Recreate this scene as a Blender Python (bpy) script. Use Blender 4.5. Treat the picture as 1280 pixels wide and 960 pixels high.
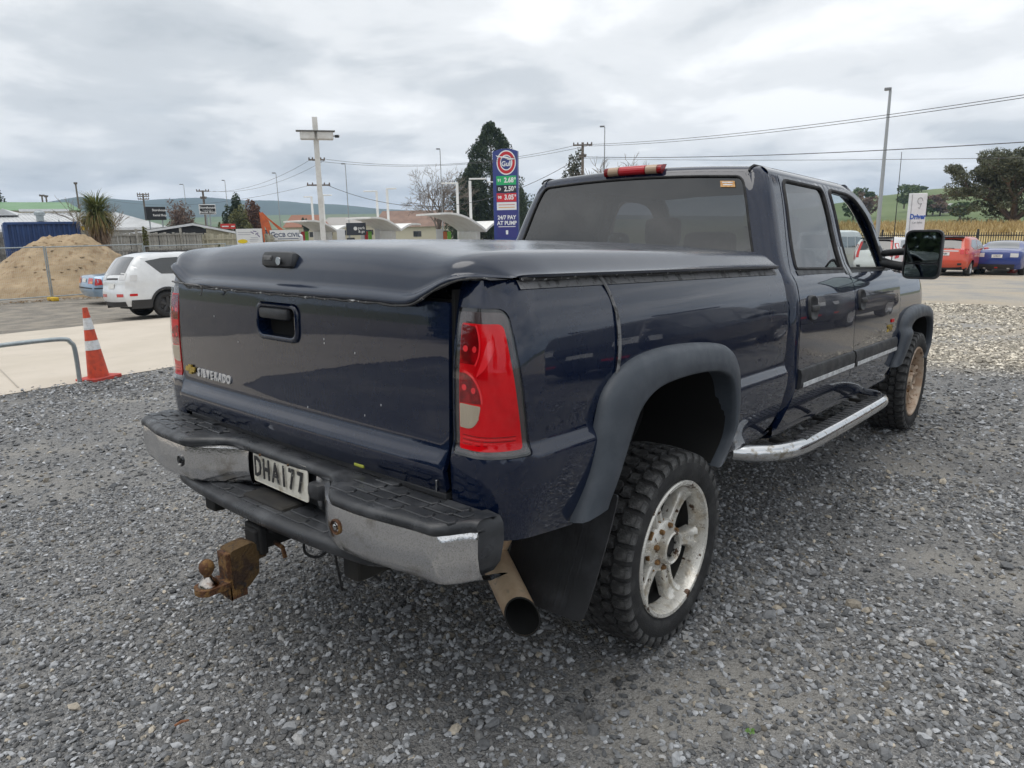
import bpy, bmesh, math, random
import numpy as np
from mathutils import Vector, Matrix, noise as mnoise
from mathutils.geometry import delaunay_2d_cdt

SC = bpy.context.scene
for o in list(bpy.data.objects):
    bpy.data.objects.remove(o)
COL = SC.collection
PI = math.pi
rad = math.radians
rnd = random.Random(7)

# ------------------------------------------------------------------ camera
CAM_P = Vector((2.2242, -2.4068, 1.6711))
CAM_R = Vector((0.7574964, 0.6525980, -0.0177472))
CAM_U = Vector((-0.1283099, 0.1754788, 0.9760859))
CAM_F = Vector((-0.6401060, 0.7371045, -0.2166594))
CAM_f = 891.394
cd = bpy.data.cameras.new('camera')
cam = bpy.data.objects.new('camera', cd)
COL.objects.link(cam)
cd.sensor_fit = 'HORIZONTAL'
cd.sensor_width = 36.0
cd.lens = 36.0 * CAM_f / 1280.0
cd.clip_start = 0.05
cd.clip_end = 30000
cam.matrix_world = Matrix(((CAM_R.x, CAM_U.x, -CAM_F.x, CAM_P.x),
                           (CAM_R.y, CAM_U.y, -CAM_F.y, CAM_P.y),
                           (CAM_R.z, CAM_U.z, -CAM_F.z, CAM_P.z),
                           (0, 0, 0, 1)))
SC.camera = cam

# ------------------------------------------------------------------ view + render settings
SC.view_settings.view_transform = 'Standard'
SC.view_settings.look = 'None'
SC.view_settings.exposure = 0.54
SC.view_settings.gamma = 1.0
SC.render.engine = 'CYCLES'
SC.cycles.use_denoising = True
SC.cycles.max_bounces = 7
SC.cycles.diffuse_bounces = 3
SC.cycles.glossy_bounces = 4
SC.cycles.transmission_bounces = 6
SC.cycles.transparent_max_bounces = 10
SC.cycles.volume_bounces = 0
SC.cycles.sample_clamp_indirect = 8

# ------------------------------------------------------------------ world: overcast sky
SUN_EL, SUN_AZ = rad(72), rad(205)      # azimuth clockwise from +Y
W = bpy.data.worlds.new('World')
SC.world = W
W.use_nodes = True
wn, wl = W.node_tree.nodes, W.node_tree.links
wn.clear()
def wnode(t, **k):
    n = wn.new(t)
    for a, b in k.items():
        setattr(n, a, b)
    return n
def wmath(op, a, b=None, clamp=False):
    n = wnode('ShaderNodeMath', operation=op, use_clamp=clamp)
    for i, v in enumerate((a, b)):
        if v is None: continue
        if isinstance(v, (int, float)): n.inputs[i].default_value = v
        else: wl.new(v, n.inputs[i])
    return n.outputs[0]
out = wnode('ShaderNodeOutputWorld')
bg = wnode('ShaderNodeBackground')
wl.new(bg.outputs[0], out.inputs[0])
bg.inputs[1].default_value = 0.1
sky = wnode('ShaderNodeTexSky', sky_type='NISHITA')
sky.sun_disc = False
sky.sun_elevation = SUN_EL
sky.sun_rotation = SUN_AZ
sky.air_density = 1.0; sky.dust_density = 2.0
tc = wnode('ShaderNodeTexCoord')
sep = wnode('ShaderNodeSeparateXYZ')
wl.new(tc.outputs['Generated'], sep.inputs[0])
zc = wmath('ADD', wmath('MAXIMUM', sep.outputs[2], 0.0), 0.17)
px = wmath('DIVIDE', sep.outputs[0], zc)
py = wmath('DIVIDE', sep.outputs[1], zc)
cmb = wnode('ShaderNodeCombineXYZ')
wl.new(px, cmb.inputs[0]); wl.new(py, cmb.inputs[1])
def wnoise(scale, detail, rough, off, dist=0.0):
    m = wnode('ShaderNodeMapping')
    m.inputs['Location'].default_value = off
    wl.new(cmb.outputs[0], m.inputs[0])
    n = wnode('ShaderNodeTexNoise')
    n.inputs['Scale'].default_value = scale
    n.inputs['Detail'].default_value = detail
    n.inputs['Roughness'].default_value = rough
    n.inputs['Distortion'].default_value = dist
    wl.new(m.outputs[0], n.inputs[0])
    return n.outputs['Fac']
n1 = wnoise(0.7, 6, 0.48, (3.1, 1.7, 0.3), 0.25)     # broad cloud banks
n2 = wnoise(1.7, 7, 0.55, (7.3, 2.2, 1.1), 0.3)      # billows
n3 = wnoise(0.17, 3, 0.5, (1.0, 5.0, 2.0))
s = wmath('ADD', wmath('ADD', wmath('MULTIPLY', n1, 0.46), wmath('MULTIPLY', n2, 0.38)), wmath('MULTIPLY', n3, 0.16))
ramp = wnode('ShaderNodeValToRGB')
cr = ramp.color_ramp
cr.interpolation = 'EASE'
cr.elements[0].position = 0.39; cr.elements[0].color = (3.7, 4.05, 4.4, 1)
cr.elements[1].position = 0.60; cr.elements[1].color = (7.7, 7.85, 8.0, 1)
e = cr.elements.new(0.46); e.color = (4.9, 5.2, 5.5, 1)
e = cr.elements.new(0.53); e.color = (6.35, 6.55, 6.75, 1)
wl.new(s, ramp.inputs[0])
# the rare thin gap lets a little of the sky through
gap = wnode('ShaderNodeMapRange')
gap.inputs[1].default_value = 0.30; gap.inputs[2].default_value = 0.38
gap.inputs[3].default_value = 0.12; gap.inputs[4].default_value = 0.0
wl.new(n1, gap.inputs[0])
mix = wnode('ShaderNodeMixRGB')
wl.new(gap.outputs[0], mix.inputs[0])
wl.new(ramp.outputs[0], mix.inputs[1])
wl.new(sky.outputs[0], mix.inputs[2])
wl.new(mix.outputs[0], bg.inputs[0])

# ------------------------------------------------------------------ sun (veiled by cloud)
sd = bpy.data.lights.new('sun', 'SUN')
sd.energy = 1.2
sd.angle = rad(50)
sd.color = (1.0, 0.965, 0.91)
sun = bpy.data.objects.new('sun', sd)
COL.objects.link(sun)
sdir = Vector((math.sin(SUN_AZ) * math.cos(SUN_EL), math.cos(SUN_AZ) * math.cos(SUN_EL), math.sin(SUN_EL)))
sun.rotation_euler = sdir.to_track_quat('Z', 'Y').to_euler()
sun.location = sdir * 60

# ------------------------------------------------------------------ helpers: positions
def ray(px, py):
    return CAM_F + CAM_R * ((px - 640) / CAM_f) - CAM_U * ((py - 480) / CAM_f)
def ramp_(t, w=2.0):
    return 0.0 if t <= 0 else (t * t / (2 * w) if t < w else t - w / 2)
def zg(x, y):
    """the lot falls away gently to the left and ahead of the truck"""
    return -.042 * (ramp_(-x - 3.6) - ramp_(-x - 21)) - .024 * (ramp_(y - 5.2) - ramp_(y - 32))
def ground(px, py, z=None):
    v = ray(px, py); q = 0.0 if z is None else z
    for _ in range(60):
        p = CAM_P + v * ((q - CAM_P.z) / v.z)
        if z is not None: break
        q = .5 * q + .5 * zg(p.x, p.y)
    return p
def at(px, py, dist):
    """point on the pixel's ray at a horizontal distance"""
    v = ray(px, py)
    return CAM_P + v * (dist / math.hypot(v.x, v.y))
def base(px, dist, z=None):
    v = ray(px, 282)
    k = dist / math.hypot(v.x, v.y)
    x, y = CAM_P.x + v.x * k, CAM_P.y + v.y * k
    return Vector((x, y, zg(x, y) if z is None else z))
def height_at(px, py, dist):
    return at(px, py, dist).z

# ------------------------------------------------------------------ helpers: materials
def new_mat(name):
    m = bpy.data.materials.new(name)
    m.use_nodes = True
    nt = m.node_tree
    b = nt.nodes['Principled BSDF']
    return m, nt, b
def nd(nt, t, **k):
    n = nt.nodes.new(t)
    for a, v in k.items(): setattr(n, a, v)
    return n
def c4(c): return (c[0], c[1], c[2], 1.0)
MATS = {}
def mat(name, col, rough=0.6, metal=0.0, coat=0.0, coat_rough=0.05, spec=0.5,
        var=None, vscale=8.0, vlo=0.4, vhi=0.65, bump=0.0, bscale=60.0, var2=None, v2scale=30.0, v2lo=.55, v2hi=.7,
        rvar=0.0, objrand=0.0, coords='Object', detail=5, sheen=0.0):
    """one procedural material: base colour, an optional second colour by noise, bump, roughness variation"""
    m, nt, b = new_mat(name)
    L = nt.links
    b.inputs['Base Color'].default_value = c4(col)
    b.inputs['Roughness'].default_value = rough
    b.inputs['Metallic'].default_value = metal
    b.inputs['Coat Weight'].default_value = coat
    b.inputs['Coat Roughness'].default_value = coat_rough
    b.inputs['Specular IOR Level'].default_value = spec
    tcn = nd(nt, 'ShaderNodeTexCoord')
    cur = None
    def noi(scale, det=detail):
        n = nd(nt, 'ShaderNodeTexNoise')
        n.inputs['Scale'].default_value = scale
        n.inputs['Detail'].default_value = det
        n.inputs['Roughness'].default_value = .6
        L.new(tcn.outputs[coords], n.inputs['Vector'])
        return n
    def layer(cur, c2, scale, lo, hi):
        n = noi(scale)
        mr = nd(nt, 'ShaderNodeMapRange', interpolation_type='SMOOTHSTEP')
        mr.inputs[1].default_value = lo; mr.inputs[2].default_value = hi
        L.new(n.outputs['Fac'], mr.inputs[0])
        mx = nd(nt, 'ShaderNodeMixRGB')
        L.new(mr.outputs[0], mx.inputs[0])
        if cur is None: mx.inputs[1].default_value = c4(col)
        else: L.new(cur, mx.inputs[1])
        mx.inputs[2].default_value = c4(c2)
        return mx.outputs[0], mr.outputs[0]
    if var is not None: cur, fac = layer(cur, var, vscale, vlo, vhi)
    if var2 is not None: cur, fac2 = layer(cur, var2, v2scale, v2lo, v2hi)
    if objrand > 0:
        oi = nd(nt, 'ShaderNodeObjectInfo')
        mr = nd(nt, 'ShaderNodeMapRange')
        mr.inputs[3].default_value = 1 - objrand; mr.inputs[4].default_value = 1 + objrand
        L.new(oi.outputs['Random'], mr.inputs[0])
        hs = nd(nt, 'ShaderNodeHueSaturation')
        L.new(mr.outputs[0], hs.inputs['Value'])
        if cur is None: hs.inputs['Color'].default_value = c4(col)
        else: L.new(cur, hs.inputs['Color'])
        cur = hs.outputs[0]
    if cur is not None: L.new(cur, b.inputs['Base Color'])
    if rvar > 0:
        n = noi(vscale * 1.7)
        mr = nd(nt, 'ShaderNodeMapRange')
        mr.inputs[1].default_value = .3; mr.inputs[2].default_value = .7
        mr.inputs[3].default_value = max(0, rough - rvar); mr.inputs[4].default_value = min(1, rough + rvar)
        L.new(n.outputs['Fac'], mr.inputs[0]); L.new(mr.outputs[0], b.inputs['Roughness'])
    if bump > 0:
        n = noi(bscale, 4)
        bp = nd(nt, 'ShaderNodeBump')
        bp.inputs['Strength'].default_value = bump
        bp.inputs['Distance'].default_value = .02
        L.new(n.outputs['Fac'], bp.inputs['Height']); L.new(bp.outputs[0], b.inputs['Normal'])
    MATS[name] = m
    return m
def glass_mat(name, tint, rough=0.0, ior=1.5):
    """a thin pane: tinted see-through with a mirror sheen by angle"""
    m, nt, b = new_mat(name)
    L = nt.links
    nt.nodes.remove(b)
    o = nt.nodes['Material Output']
    tr = nd(nt, 'ShaderNodeBsdfTransparent'); tr.inputs[0].default_value = c4(tint)
    gl = nd(nt, 'ShaderNodeBsdfGlossy'); gl.inputs['Roughness'].default_value = rough
    gl.inputs[0].default_value = (1, 1, 1, 1)
    lw = nd(nt, 'ShaderNodeLayerWeight'); lw.inputs[0].default_value = .5      # facing: the same from both sides of a thin pane
    pw = nd(nt, 'ShaderNodeMath', operation='POWER'); L.new(lw.outputs['Facing'], pw.inputs[0]); pw.inputs[1].default_value = 5.0
    f0 = ((ior - 1) / (ior + 1)) ** 2
    ma = nd(nt, 'ShaderNodeMath', operation='MULTIPLY_ADD'); L.new(pw.outputs[0], ma.inputs[0]); ma.inputs[1].default_value = 1 - f0; ma.inputs[2].default_value = f0
    mx = nd(nt, 'ShaderNodeMixShader')
    L.new(ma.outputs[0], mx.inputs[0]); L.new(tr.outputs[0], mx.inputs[1]); L.new(gl.outputs[0], mx.inputs[2])
    L.new(mx.outputs[0], o.inputs[0])
    MATS[name] = m
    return m

# ------------------------------------------------------------------ helpers: meshes
class MB:
    """collects vertices and faces of ONE mesh"""
    def __init__(s): s.v = []; s.f = []
    def add(s, v, f):
        n = len(s.v)
        s.v.extend([tuple(p) for p in v]); s.f.extend([tuple(i + n for i in q) for q in f])
        return s
    def box(s, c, d, M=None, taper=1.0):
        x, y, z = d[0] / 2, d[1] / 2, d[2] / 2
        v = [(-x, -y, -z), (x, -y, -z), (x, y, -z), (-x, y, -z)]
        v += [(a * taper, b_ * taper, z) for a, b_, _ in v]
        if M is not None: v = [tuple(M @ Vector(p)) for p in v]
        v = [(p[0] + c[0], p[1] + c[1], p[2] + c[2]) for p in v]
        return s.add(v, [(0, 3, 2, 1), (4, 5, 6, 7), (0, 1, 5, 4), (1, 2, 6, 5), (2, 3, 7, 6), (3, 0, 4, 7)])
    def bbox(s, c, d, b=.01, M=None):
        """box with chamfered edges"""
        x, y, z = d[0] / 2, d[1] / 2, d[2] / 2
        b = min(b, x * .9, y * .9, z * .9)
        bm = bmesh.new()
        bmesh.ops.create_cube(bm, size=1.0)
        for v in bm.verts: v.co = Vector((v.co.x * d[0], v.co.y * d[1], v.co.z * d[2]))
        bmesh.ops.bevel(bm, geom=list(bm.edges), offset=b, segments=2, profile=.5, affect='EDGES')
        if M is not None: bmesh.ops.transform(bm, matrix=M, verts=bm.verts)
        bm.verts.index_update()
        vs = [tuple(v.co + Vector(c)) for v in bm.verts]
        fs = [tuple(q.index for q in f.verts) for f in bm.faces]
        bm.free()
        return s.add(vs, fs)
    def tube(s, path, r, seg=10, closed=False, cap=True):
        P = [Vector(p) for p in path]
        n = len(P)
        rs = r if isinstance(r, (list, tuple)) else [r] * n
        prevN = None
        rings = []
        for i in range(n):
            if closed: t = P[(i + 1) % n] - P[i - 1]
            else: t = P[min(i + 1, n - 1)] - P[max(i - 1, 0)]
            if t.length < 1e-9: t = Vector((0, 0, 1))
            t.normalize()
            if prevN is None:
                a = Vector((0, 0, 1)) if abs(t.z) < .9 else Vector((1, 0, 0))
                N = t.cross(a).normalized()
            else:
                N = prevN - t * prevN.dot(t)
                N = N.normalized() if N.length > 1e-6 else t.orthogonal().normalized()
            Bn = t.cross(N)
            prevN = N
            rings.append([tuple(P[i] + (N * math.cos(2 * PI * k / seg) + Bn * math.sin(2 * PI * k / seg)) * rs[i]) for k in range(seg)])
        v = [p for ring in rings for p in ring]
        f = []
        m = n if closed else n - 1
        for i in range(m):
            j = (i + 1) % n
            for k in range(seg):
                k2 = (k + 1) % seg
                f.append((i * seg + k, i * seg + k2, j * seg + k2, j * seg + k))
        if cap and not closed:
            f.append(tuple(range(seg))[::-1]); f.append(tuple((n - 1) * seg + k for k in range(seg)))
        return s.add(v, f)
    def lathe(s, prof, seg=32, axis='Z', c=(0, 0, 0), closed=False, a0=0, a1=2 * PI):
        """prof: (radius, height) pairs"""
        full = abs(a1 - a0 - 2 * PI) < 1e-6
        ns = seg if full else seg + 1
        v = []
        for r, h in prof:
            for k in range(ns):
                a = a0 + (a1 - a0) * k / seg
                x, y = r * math.cos(a), r * math.sin(a)
                p = {'Z': (x, y, h), 'X': (h, x, y), 'Y': (y, h, x)}[axis]
                v.append((p[0] + c[0], p[1] + c[1], p[2] + c[2]))
        f = []
        n = len(prof)
        for i in range(n if closed else n - 1):
            i2 = (i + 1) % n
            for k in range(seg):
                k2 = (k + 1) % ns
                f.append((i * ns + k, i * ns + k2, i2 * ns + k2, i2 * ns + k))
        return s.add(v, f)
    def prism(s, poly, h0, h1, fn):
        """poly in 2-D extruded between h0 and h1; fn(u, v, h) -> xyz"""
        n = len(poly)
        v = [fn(u, w, h0) for u, w in poly] + [fn(u, w, h1) for u, w in poly]
        f = [tuple(range(n))[::-1], tuple(range(n, 2 * n))]
        for i in range(n):
            j = (i + 1) % n
            f.append((i, j, n + j, n + i))
        return s.add(v, f)
    def grid(s, fn, nu, nv):
        v = [fn(i / nu, j / nv) for j in range(nv + 1) for i in range(nu + 1)]
        f = [(j * (nu + 1) + i, j * (nu + 1) + i + 1, (j + 1) * (nu + 1) + i + 1, (j + 1) * (nu + 1) + i) for j in range(nv) for i in range(nu)]
        return s.add(v, f)
    def strip(s, rows, closed=False):
        """rows: list of equally long point rows"""
        m = len(rows[0])
        v = [p for r in rows for p in r]
        f = []
        for j in range(len(rows) - 1):
            for i in range(m if closed else m - 1):
                i2 = (i + 1) % m
                f.append((j * m + i, j * m + i2, (j + 1) * m + i2, (j + 1) * m + i))
        return s.add(v, f)
    def mesh(s, name):
        me = bpy.data.meshes.new(name)
        me.from_pydata(s.v, [], s.f)
        me.update()
        return me

def link(name, me, parent=None, material=None, smooth=False, angle=None, fix=False):
    o = bpy.data.objects.new(name, me)
    COL.objects.link(o)
    if me is not None:
        if fix:
            bm = bmesh.new(); bm.from_mesh(me)
            bmesh.ops.recalc_face_normals(bm, faces=bm.faces)
            bm.to_mesh(me); bm.free()
        if material is not None and len(me.materials) == 0: me.materials.append(material)
        if smooth:
            me.polygons.foreach_set('use_smooth', [True] * len(me.polygons))
            if angle is not None: me.set_sharp_from_angle(angle=rad(angle))
    if parent is not None: o.parent = parent
    return o
def obj(name, mb, material, parent=None, smooth=False, angle=35, M=None, fix=True):
    if M is not None: mb.v = [tuple(M @ Vector(p)) for p in mb.v]
    return link(name, mb.mesh(name), parent, material, smooth, angle if smooth else None, fix)
def thing(name, label, cat, loc=(0, 0, 0), rz=0.0, group=None):
    o = bpy.data.objects.new(name, None)
    COL.objects.link(o)
    o.empty_display_size = .2
    o.location = loc; o.rotation_euler = (0, 0, rz)
    tag(o, label, cat, group)
    return o
def tag(o, label, cat, group=None):
    o['label'] = label; o['category'] = cat
    if group: o['group'] = group
    return o
def struct(o): o['kind'] = 'structure'; return o
def stuff(o): o['kind'] = 'stuff'; return o
def copy_tree(o, parent=None):
    c = o.copy(); COL.objects.link(c); c.parent = parent
    for ch in list(o.children): copy_tree(ch, c)
    return c
def text_mesh(s, size, depth, M, bold=0.0, align='CENTER', sx=1.0):
    """solid lettering; local x right, y up, z out of the surface, placed by M"""
    cu = bpy.data.curves.new('lettering', 'FONT')
    cu.body = s; cu.size = size; cu.extrude = depth; cu.offset = bold
    cu.align_x = align; cu.align_y = 'CENTER'
    cu.resolution_u = 2
    t = bpy.data.objects.new('lettering', cu)
    COL.objects.link(t)
    dg = bpy.context.evaluated_depsgraph_get()
    me = bpy.data.meshes.new_from_object(t.evaluated_get(dg))
    bpy.data.objects.remove(t); bpy.data.curves.remove(cu)
    me.transform(M @ Matrix.Diagonal((sx, 1, 1, 1)))
    return me
def frame(o, x, y, z=None):
    """matrix from origin and axes"""
    x = Vector(x).normalized(); y = Vector(y).normalized()
    z = Vector(z).normalized() if z is not None else x.cross(y)
    return Matrix(((x.x, y.x, z.x, o[0]), (x.y, y.y, z.y, o[1]), (x.z, y.z, z.z, o[2]), (0, 0, 0, 1)))

# ---- smooth 1-D curve through points (monotone cubic)
def pchip(xs, ys):
    xs = np.array(xs, float); ys = np.array(ys, float)
    h = np.diff(xs); dl = np.diff(ys) / h
    m = np.zeros_like(xs)
    m[0], m[-1] = dl[0], dl[-1]
    for i in range(1, len(xs) - 1):
        if dl[i - 1] * dl[i] > 0:
            w1, w2 = 2 * h[i] + h[i - 1], h[i] + 2 * h[i - 1]
            m[i] = (w1 + w2) / (w1 / dl[i - 1] + w2 / dl[i])
    def f(x):
        x = min(max(x, xs[0]), xs[-1])
        i = int(min(max(np.searchsorted(xs, x) - 1, 0), len(xs) - 2))
        t = (x - xs[i]) / h[i]
        return float((1 + 2 * t) * (1 - t) ** 2 * ys[i] + t * (1 - t) ** 2 * h[i] * m[i] + t * t * (3 - 2 * t) * ys[i + 1] + t * t * (t - 1) * h[i] * m[i + 1])
    return f
def catmull(P, n=6, closed=False):
    P = [Vector(p) for p in P]
    N = len(P); out_ = []
    for i in range(N if closed else N - 1):
        p0 = P[(i - 1) % N] if closed or i > 0 else P[0]
        p1 = P[i]; p2 = P[(i + 1) % N]
        p3 = P[(i + 2) % N] if closed or i + 2 < N else P[-1]
        for k in range(n):
            t = k / n
            out_.append(.5 * ((2 * p1) + (p2 - p0) * t + (2 * p0 - 5 * p1 + 4 * p2 - p3) * t * t + (3 * p1 - p0 - 3 * p2 + p3) * t ** 3))
    if not closed: out_.append(P[-1].copy())
    return out_
def rpoly(pts, r, n=5):
    """round the corners of a 2-D polygon; r is one radius or one per corner"""
    out_ = []
    N = len(pts)
    for i in range(N):
        p = Vector(pts[i]); a = Vector(pts[i - 1]) - p; b = Vector(pts[(i + 1) % N]) - p
        rr = r[i] if isinstance(r, (list, tuple)) else r
        rr = min(rr, a.length * .45, b.length * .45)
        if rr < 1e-5: out_.append(tuple(p)); continue
        A = p + a.normalized() * rr; Bq = p + b.normalized() * rr
        for k in range(n + 1):
            t = k / n
            q = A * (1 - t) ** 2 + p * 2 * t * (1 - t) + Bq * t * t
            out_.append(tuple(q))
    return out_
def inpoly(X, Y, poly):
    P = np.array(poly, float)
    ins = np.zeros(len(X), bool)
    x1, y1 = P[:, 0], P[:, 1]
    x2, y2 = np.roll(x1, -1), np.roll(y1, -1)
    for a, b, c, d in zip(x1, y1, x2, y2):
        if b == d: continue
        cnd = (b > Y) != (d > Y)
        ins ^= cnd & (X < (c - a) * (Y - b) / (d - b) + a)
    return ins
def segdist(X, Y, poly, closed=True):
    P = np.array(poly, float)
    D = np.full(len(X), 1e9)
    n = len(P)
    for i in range(n if closed else n - 1):
        a = P[i]; b = P[(i + 1) % n]
        ab = b - a; L2 = max(ab @ ab, 1e-12)
        t = np.clip(((X - a[0]) * ab[0] + (Y - a[1]) * ab[1]) / L2, 0, 1)
        D = np.minimum(D, np.hypot(X - a[0] - t * ab[0], Y - a[1] - t * ab[1]))
    return D
def densify(poly, step, closed=True):
    o_ = []
    n = len(poly)
    for i in range(n if closed else n - 1):
        a = np.array(poly[i], float); b = np.array(poly[(i + 1) % n], float)
        k = max(1, int(math.ceil(np.linalg.norm(b - a) / step)))
        for j in range(k): o_.append(tuple(a + (b - a) * j / k))
    if not closed: o_.append(tuple(poly[-1]))
    return o_
def patch(outline, holes, step, fn, thick=0.0, flip=False, vlines=None, rimstep=None):
    """a panel cut exactly to outline and holes in a 2-D domain, then laid on a curved surface fn(u, v)->xyz"""
    loops = [densify(outline, rimstep or step)] + [densify(h, rimstep or step) for h in holes]
    pts = []; edges = []
    for lp in loops:
        n0 = len(pts); pts += lp
        edges += [(n0 + i, n0 + (i + 1) % len(lp)) for i in range(len(lp))]
    O = np.array(outline, float)
    us = np.arange(O[:, 0].min() + step / 2, O[:, 0].max(), step)
    vs = np.array(vlines) if vlines is not None else np.arange(O[:, 1].min() + step / 2, O[:, 1].max(), step)
    GU, GV = np.meshgrid(us, vs)
    GU, GV = GU.ravel(), GV.ravel()
    if len(GU):
        ok = inpoly(GU, GV, outline)
        D = segdist(GU, GV, outline)
        for h in holes:
            ok &= ~inpoly(GU, GV, h); D = np.minimum(D, segdist(GU, GV, h))
        lim = step * .45 if vlines is None else min(step, np.diff(vs).min() if len(vs) > 1 else step) * .4
        ok &= D > lim
        pts += list(zip(GU[ok], GV[ok]))
    r = delaunay_2d_cdt([Vector((float(a), float(b))) for a, b in pts], edges, [], 0, 1e-7)
    V2 = [(p.x, p.y) for p in r[0]]
    T = [t for t in r[2]]
    cx = np.array([sum(V2[i][0] for i in t) / len(t) for t in T]); cy = np.array([sum(V2[i][1] for i in t) / len(t) for t in T])
    ok = inpoly(cx, cy, outline)
    for h in holes: ok &= ~inpoly(cx, cy, h)
    tris = [t for t, k in zip(T, ok) if k]
    mb = MB()
    V3 = [Vector(fn(a, b)) for a, b in V2]
    if flip: tris = [tuple(t)[::-1] for t in tris]
    mb.v = [tuple(p) for p in V3]; mb.f = [tuple(t) for t in tris]
    if thick > 0:
        N = [Vector((0, 0, 0)) for _ in V3]
        cnt = {}
        for t in tris:
            nn = (V3[t[1]] - V3[t[0]]).cross(V3[t[2]] - V3[t[0]])
            for i in t: N[i] += nn
            for i in range(3):
                e_ = (t[i], t[(i + 1) % 3]); cnt[e_] = 1
        n0 = len(V3)
        back = [tuple(p - (n_.normalized() if n_.length > 0 else Vector((0, 0, 1))) * thick) for p, n_ in zip(V3, N)]
        mb.v += back
        mb.f += [tuple(i + n0 for i in t)[::-1] for t in tris]
        rim = [e_ for e_ in cnt if (e_[1], e_[0]) not in cnt]
        rv = {}
        def g(i, b_):
            if (i, b_) not in rv:
                rv[(i, b_)] = len(mb.v); mb.v.append(back[i] if b_ else tuple(V3[i]))
            return rv[(i, b_)]
        for a, b_ in rim: mb.f.append((g(b_, 0), g(a, 0), g(a, 1), g(b_, 1)))
    return mb
def grid_fill(mb): return mb
# ------------------------------------------------------------------ materials
def paint_mat(name, col, flake=(0, 0, 0), metal=.0):
    m, nt, b = new_mat(name)
    L = nt.links
    b.inputs['Base Color'].default_value = c4(col)
    b.inputs['Metallic'].default_value = metal
    b.inputs['Roughness'].default_value = .34
    b.inputs['Specular IOR Level'].default_value = .08
    b.inputs['Coat IOR'].default_value = 1.6
    b.inputs['Coat Weight'].default_value = 1.0
    b.inputs['Coat Roughness'].default_value = .04
    t = nd(nt, 'ShaderNodeTexCoord')
    n = nd(nt, 'ShaderNodeTexNoise'); n.inputs['Scale'].default_value = 5.0; n.inputs['Detail'].default_value = 7; n.inputs['Roughness'].default_value = .7
    L.new(t.outputs['Object'], n.inputs[0])
    mr = nd(nt, 'ShaderNodeMapRange'); mr.inputs[1].default_value = .35; mr.inputs[2].default_value = .75
    mr.inputs[3].default_value = .0; mr.inputs[4].default_value = .035
    L.new(n.outputs[0], mr.inputs[0]); L.new(mr.outputs[0], b.inputs['Coat Roughness'])
    # fine scratches: stretched noise as a faint bump on the clear coat
    mp = nd(nt, 'ShaderNodeMapping'); mp.inputs['Rotation'].default_value = (.5, .3, .9); mp.inputs['Scale'].default_value = (90, 6, 30)
    n2 = nd(nt, 'ShaderNodeTexNoise'); n2.inputs['Scale'].default_value = 1.0; n2.inputs['Detail'].default_value = 3
    L.new(t.outputs['Object'], mp.inputs[0]); L.new(mp.outputs[0], n2.inputs[0])
    n3 = nd(nt, 'ShaderNodeTexNoise'); n3.inputs['Scale'].default_value = 2.6; n3.inputs['Detail'].default_value = 2
    L.new(t.outputs['Object'], n3.inputs[0])
    ad = nd(nt, 'ShaderNodeMath', operation='MULTIPLY_ADD'); ad.inputs[1].default_value = .06
    L.new(n2.outputs[0], ad.inputs[0]); L.new(n3.outputs[0], ad.inputs[2])
    bp = nd(nt, 'ShaderNodeBump'); bp.inputs['Strength'].default_value = .08; bp.inputs['Distance'].default_value = .010
    L.new(ad.outputs[0], bp.inputs['Height']); L.new(bp.outputs[0], b.inputs['Coat Normal'])
    # thin dust
    n4 = nd(nt, 'ShaderNodeTexNoise'); n4.inputs['Scale'].default_value = 14; n4.inputs['Detail'].default_value = 8
    L.new(t.outputs['Object'], n4.inputs[0])
    m4 = nd(nt, 'ShaderNodeMapRange'); m4.inputs[1].default_value = .48; m4.inputs[2].default_value = .8; m4.inputs[4].default_value = .035
    L.new(n4.outputs[0], m4.inputs[0])
    mx = nd(nt, 'ShaderNodeMixRGB'); mx.inputs[1].default_value = c4(col); mx.inputs[2].default_value = (.16, .15, .14, 1)
    L.new(m4.outputs[0], mx.inputs[0]); L.new(mx.outputs[0], b.inputs['Base Color'])
    MATS[name] = m
    return m
PAINT = paint_mat('navy_paint', (.0020, .0072, .0260))
LIDP = paint_mat('faded_navy_paint', (.0085, .0155, .034))
for n_ in LIDP.node_tree.nodes:
    if n_.type == 'MAP_RANGE' and abs(n_.inputs[4].default_value - .035) < 1e-6 and n_.inputs[1].default_value < .4: n_.inputs[3].default_value = .13; n_.inputs[4].default_value = .24
BLACKP = mat('black_plastic', (.022, .023, .026), .5, var=(.05, .052, .058), vscale=7, vlo=.45, vhi=.75, bump=.12, bscale=300, rvar=.12)
FLAREP = mat('grey_plastic', (.046, .056, .071), .48, var=(.066, .077, .094), vscale=9, vlo=.4, vhi=.7, bump=.12, bscale=350, rvar=.1)
PADP = mat('pad_plastic', (.022, .024, .028), .38, var=(.055, .058, .064), vscale=9, vlo=.45, vhi=.68, bump=.10, bscale=320, rvar=.2)
RUBBER = mat('rubber', (.016, .016, .017), .75, var=(.045, .045, .045), vscale=16, vlo=.45, vhi=.75, bump=.25, bscale=160)
TREAD = mat('tread_rubber', (.030, .030, .031), .55, var=(.115, .115, .114), vscale=18, vlo=.4, vhi=.7, bump=.5, bscale=120, rvar=.2)
DARK = mat('underbody', (.008, .008, .009), .8, var=(.02, .018, .015), vscale=6)
SEAL = mat('worn_seal', (.035, .035, .036), .55, var=(.40, .40, .40), vscale=55, vlo=.60, vhi=.64, bump=.5, bscale=150)
GREYSEAL = mat('grey_seal', (.16, .16, .165), .6, var=(.05, .05, .05), vscale=30, vlo=.5, vhi=.62, bump=.3, bscale=120)
CHROME = mat('chrome', (.62, .62, .63), .12, 1.0, var=(.42, .42, .42), vscale=12, rvar=.06)
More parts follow.
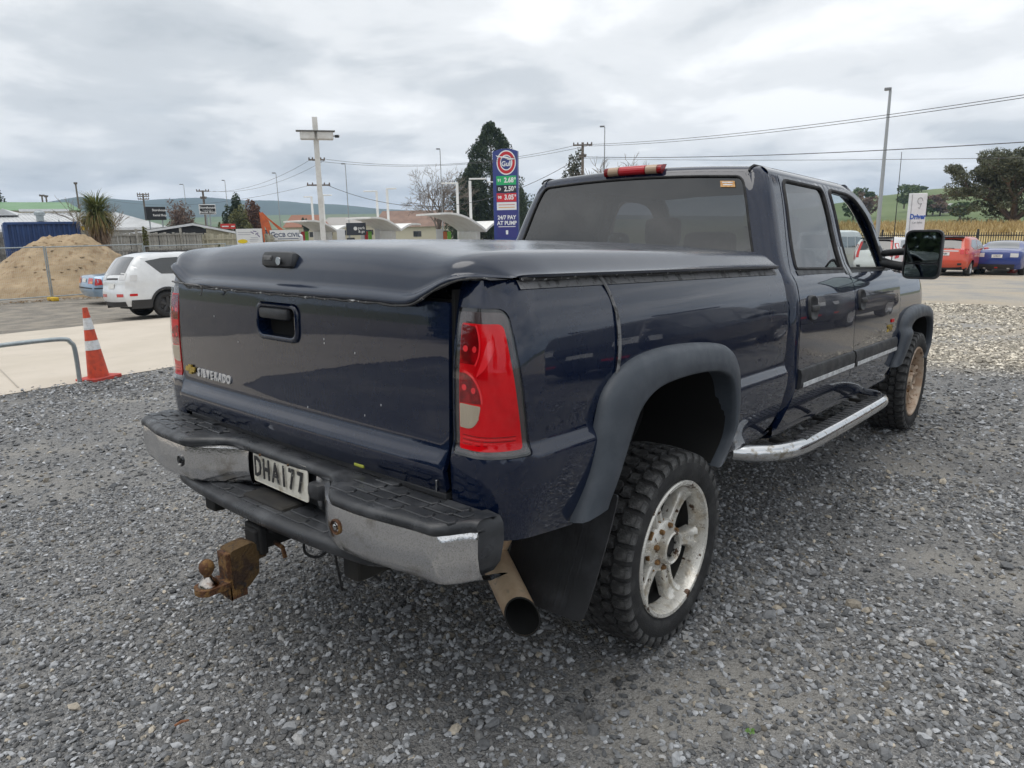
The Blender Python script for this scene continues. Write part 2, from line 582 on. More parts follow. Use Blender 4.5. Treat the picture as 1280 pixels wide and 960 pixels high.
SPECKCHR = mat('gravel_reflection_chrome', (.70, .70, .71), .10, 1.0, var=(.48, .47, .46), vscale=260, vlo=.52, vhi=.62, var2=(.42, .40, .37), v2scale=9, v2lo=.56, v2hi=.72, bump=.07, bscale=90, rvar=.04)  # fine grey speckle puts the gravel's reflection into the chrome colour
STEPCHR = mat('step_chrome', (.66, .67, .68), .14, 1.0, var=(.38, .35, .30), vscale=20, vlo=.52, vhi=.68, rvar=.08)
WHITESTRIP = mat('white_strip', (.74, .76, .78), .35, 0, coat=.4, var=(.45, .46, .48), vscale=20)
RIMC = mat('aged_rim', (.70, .68, .63), .26, .4, var=(.52, .47, .39), vscale=13, vlo=.50, vhi=.66, var2=(.09, .05, .03), v2scale=17, v2lo=.60, v2hi=.63, rvar=.12, bump=.1, bscale=90)
RIMF = mat('muddy_rim', (.42, .29, .20), .5, .2, var=(.58, .48, .38), vscale=9, var2=(.16, .09, .05), v2scale=26, v2lo=.55, v2hi=.65, bump=.2, bscale=60)
BRASS = mat('rusty_nut', (.30, .17, .07), .5, .5, var=(.12, .07, .04), vscale=60)
RUST = mat('rust', (.10, .042, .018), .8, .1, var=(.22, .12, .04), vscale=22, vlo=.45, vhi=.6, var2=(.03, .02, .016), v2scale=30, v2lo=.5, v2hi=.65, bump=.5, bscale=80)
RUSTY = mat('yellow_rust', (.10, .058, .020), .8, .05, var=(.045, .024, .014), vscale=18, vlo=.48, vhi=.62, var2=(.03, .022, .018), v2scale=26, v2lo=.56, v2hi=.66, bump=.5, bscale=90)
BALLM = mat('worn_ball', (.55, .50, .46), .22, 1.0, var=(.17, .07, .03), vscale=14, vlo=.42, vhi=.58)
PIPE = mat('tan_pipe', (.56, .40, .26), .5, .15, var=(.66, .50, .34), vscale=10, var2=(.26, .22, .19), v2scale=22, v2lo=.54, v2hi=.74, bump=.12, bscale=120)
SOOT_SHADE = mat('soot_and_shade', (.004, .004, .004), .9)  # near-black: real soot in the pipe bore, painted shade in the recesses
PLATEW = mat('plate_white', (.66, .64, .57), .4, coat=.2, var=(.42, .38, .30), vscale=26, vlo=.52, vhi=.72, bump=.1, bscale=60)
PLATEK = mat('plate_black', (.02, .02, .022), .5, var=(.5, .48, .44), vscale=110, vlo=.60, vhi=.66)
GOLD = mat('gold_badge', (.52, .37, .06), .35, .5, var=(.25, .17, .03), vscale=60)
REDL = mat('red_lens', (.70, .001, .007), .3, coat=.0, spec=.1, var=(.52, .001, .005), vscale=7)
DREDL = mat('dark_red_lens', (.14, .001, .003), .15, coat=.6, coat_rough=.03, spec=.2, var=(.38, .002, .006), vscale=20)
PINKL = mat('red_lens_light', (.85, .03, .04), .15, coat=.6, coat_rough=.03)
CLEARL = mat('clear_lens', (.50, .43, .33), .2, coat=1.0, coat_rough=.04)
CARGOL = mat('cargo_lens', (.40, .28, .19), .25, coat=.6)
BRKL = mat('brake_lens_red', (.42, .004, .012), .2, coat=.6)
AMBERL = mat('amber_lens', (.75, .22, .02), .2, coat=1.0)
BEZEL = mat('smoked_bezel', (.045, .03, .032), .18, coat=1.0, coat_rough=.03)
TINT = glass_mat('tinted_glass', (.075, .08, .085), 0.0, 1.95)
TINT2 = glass_mat('side_tint', (.055, .058, .06), 0.0, 2.3)
COVERG = glass_mat('lamp_cover', (.96, .96, .96))
CLEARG = glass_mat('clear_glass', (.80, .86, .84))
MIRROR = mat('mirror', (.48, .55, .53), .02, 1.0)
BLACKG = mat('black_gloss', (.012, .013, .015), .15, coat=1.0)
SEATM = mat('seat_cloth', (.055, .053, .05), .9, var=(.09, .085, .08), vscale=20)
SEATL = mat('pale_seat_cloth', (.30, .28, .25), .9, var=(.22, .2, .18), vscale=20)
HEADL = mat('headliner', (.20, .19, .18), .95)
STICK = mat('orange_sticker', (.62, .36, .13), .5, var=(.45, .2, .05), vscale=90)
SILV = mat('silver_letters', (.62, .62, .63), .3, .3)
# ------------------------------------------------------------------ pickup truck (built raked nose-down, as it stands)
TH = 0.0403
BODY = Matrix.Rotation(-TH, 4, 'X')
truck = thing('pickup_truck', 'navy blue double cab pickup truck with hard bed cover and step bumper', 'pickup truck')
def part(name, mb, m, smooth=True, angle=40, parent=None, fix=False, M=BODY):
    return obj(name, mb, m, parent or truck, smooth, angle, M, fix)

PB = pchip([.60, .66, .70, .78, .88, .955, .985, 1.000, 1.025, 1.040, 1.10, 1.20, 1.30, 1.38, 1.43, 1.465, 1.49],
           [.93, .955, .970, .993, 1.010, 1.018, 1.019, 1.015, .998, .995, .998, .999, .990, .975, .960, .945, .928])
PC = pchip([.60, .66, .70, .78, .88, .955, .985, 1.10, 1.20, 1.30, 1.36, 1.40, 1.43, 1.45, 1.475, 1.93, 1.96, 1.985, 2.0],
           [.93, .955, .970, .990, 1.004, 1.008, 1.006, 1.001, .999, .990, .979, .966, .949, .932, .917, .757, .742, .715, .675])
VL = [.70, .74, .78, .83, .88, .92, .95, .97, .985, .995, 1.005, 1.015, 1.025, 1.035, 1.05, 1.08, 1.12, 1.16, 1.20, 1.25, 1.30, 1.34, 1.37, 1.40, 1.42, 1.435, 1.45, 1.465, 1.478]
def bedpt(u, z, off=0.0):
    """u: y along the side; beyond -0.93 it runs round the rear corner to the tailgate edge"""
    d = PB(z) - 1.0 + off
    if u >= -.93: return (1.0 + d, u, z)
    if u >= -1.14:
        ph = (-.93 - u) / .21 * PI / 2
        n = Vector((math.cos(ph) / .10, -math.sin(ph) / .164)).normalized()
        return (.90 + .10 * math.cos(ph) + n.x * d, -.93 - .164 * math.sin(ph) + n.y * d * .6, z)
    return (.90 + (u + 1.14), -1.094 - d * .6, z)
def mir(fn): return lambda u, v: (lambda p: (-p[0], p[1], p[2]))(fn(u, v))

FL_OUT = [(-.748, .733), (-.684, .871), (-.639, 1.071), (-.579, 1.159), (-.44, 1.217), (-.216, 1.237), (.049, 1.226), (.246, 1.198), (.339, 1.143), (.383, 1.046), (.393, .866), (.318, .735)]
FL_IN = [(-.610, .755), (-.476, 1.000), (-.417, 1.068), (-.323, 1.108), (-.168, 1.122), (.034, 1.119), (.199, 1.095), (.284, 1.046), (.323, .950), (.322, .807), (.215, .697)]
FLO = [tuple(p) for p in catmull([(a, b, 0) for a, b in FL_OUT], 5)]
FLI = [tuple(p) for p in catmull([(a, b, 0) for a, b in FL_IN], 6)]
def resamp(pl, n):
    P = np.array([p[:2] for p in pl]); s_ = np.concatenate([[0], np.cumsum(np.linalg.norm(np.diff(P, axis=0), axis=1))])
    t = np.linspace(0, s_[-1], n)
    return list(zip(np.interp(t, s_, P[:, 0]), np.interp(t, s_, P[:, 1])))
FLO, FLI = resamp(FLO, 60), resamp(FLI, 60)
FMID = [((a[0] + b[0] * 1.2) / 2.2, (a[1] + b[1] * 1.2) / 2.2) for a, b in zip(FLO, FLI)]

TLO = rpoly([(-1.213, 1.000), (-.952, 1.002), (-1.008, 1.413), (-1.213, 1.413)], [.012, .02, .035, .01])
bed_out = [(-1.218, .80), (-1.10, .765), (-.90, .735), (-.72, .712)] + [p for p in FMID if p[1] > .72] + [(.31, .705), (.80, .702), (.90, .745), (.965, .83), (.985, .93), (.985, 1.489), (-1.218, 1.489)]
for sgn in (1, -1):
    fn = (lambda u, v: bedpt(u, v)) if sgn > 0 else mir(bedpt)
    b_ = patch(bed_out, [TLO], .05, fn, thick=.014, flip=sgn < 0, vlines=VL, rimstep=.03)
    bedside = part('bed_side', b_, PAINT)
    # rail top, folded inward
    m_ = MB().strip([[(sgn * (.932 - .10 * k), y, 1.489 + .004 * math.sin(k * PI)) for k in (0, .3, .7, 1)] for y in np.linspace(-1.06, .985, 12)])
    part('bed_rail', m_, BLACKP, fix=True)

# wheel-arch flares
PBS = pchip([.60, .70, .88, 1.10, 1.20, 1.30, 1.38], [.96, .985, 1.004, 1.004, 1.001, .992, .978])
def flare(outl, inl, y0=0., name='fender_flare', sgn=1, X=1.047, body=lambda y, z: PBS(z)):
    rows = []
    for a, b in zip(outl, inl):
        def mixp(t): return (a[0] + (b[0] - a[0]) * t, a[1] + (b[1] - a[1]) * t)
        row = []
        for t, x in ((0, -.006), (0.0, .012), (.10, .030), (.24, .040), (.6, .046), (.92, .048), (1.0, .042), (1.0, .02), (.97, -.05)):
            y, z = mixp(t)
            bx = body(y, z)
            row.append((sgn * (bx + x if t < .1 else max(bx, X - .05) + x), y + y0, z))
        rows.append(row)
    return part(name, MB().strip(rows), FLAREP, angle=75, fix=True)
for sgn in (1, -1): flare(FLO, FLI, sgn=sgn)

# tailgate
tgy = pchip([.875, .90, .93, .945, .965, .985, 1.0, 1.02, 1.06, 1.30, 1.43], [-1.108, -1.118, -1.126, -1.127, -1.124, -1.113, -1.104, -1.100, -1.099, -1.099, -1.094])
TGV = [.885, .90, .915, .93, .945, .955, .965, .975, .985, .995, 1.005, 1.015, 1.03, 1.05, 1.10, 1.15, 1.2, 1.24, 1.27, 1.3, 1.33, 1.36, 1.4]
def tgpt(x, z): return (x, tgy(z) - .012 * (1 - (x / .82) ** 2), z)
HOLE = rpoly([(-.150, 1.258), (.085, 1.258), (.085, 1.368), (-.150, 1.368)], .03)
tailgate = part('tailgate', patch(rpoly([(-.812, .878), (.812, .878), (.812, 1.425), (-.812, 1.425)], .012), [HOLE], .06, tgpt, thick=.02, vlines=TGV), PAINT)
def toff(x, z, o): p = tgpt(x, z); return (p[0], p[1] - o, p[2])
# handle: bezel ring, pocket, pull
bez = MB()
ring_o = rpoly([(-.165, 1.245), (.100, 1.245), (.100, 1.380), (-.165, 1.380)], .04, 6)
ring_i = rpoly([(-.148, 1.262), (.083, 1.262), (.083, 1.364), (-.148, 1.364)], .03, 6)
rows = []
for a, b in zip(ring_o, ring_i):
    rows.append([toff(*a, .001), toff(*a, .006), toff((a[0] + b[0]) / 2, (a[1] + b[1]) / 2, .012), toff(*b, .008), toff(*b, -.045)])
rows.append(rows[0])
part('handle_bezel', bez.strip(rows), PAINT, parent=tailgate, fix=True, angle=60)
part('handle_pocket', MB().bbox((-.033, -1.045, 1.313), (.27, .012, .15), .004), SOOT_SHADE, parent=tailgate, smooth=False)
part('tailgate_handle', MB().bbox((-.045, -1.112, 1.341), (.185, .03, .042), .014), BLACKP, parent=tailgate)
part('handle_hinge', MB().bbox((.068, -1.098, 1.312), (.012, .02, .05), .003), CHROME, parent=tailgate, smooth=False)
# bowtie badge and lettering
Mt = BODY @ frame((0, 0, 0), (1, 0, 0), (0, 0, 1), (0, -1, 0))
def tg_text(s, x, z, size, depth, m, bold, name, par, sx=1.0, y=None):
    p = toff(x, z, .003) if y is None else (x, y, z)
    me = text_mesh(s, size, depth, BODY @ frame(p, (1, 0, 0), (0, 0, 1), (0, -1, 0)), bold, 'LEFT', sx)
    return link(name, me, par, m)
bt = [(-.046, -.006), (-.038, .014), (-.014, .014), (-.014, .022), (.014, .022), (.014, .014), (.046, .014), (.038, -.006), (.014, -.006), (.014, -.016), (-.014, -.016), (-.014, -.006)]
part('bowtie_badge', MB().prism([(a - .735, b + 1.058) for a, b in bt], .002, .009, lambda u, v, h: toff(u, v, h)), GOLD, parent=tailgate, smooth=False, fix=True)
xs = -.672
for ch in 'SILVERADO':
    wd = .018 if ch == 'I' else .034
    tg_text(ch, xs, 1.055, .046, .003, SILV, .0018, 'letter', tailgate, .84)
    xs += wd - .003 if ch == 'I' else wd - .001
part('hinge_pin', MB().bbox((.795, -1.132, .905), (.006, .012, .036), .002), CHROME, parent=tailgate, smooth=False)
# small stone chips in the paint
for cx, cz in ((-.32, 1.215), (.24, 1.275), (.24, 1.262), (.44, 1.05), (.40, 1.245), (.52, 1.095), (-.5, 1.30), (.13, 1.03)):
    part('paint_chip', MB().prism([(cx - .0012, cz - .0035), (cx + .0013, cz - .003), (cx + .0016, cz + .0028), (cx - .0008, cz + .0035)], .0005, .0012, lambda u, v, h: toff(u, v, h)), WHITESTRIP, parent=tailgate, smooth=False, fix=True)

# hard bed cover
CP = [(.925, 1.560), (.92, 1.588), (.90, 1.598), (.80, 1.604), (.55, 1.609), (.30, 1.612), (0, 1.613), (-.3, 1.612), (-.6, 1.608), (-.80, 1.603), (-.90, 1.598), (-.97, 1.592), (-1.02, 1.582), (-1.055, 1.568), (-1.08, 1.550), (-1.098, 1.528), (-1.108, 1.505), (-1.114, 1.482), (-1.118, 1.462), (-1.124, 1.450), (-1.136, 1.441), (-1.143, 1.432), (-1.144, 1.418), (-1.136, 1.414)]
CPd = []
for i, q in enumerate(catmull([(a, b, 0) for a, b in CP], 3)): CPd.append((q.x, q.y))
def sstep(a, b, x):
    t = min(1, max(0, (x - a) / (b - a))); return t * t * (3 - 2 * t)
def covpt(x, q):
    y, z = q
    ax = abs(x)
    x = x * (1 - .022 * sstep(-.85, -1.12, y))
    top = 1.605 - .044 * (ax / .95) ** 2.6 - .056 * sstep(.83, .968, ax) ** 1.9 + .004 * (1 - sstep(.50, .62, ax))
    lip = 1.415 + .082 * sstep(.66, .90, ax) - .004 * sstep(.5, .7, ax)
    t = (z - 1.415) / (1.613 - 1.415)
    zz = lip + t * (top - lip)
    yy = y
    if y < -.8:
        ye = .035 * (ax / .95) ** 3 + .125 * sstep(.80, .965, ax) ** 2
        yy = -.8 + (y + .8) * (1 - ye / .343)
    else:
        yy = y - .02 * (ax / .95) ** 2 * sstep(.7, .92, y)
    return (x, yy, zz)
xsn = np.concatenate([np.linspace(-.965, -.90, 8), np.linspace(-.88, .88, 56), np.linspace(.90, .965, 8)])
cov = MB().strip([[covpt(x, q) for q in CPd] for x in xsn])
bedcover = part('bed_cover', cov, LIDP, angle=80, fix=True)
# side skirts of the cover and the worn seal under it
for sgn in (1, -1):
    side = [covpt(sgn * .965, q) for q in CPd if q[0] > -1.10]
    sk = MB().strip([[p for p in side], [(p[0] - sgn * .004, p[1], max(p[2] - .022, 1.494)) for p in side], [(p[0] - sgn * .04, p[1], 1.494) for p in side]])
    part('cover_skirt', sk, LIDP, parent=bedcover, fix=True)
    path = [(sgn * (.944 + .003 * math.sin(y * 23)), y, 1.4915 + .0022 * math.sin(y * 9)) for y in np.linspace(-.95, .92, 60)]
    part('cover_seal', MB().tube(path, [.0045 + .0025 * abs(math.sin(i * 1.7)) for i in range(60)], 6), SEAL if sgn > 0 else BLACKP, parent=bedcover)
    part('seal_strip', MB().strip([[(sgn * (PB(z) + .003), y, z) for z in (1.462, 1.470, 1.478, 1.486)] for y in np.linspace(-.955, .93, 30)]), GREYSEAL, parent=bedcover, fix=True)
lipp = [covpt(x, (-1.139, 1.4135)) for x in np.linspace(-.925, .93, 90)]
part('lip_seal', MB().tube([(p[0], p[1] - .001, p[2] - .002 + .0016 * math.sin(p[0] * 60)) for p in lipp], [.003 + .0022 * abs(math.sin(i * 2.3)) for i in range(90)], 6), SEAL, parent=bedcover)
# hook of loose seal at the left of the lip
part('loose_seal', MB().tube(catmull([(-.76, -1.143, 1.428), (-.66, -1.147, 1.424), (-.52, -1.150, 1.421), (-.495, -1.151, 1.408), (-.505, -1.150, 1.390), (-.515, -1.148, 1.385)], 5), .0035, 6), GREYSEAL, parent=bedcover)
# lock and pull
lk = MB().bbox((0, 0, 0), (.195, .040, .056), .019, Matrix.Rotation(rad(-12), 4, 'X'))
lk.v = [(v[0] - .01, v[1] - 1.103, v[2] + 1.527) for v in lk.v]
lock = part('lock_handle', lk, BLACKP, parent=bedcover)
part('lock_barrel', MB().lathe([(0, -.006), (.014, -.006), (.014, .0), (.012, .003)], 16, 'Y', (.022, -1.127, 1.524)), CHROME, parent=bedcover, fix=True)
part('lock_plate', MB().bbox((-.055, -1.124, 1.533), (.050, .006, .016), .003), GREYSEAL, parent=bedcover, smooth=False)
# strip of trim peeling off the bed side
tp = catmull([(PB(1.487) + .008, -.551, 1.489), (PB(1.46) + .006, -.535, 1.455), (PB(1.43) + .008, -.518, 1.41), (PB(1.35) + .006, -.512, 1.35), (PB(1.25) + .007, -.52, 1.25), (PB(1.17) + .008, -.540, 1.17), (PB(1.08) + .014, -.575, 1.085)], 6)
part('peeling_trim', MB().strip([[(p.x, p.y - .007, p.z), (p.x + .004, p.y - .003, p.z), (p.x + .005, p.y + .004, p.z), (p.x, p.y + .008, p.z)] for p in tp]), GREYSEAL, fix=True)

# taillights
def tl_part(name, poly, off, m, sgn, par, step=.02, thick=.004):
    f0 = lambda u, v: bedpt(u, v, off)
    return part(name, patch(poly, [], step, f0 if sgn > 0 else mir(f0), thick=thick, flip=sgn < 0), m, parent=par)
def circ_poly(cu, cz, r, a0, a1, n=16): return [(cu + r * math.cos(rad(a0 + (a1 - a0) * k / n)), cz + r * 1.0 * math.sin(rad(a0 + (a1 - a0) * k / n))) for k in range(n + 1)]
for sgn in (1, -1):
    hs = tl_part('taillight', TLO, -.006, BLACKG, sgn, truck)
    inner = rpoly([(-1.205, 1.010), (-.962, 1.012), (-1.014, 1.403), (-1.205, 1.403)], [.012, .02, .03, .01])
    tl_part('bezel', inner, -.004, BEZEL, sgn, hs)
    lens = rpoly([(-1.192, 1.020), (-.978, 1.022), (-1.028, 1.372), (-1.192, 1.372)], [.01, .015, .02, .008])
    tl_part('lens', lens, .0015, REDL, sgn, hs)
    tl_part('lamp', [(-1.190, 1.262)] + circ_poly(-1.190, 1.310, .072, -42, 50) + [(-1.190, 1.368)], .0030, DREDL, sgn, hs)
    tl_part('lamp', [(-1.190, 1.152)] + circ_poly(-1.190, 1.155, .082, 0, 80) + [(-1.190, 1.236)], .0030, DREDL, sgn, hs)
    tl_part('reverse_lamp', rpoly([(-1.189, 1.082), (-1.150, 1.080), (-1.118, 1.103), (-1.108, 1.148), (-1.189, 1.150)], [.004, .018, .022, .006, .004]), .0042, CLEARL, sgn, hs)
    for k in range(11):
        u0 = -1.186 + k * .0068
        z1 = 1.146; z0 = 1.086 + max(0, (k - 6)) * .006
        tl_part('lens_rib', [(u0, z0), (u0 + .0028, z0), (u0 + .0028, z1), (u0, z1)], .0058, CLEARL, sgn, hs, .03, .002)
    tl_part('reflector', rpoly([(-1.128, 1.225), (-1.092, 1.250), (-1.060, 1.300), (-1.062, 1.335), (-1.085, 1.322), (-1.105, 1.27)], .01), .0030, PINKL, sgn, hs)
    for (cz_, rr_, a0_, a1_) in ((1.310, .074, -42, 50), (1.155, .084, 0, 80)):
        tl_part('arc_highlight', circ_poly(-1.190, cz_, rr_, a0_, a1_, 14) + circ_poly(-1.190, cz_, rr_ + .006, a1_, a0_, 14), .0036, PINKL, sgn, hs, .03, .001)  # lighter red arcs: highlight lines painted along the lamp edges
    for k in range(5):
        z_ = 1.035 + k * .0062
        tl_part('lens_rib', [(-1.180, z_), (-1.000, z_), (-1.000, z_ + .0022), (-1.180, z_ + .0022)], .0030, PINKL if k % 2 else DREDL, sgn, hs, .03, .001)
    tl_part('lens_cover', inner, .011, COVERG, sgn, hs, thick=0)
    for bu, bz in ((-1.172, 1.303), (-1.137, 1.303), (-1.172, 1.196), (-1.137, 1.190)):
        tl_part('bulb_glow', circ_poly(bu, bz, .009, 0, 340, 10), .0045, PINKL, sgn, hs)
    # gap filler between tailgate and bed
    part('tailgate_gap', MB().box((sgn * .817, -1.06, 1.16), (.012, .05, .60)), SOOT_SHADE, smooth=False)

# ------------------------------------------------------------------ rear step bumper
def wing_y(x):
    a = abs(x)
    return -1.318 + .035 * sstep(.62, .93, a) + .10 * sstep(.90, 1.0, a) ** 2
def pad_outer(x):
    a = abs(x)
    k = sstep(.28, .50, abs(x - .06))
    return (-1.190) * (1 - k) + wing_y(x) * k
PADX = np.concatenate([np.linspace(-1.0, -.88, 9), np.linspace(-.85, .85, 60), np.linspace(.88, 1.0, 9)])
def pad_row(x):
    yo = pad_outer(x)
    a = abs(x)
    drop = .0
    return [(x, -1.10, .858), (x, yo + .030, .866), (x, yo + .012, .864), (x, yo + .002, .857), (x, yo - .002, .848), (x, yo + .001, .836), (x, yo + .010, .830), (x, -1.10, .828)]
bumper = part('rear_bumper', MB().strip([pad_row(x) for x in PADX]), PADP, angle=60, fix=True)
# corner caps of the bumper
for sgn in (1, -1):
    rows = []
    for t in np.linspace(0, 1, 10):
        y = -1.178 + t * .095
        xo = 1.004 - .012 * (1 - t) ** 2
        rows.append([(sgn * (xo - .06), y, .868 - .01 * t), (sgn * (xo - .012), y, .865 - .012 * t), (sgn * xo, y, .848 - .012 * t), (sgn * (xo + .004), y, .79), (sgn * (xo - .01), y, .72), (sgn * (xo - .035), y, .685), (sgn * (xo - .09), y, .68)])
    part('corner_cap', MB().strip(rows), PADP, angle=50, parent=bumper, fix=True)
# chrome wings
for sgn in (1, -1):
    rows = []
    xo_ = .06 * sgn
    for x in np.concatenate([np.linspace(.215 + xo_, .90, 34), np.linspace(.91, 1.0, 12)]):
        k = sstep(.215 + xo_, .49 + xo_, x)
        yo = (-1.185) * (1 - k) + (wing_y(x) + .006) * k
        zb = .680 + .018 * (1 - sstep(.45, .72, x))
        rows.append([(sgn * x, yo + .02, .838), (sgn * x, yo, .832), (sgn * x, yo - .003, .81), (sgn * x, yo - .003, .76), (sgn * x, yo + .004, max(zb, .72)), (sgn * x, yo + .018, max(zb - .0, .692)), (sgn * x, yo + .045, zb), (sgn * x, yo + .12, zb - .004)])
    part('chrome_wing', MB().strip(rows), SPECKCHR, angle=60, parent=bumper, fix=True)
    # hole with bolt in the wing
    hx = sgn * (.50 + xo_)
    hy = wing_y(.50) + .003
    part('bumper_socket', MB().lathe([(.024, .012), (.024, -.004), (.020, -.007), (.016, .0), (.0, .004)], 18, 'Y', (hx, hy, .772)), BLACKG if sgn < 0 else RUST, parent=bumper, fix=True)
    part('socket_bolt', MB().lathe([(.010, .01), (.010, -.006), (.006, -.009), (0, -.009)], 8, 'Y', (hx, hy, .772)), DARK if sgn < 0 else CHROME, parent=bumper, fix=True)
# recessed panel behind the plate
part('plate_recess', MB().strip([[(x, -1.165, .822), (x, -1.160, .76), (x, -1.150, .705)] for x in np.linspace(-.46, .46, 8)]), BLACKP, parent=bumper, fix=True)
part('plate_lamp', MB().bbox((.285, -1.188, .785), (.07, .05, .06), .018), BLACKP, parent=bumper)
# lower centre step
def low_outer(x): return -1.300 + .05 * (abs(x) / .72) ** 2.5
LX = np.linspace(-.80, .80, 50)
rows = []
for x in LX:
    yo = low_outer(x) + .10 * sstep(.58, .80, abs(x)); zz = .692 - .012 * (1 - abs(x))
    rows.append([(x, -1.12, zz + .008), (x, yo + .03, zz + .006), (x, yo + .01, zz + .001), (x, yo, zz - .012), (x, yo + .004, zz - .036), (x, yo + .03, zz - .052), (x, -1.12, zz - .052)])
part('lower_step', MB().strip(rows), PADP, angle=55, parent=bumper, fix=True)
# raised tread pads on the step surfaces: every brick its own piece
def pad_brick(pts, z, h=.006, slope=None):
    n = len(pts)
    cx_ = sum(p[0] for p in pts) / n; cy_ = sum(p[1] for p in pts) / n
    mb = MB()
    v = [(p[0], p[1], z - .004) for p in pts] + [(p[0], p[1], z + h * .6) for p in pts] + [(cx_ + (p[0] - cx_) * .93, cy_ + (p[1] - cy_) * .90, z + h) for p in pts]
    f = [tuple(range(2 * n, 3 * n))]
    for i in range(n):
        j = (i + 1) % n
        f += [(i, j, n + j, n + i), (n + i, n + j, 2 * n + j, 2 * n + i)]
    mb.add(v, f)
    return part('tread_pad', mb, PADP, parent=bumper, smooth=False, fix=True)
rb = random.Random(3)
for sgn in (1, -1):
    for r_ in range(4):
        x = .42 + .06 * sgn + .05 * (r_ % 2)
        while x < .95:
            w = rb.uniform(.085, .125)
            x1 = min(x + w, .965)
            y0 = pad_outer((x + x1) / 2) + .034 + r_ * .046
            y1 = y0 + .040
            if y1 < -1.105 and x1 - x > .04:
                sk = .012 * (1 if r_ % 2 else -1)
                pad_brick([(sgn * x, y0), (sgn * (x1 - .01), y0), (sgn * (x1 - .002), (y0 + y1) / 2), (sgn * (x1 - .01 + sk * .3), y1), (sgn * (x + sk * .3), y1), (sgn * (x + .008), (y0 + y1) / 2)], .863)
            x = x1
for r_ in range(3):
    x = -.66 + .04 * (r_ % 2)
    while x < .62:
        w = rb.uniform(.095, .14); x1 = min(x + w, .66)
        y0 = low_outer((x + x1) / 2) + .036 + r_ * .044; y1 = y0 + .039
        if y1 < -1.145 and abs((x + x1) / 2) < .62:
            pad_brick([(x, y0), (x1 - .010, y0), (x1 - .003, (y0 + y1) / 2), (x1 - .010, y1), (x, y1), (x + .007, (y0 + y1) / 2)], .692 - .012 * (1 - abs((x + x1) / 2)) + .005)
        x = x1
# sill plate between bumper and tailgate
part('bumper_sill', MB().bbox((0, -1.095, .868), (1.62, .035, .02), .004), BLACKP, parent=bumper, smooth=False)
part('green_leaf', MB().bbox((.42, -1.115, .884), (.05, .02, .012), .004), mat('leaf_litter', (.35, .38, .05), .6), parent=bumper, smooth=False)

# the bumper's far end sits a little in
for o_b in [bumper] + list(bumper.children):
    for v_ in o_b.data.vertices:
        if v_.co.x < -.30: v_.co.x = -.30 + (v_.co.x + .30) * .87
# number plate
plt = part('number_plate', MB().prism(rpoly([(-.18, -.0625), (.18, -.0625), (.18, .0625), (-.18, .0625)], .012), -.0015, .0015, lambda u, v, h: (u + .05, -1.192 - h + .012 * (abs(u) / .18) ** 3 * (1 if u < 0 else .3) - .02 * (v / .06) * .4 * 0, .791 + v)), PLATEW, smooth=False, fix=True)
px_ = -.106
for ch, wd in zip('DHA177', (.056, .058, .060, .044, .052, .052)):
    me = text_mesh(ch, .104, .0015, BODY @ frame((px_ + wd / 2, -1.1945, .788), (1, 0, 0), (0, 0, 1), (0, -1, 0)), .0022, 'CENTER', .64)
    link('letter', me, plt, PLATEK)
    px_ += wd
for bx in (-.05, .13):
    part('plate_bolt', MB().lathe([(.005, 0), (.005, -.003), (.003, -.005), (0, -.005)], 8, 'Y', (bx, -1.198, .842)), RUST, parent=plt, fix=True)

# ------------------------------------------------------------------ tow hitch (world coordinates from here down)
I4 = Matrix.Identity(4)
hitch = part('tow_hitch', MB().bbox((0, -1.13, .615), (.078, .26, .078), .008).bbox((0, -1.235, .615), (.105, .03, .105), .008).bbox((0, -1.02, .625), (.9, .09, .09), .01).bbox((0, -1.16, .67), (.16, .12, .06), .01), DARK, smooth=False, M=I4)
part('hitch_bracket', MB().bbox((.02, -1.17, .70), (.26, .10, .10), .015), DARK, parent=hitch, smooth=False, M=I4)
part('drawbar', MB().bbox((.0, -1.285, .578), (.064, .13, .064), .004), RUSTY, parent=hitch, smooth=False, M=I4)
part('drop_plate', MB().prism(rpoly([(-1.352, .612), (-1.275, .620), (-1.250, .60), (-1.256, .50), (-1.300, .462), (-1.352, .47)], .01), -.036, .036, lambda u, v, h: (h, u, v)), RUSTY, parent=hitch, smooth=False, fix=True, M=I4)
part('drop_plate', MB().bbox((-.0, -1.358, .540), (.062, .02, .13), .003), RUST, parent=hitch, smooth=False, M=I4)
part('ball_mount', MB().prism(rpoly([(-.045, -1.36), (.045, -1.36), (.040, -1.455), (.0, -1.472), (-.040, -1.455)], .02), .487, .508, lambda u, v, h: (u, v, h)), RUST, parent=hitch, smooth=False, fix=True, M=I4)
part('mount_gusset', MB().prism([(-1.36, .487), (-1.40, .487), (-1.36, .43)], -.034, .034, lambda u, v, h: (h, u, v)).box((0, -1.335, .462), (.068, .06, .05)), RUST, parent=hitch, smooth=False, fix=True, M=I4)
bx, by = 0.0, -1.422
part('ball_collar', MB().lathe([(0, .507), (.034, .507), (.034, .513), (.027, .524), (.017, .534), (.014, .542), (0, .542)], 24, 'Z', (bx, by, 0)), BALLM, parent=hitch, fix=True, M=I4)
part('tow_ball', MB().lathe([(0, .530), (.0125, .530), (.0125, .545), (.018, .552), (.0235, .563), (.025, .575), (.0225, .587), (.016, .595), (.010, .599), (0, .599)], 24, 'Z', (bx, by, 0)), RUST, parent=hitch, fix=True, M=I4)
part('hitch_pin', MB().tube([(-.07, -1.19, .60), (.09, -1.19, .585), (.10, -1.19, .55)], .008, 8), RUST, parent=hitch, M=I4)
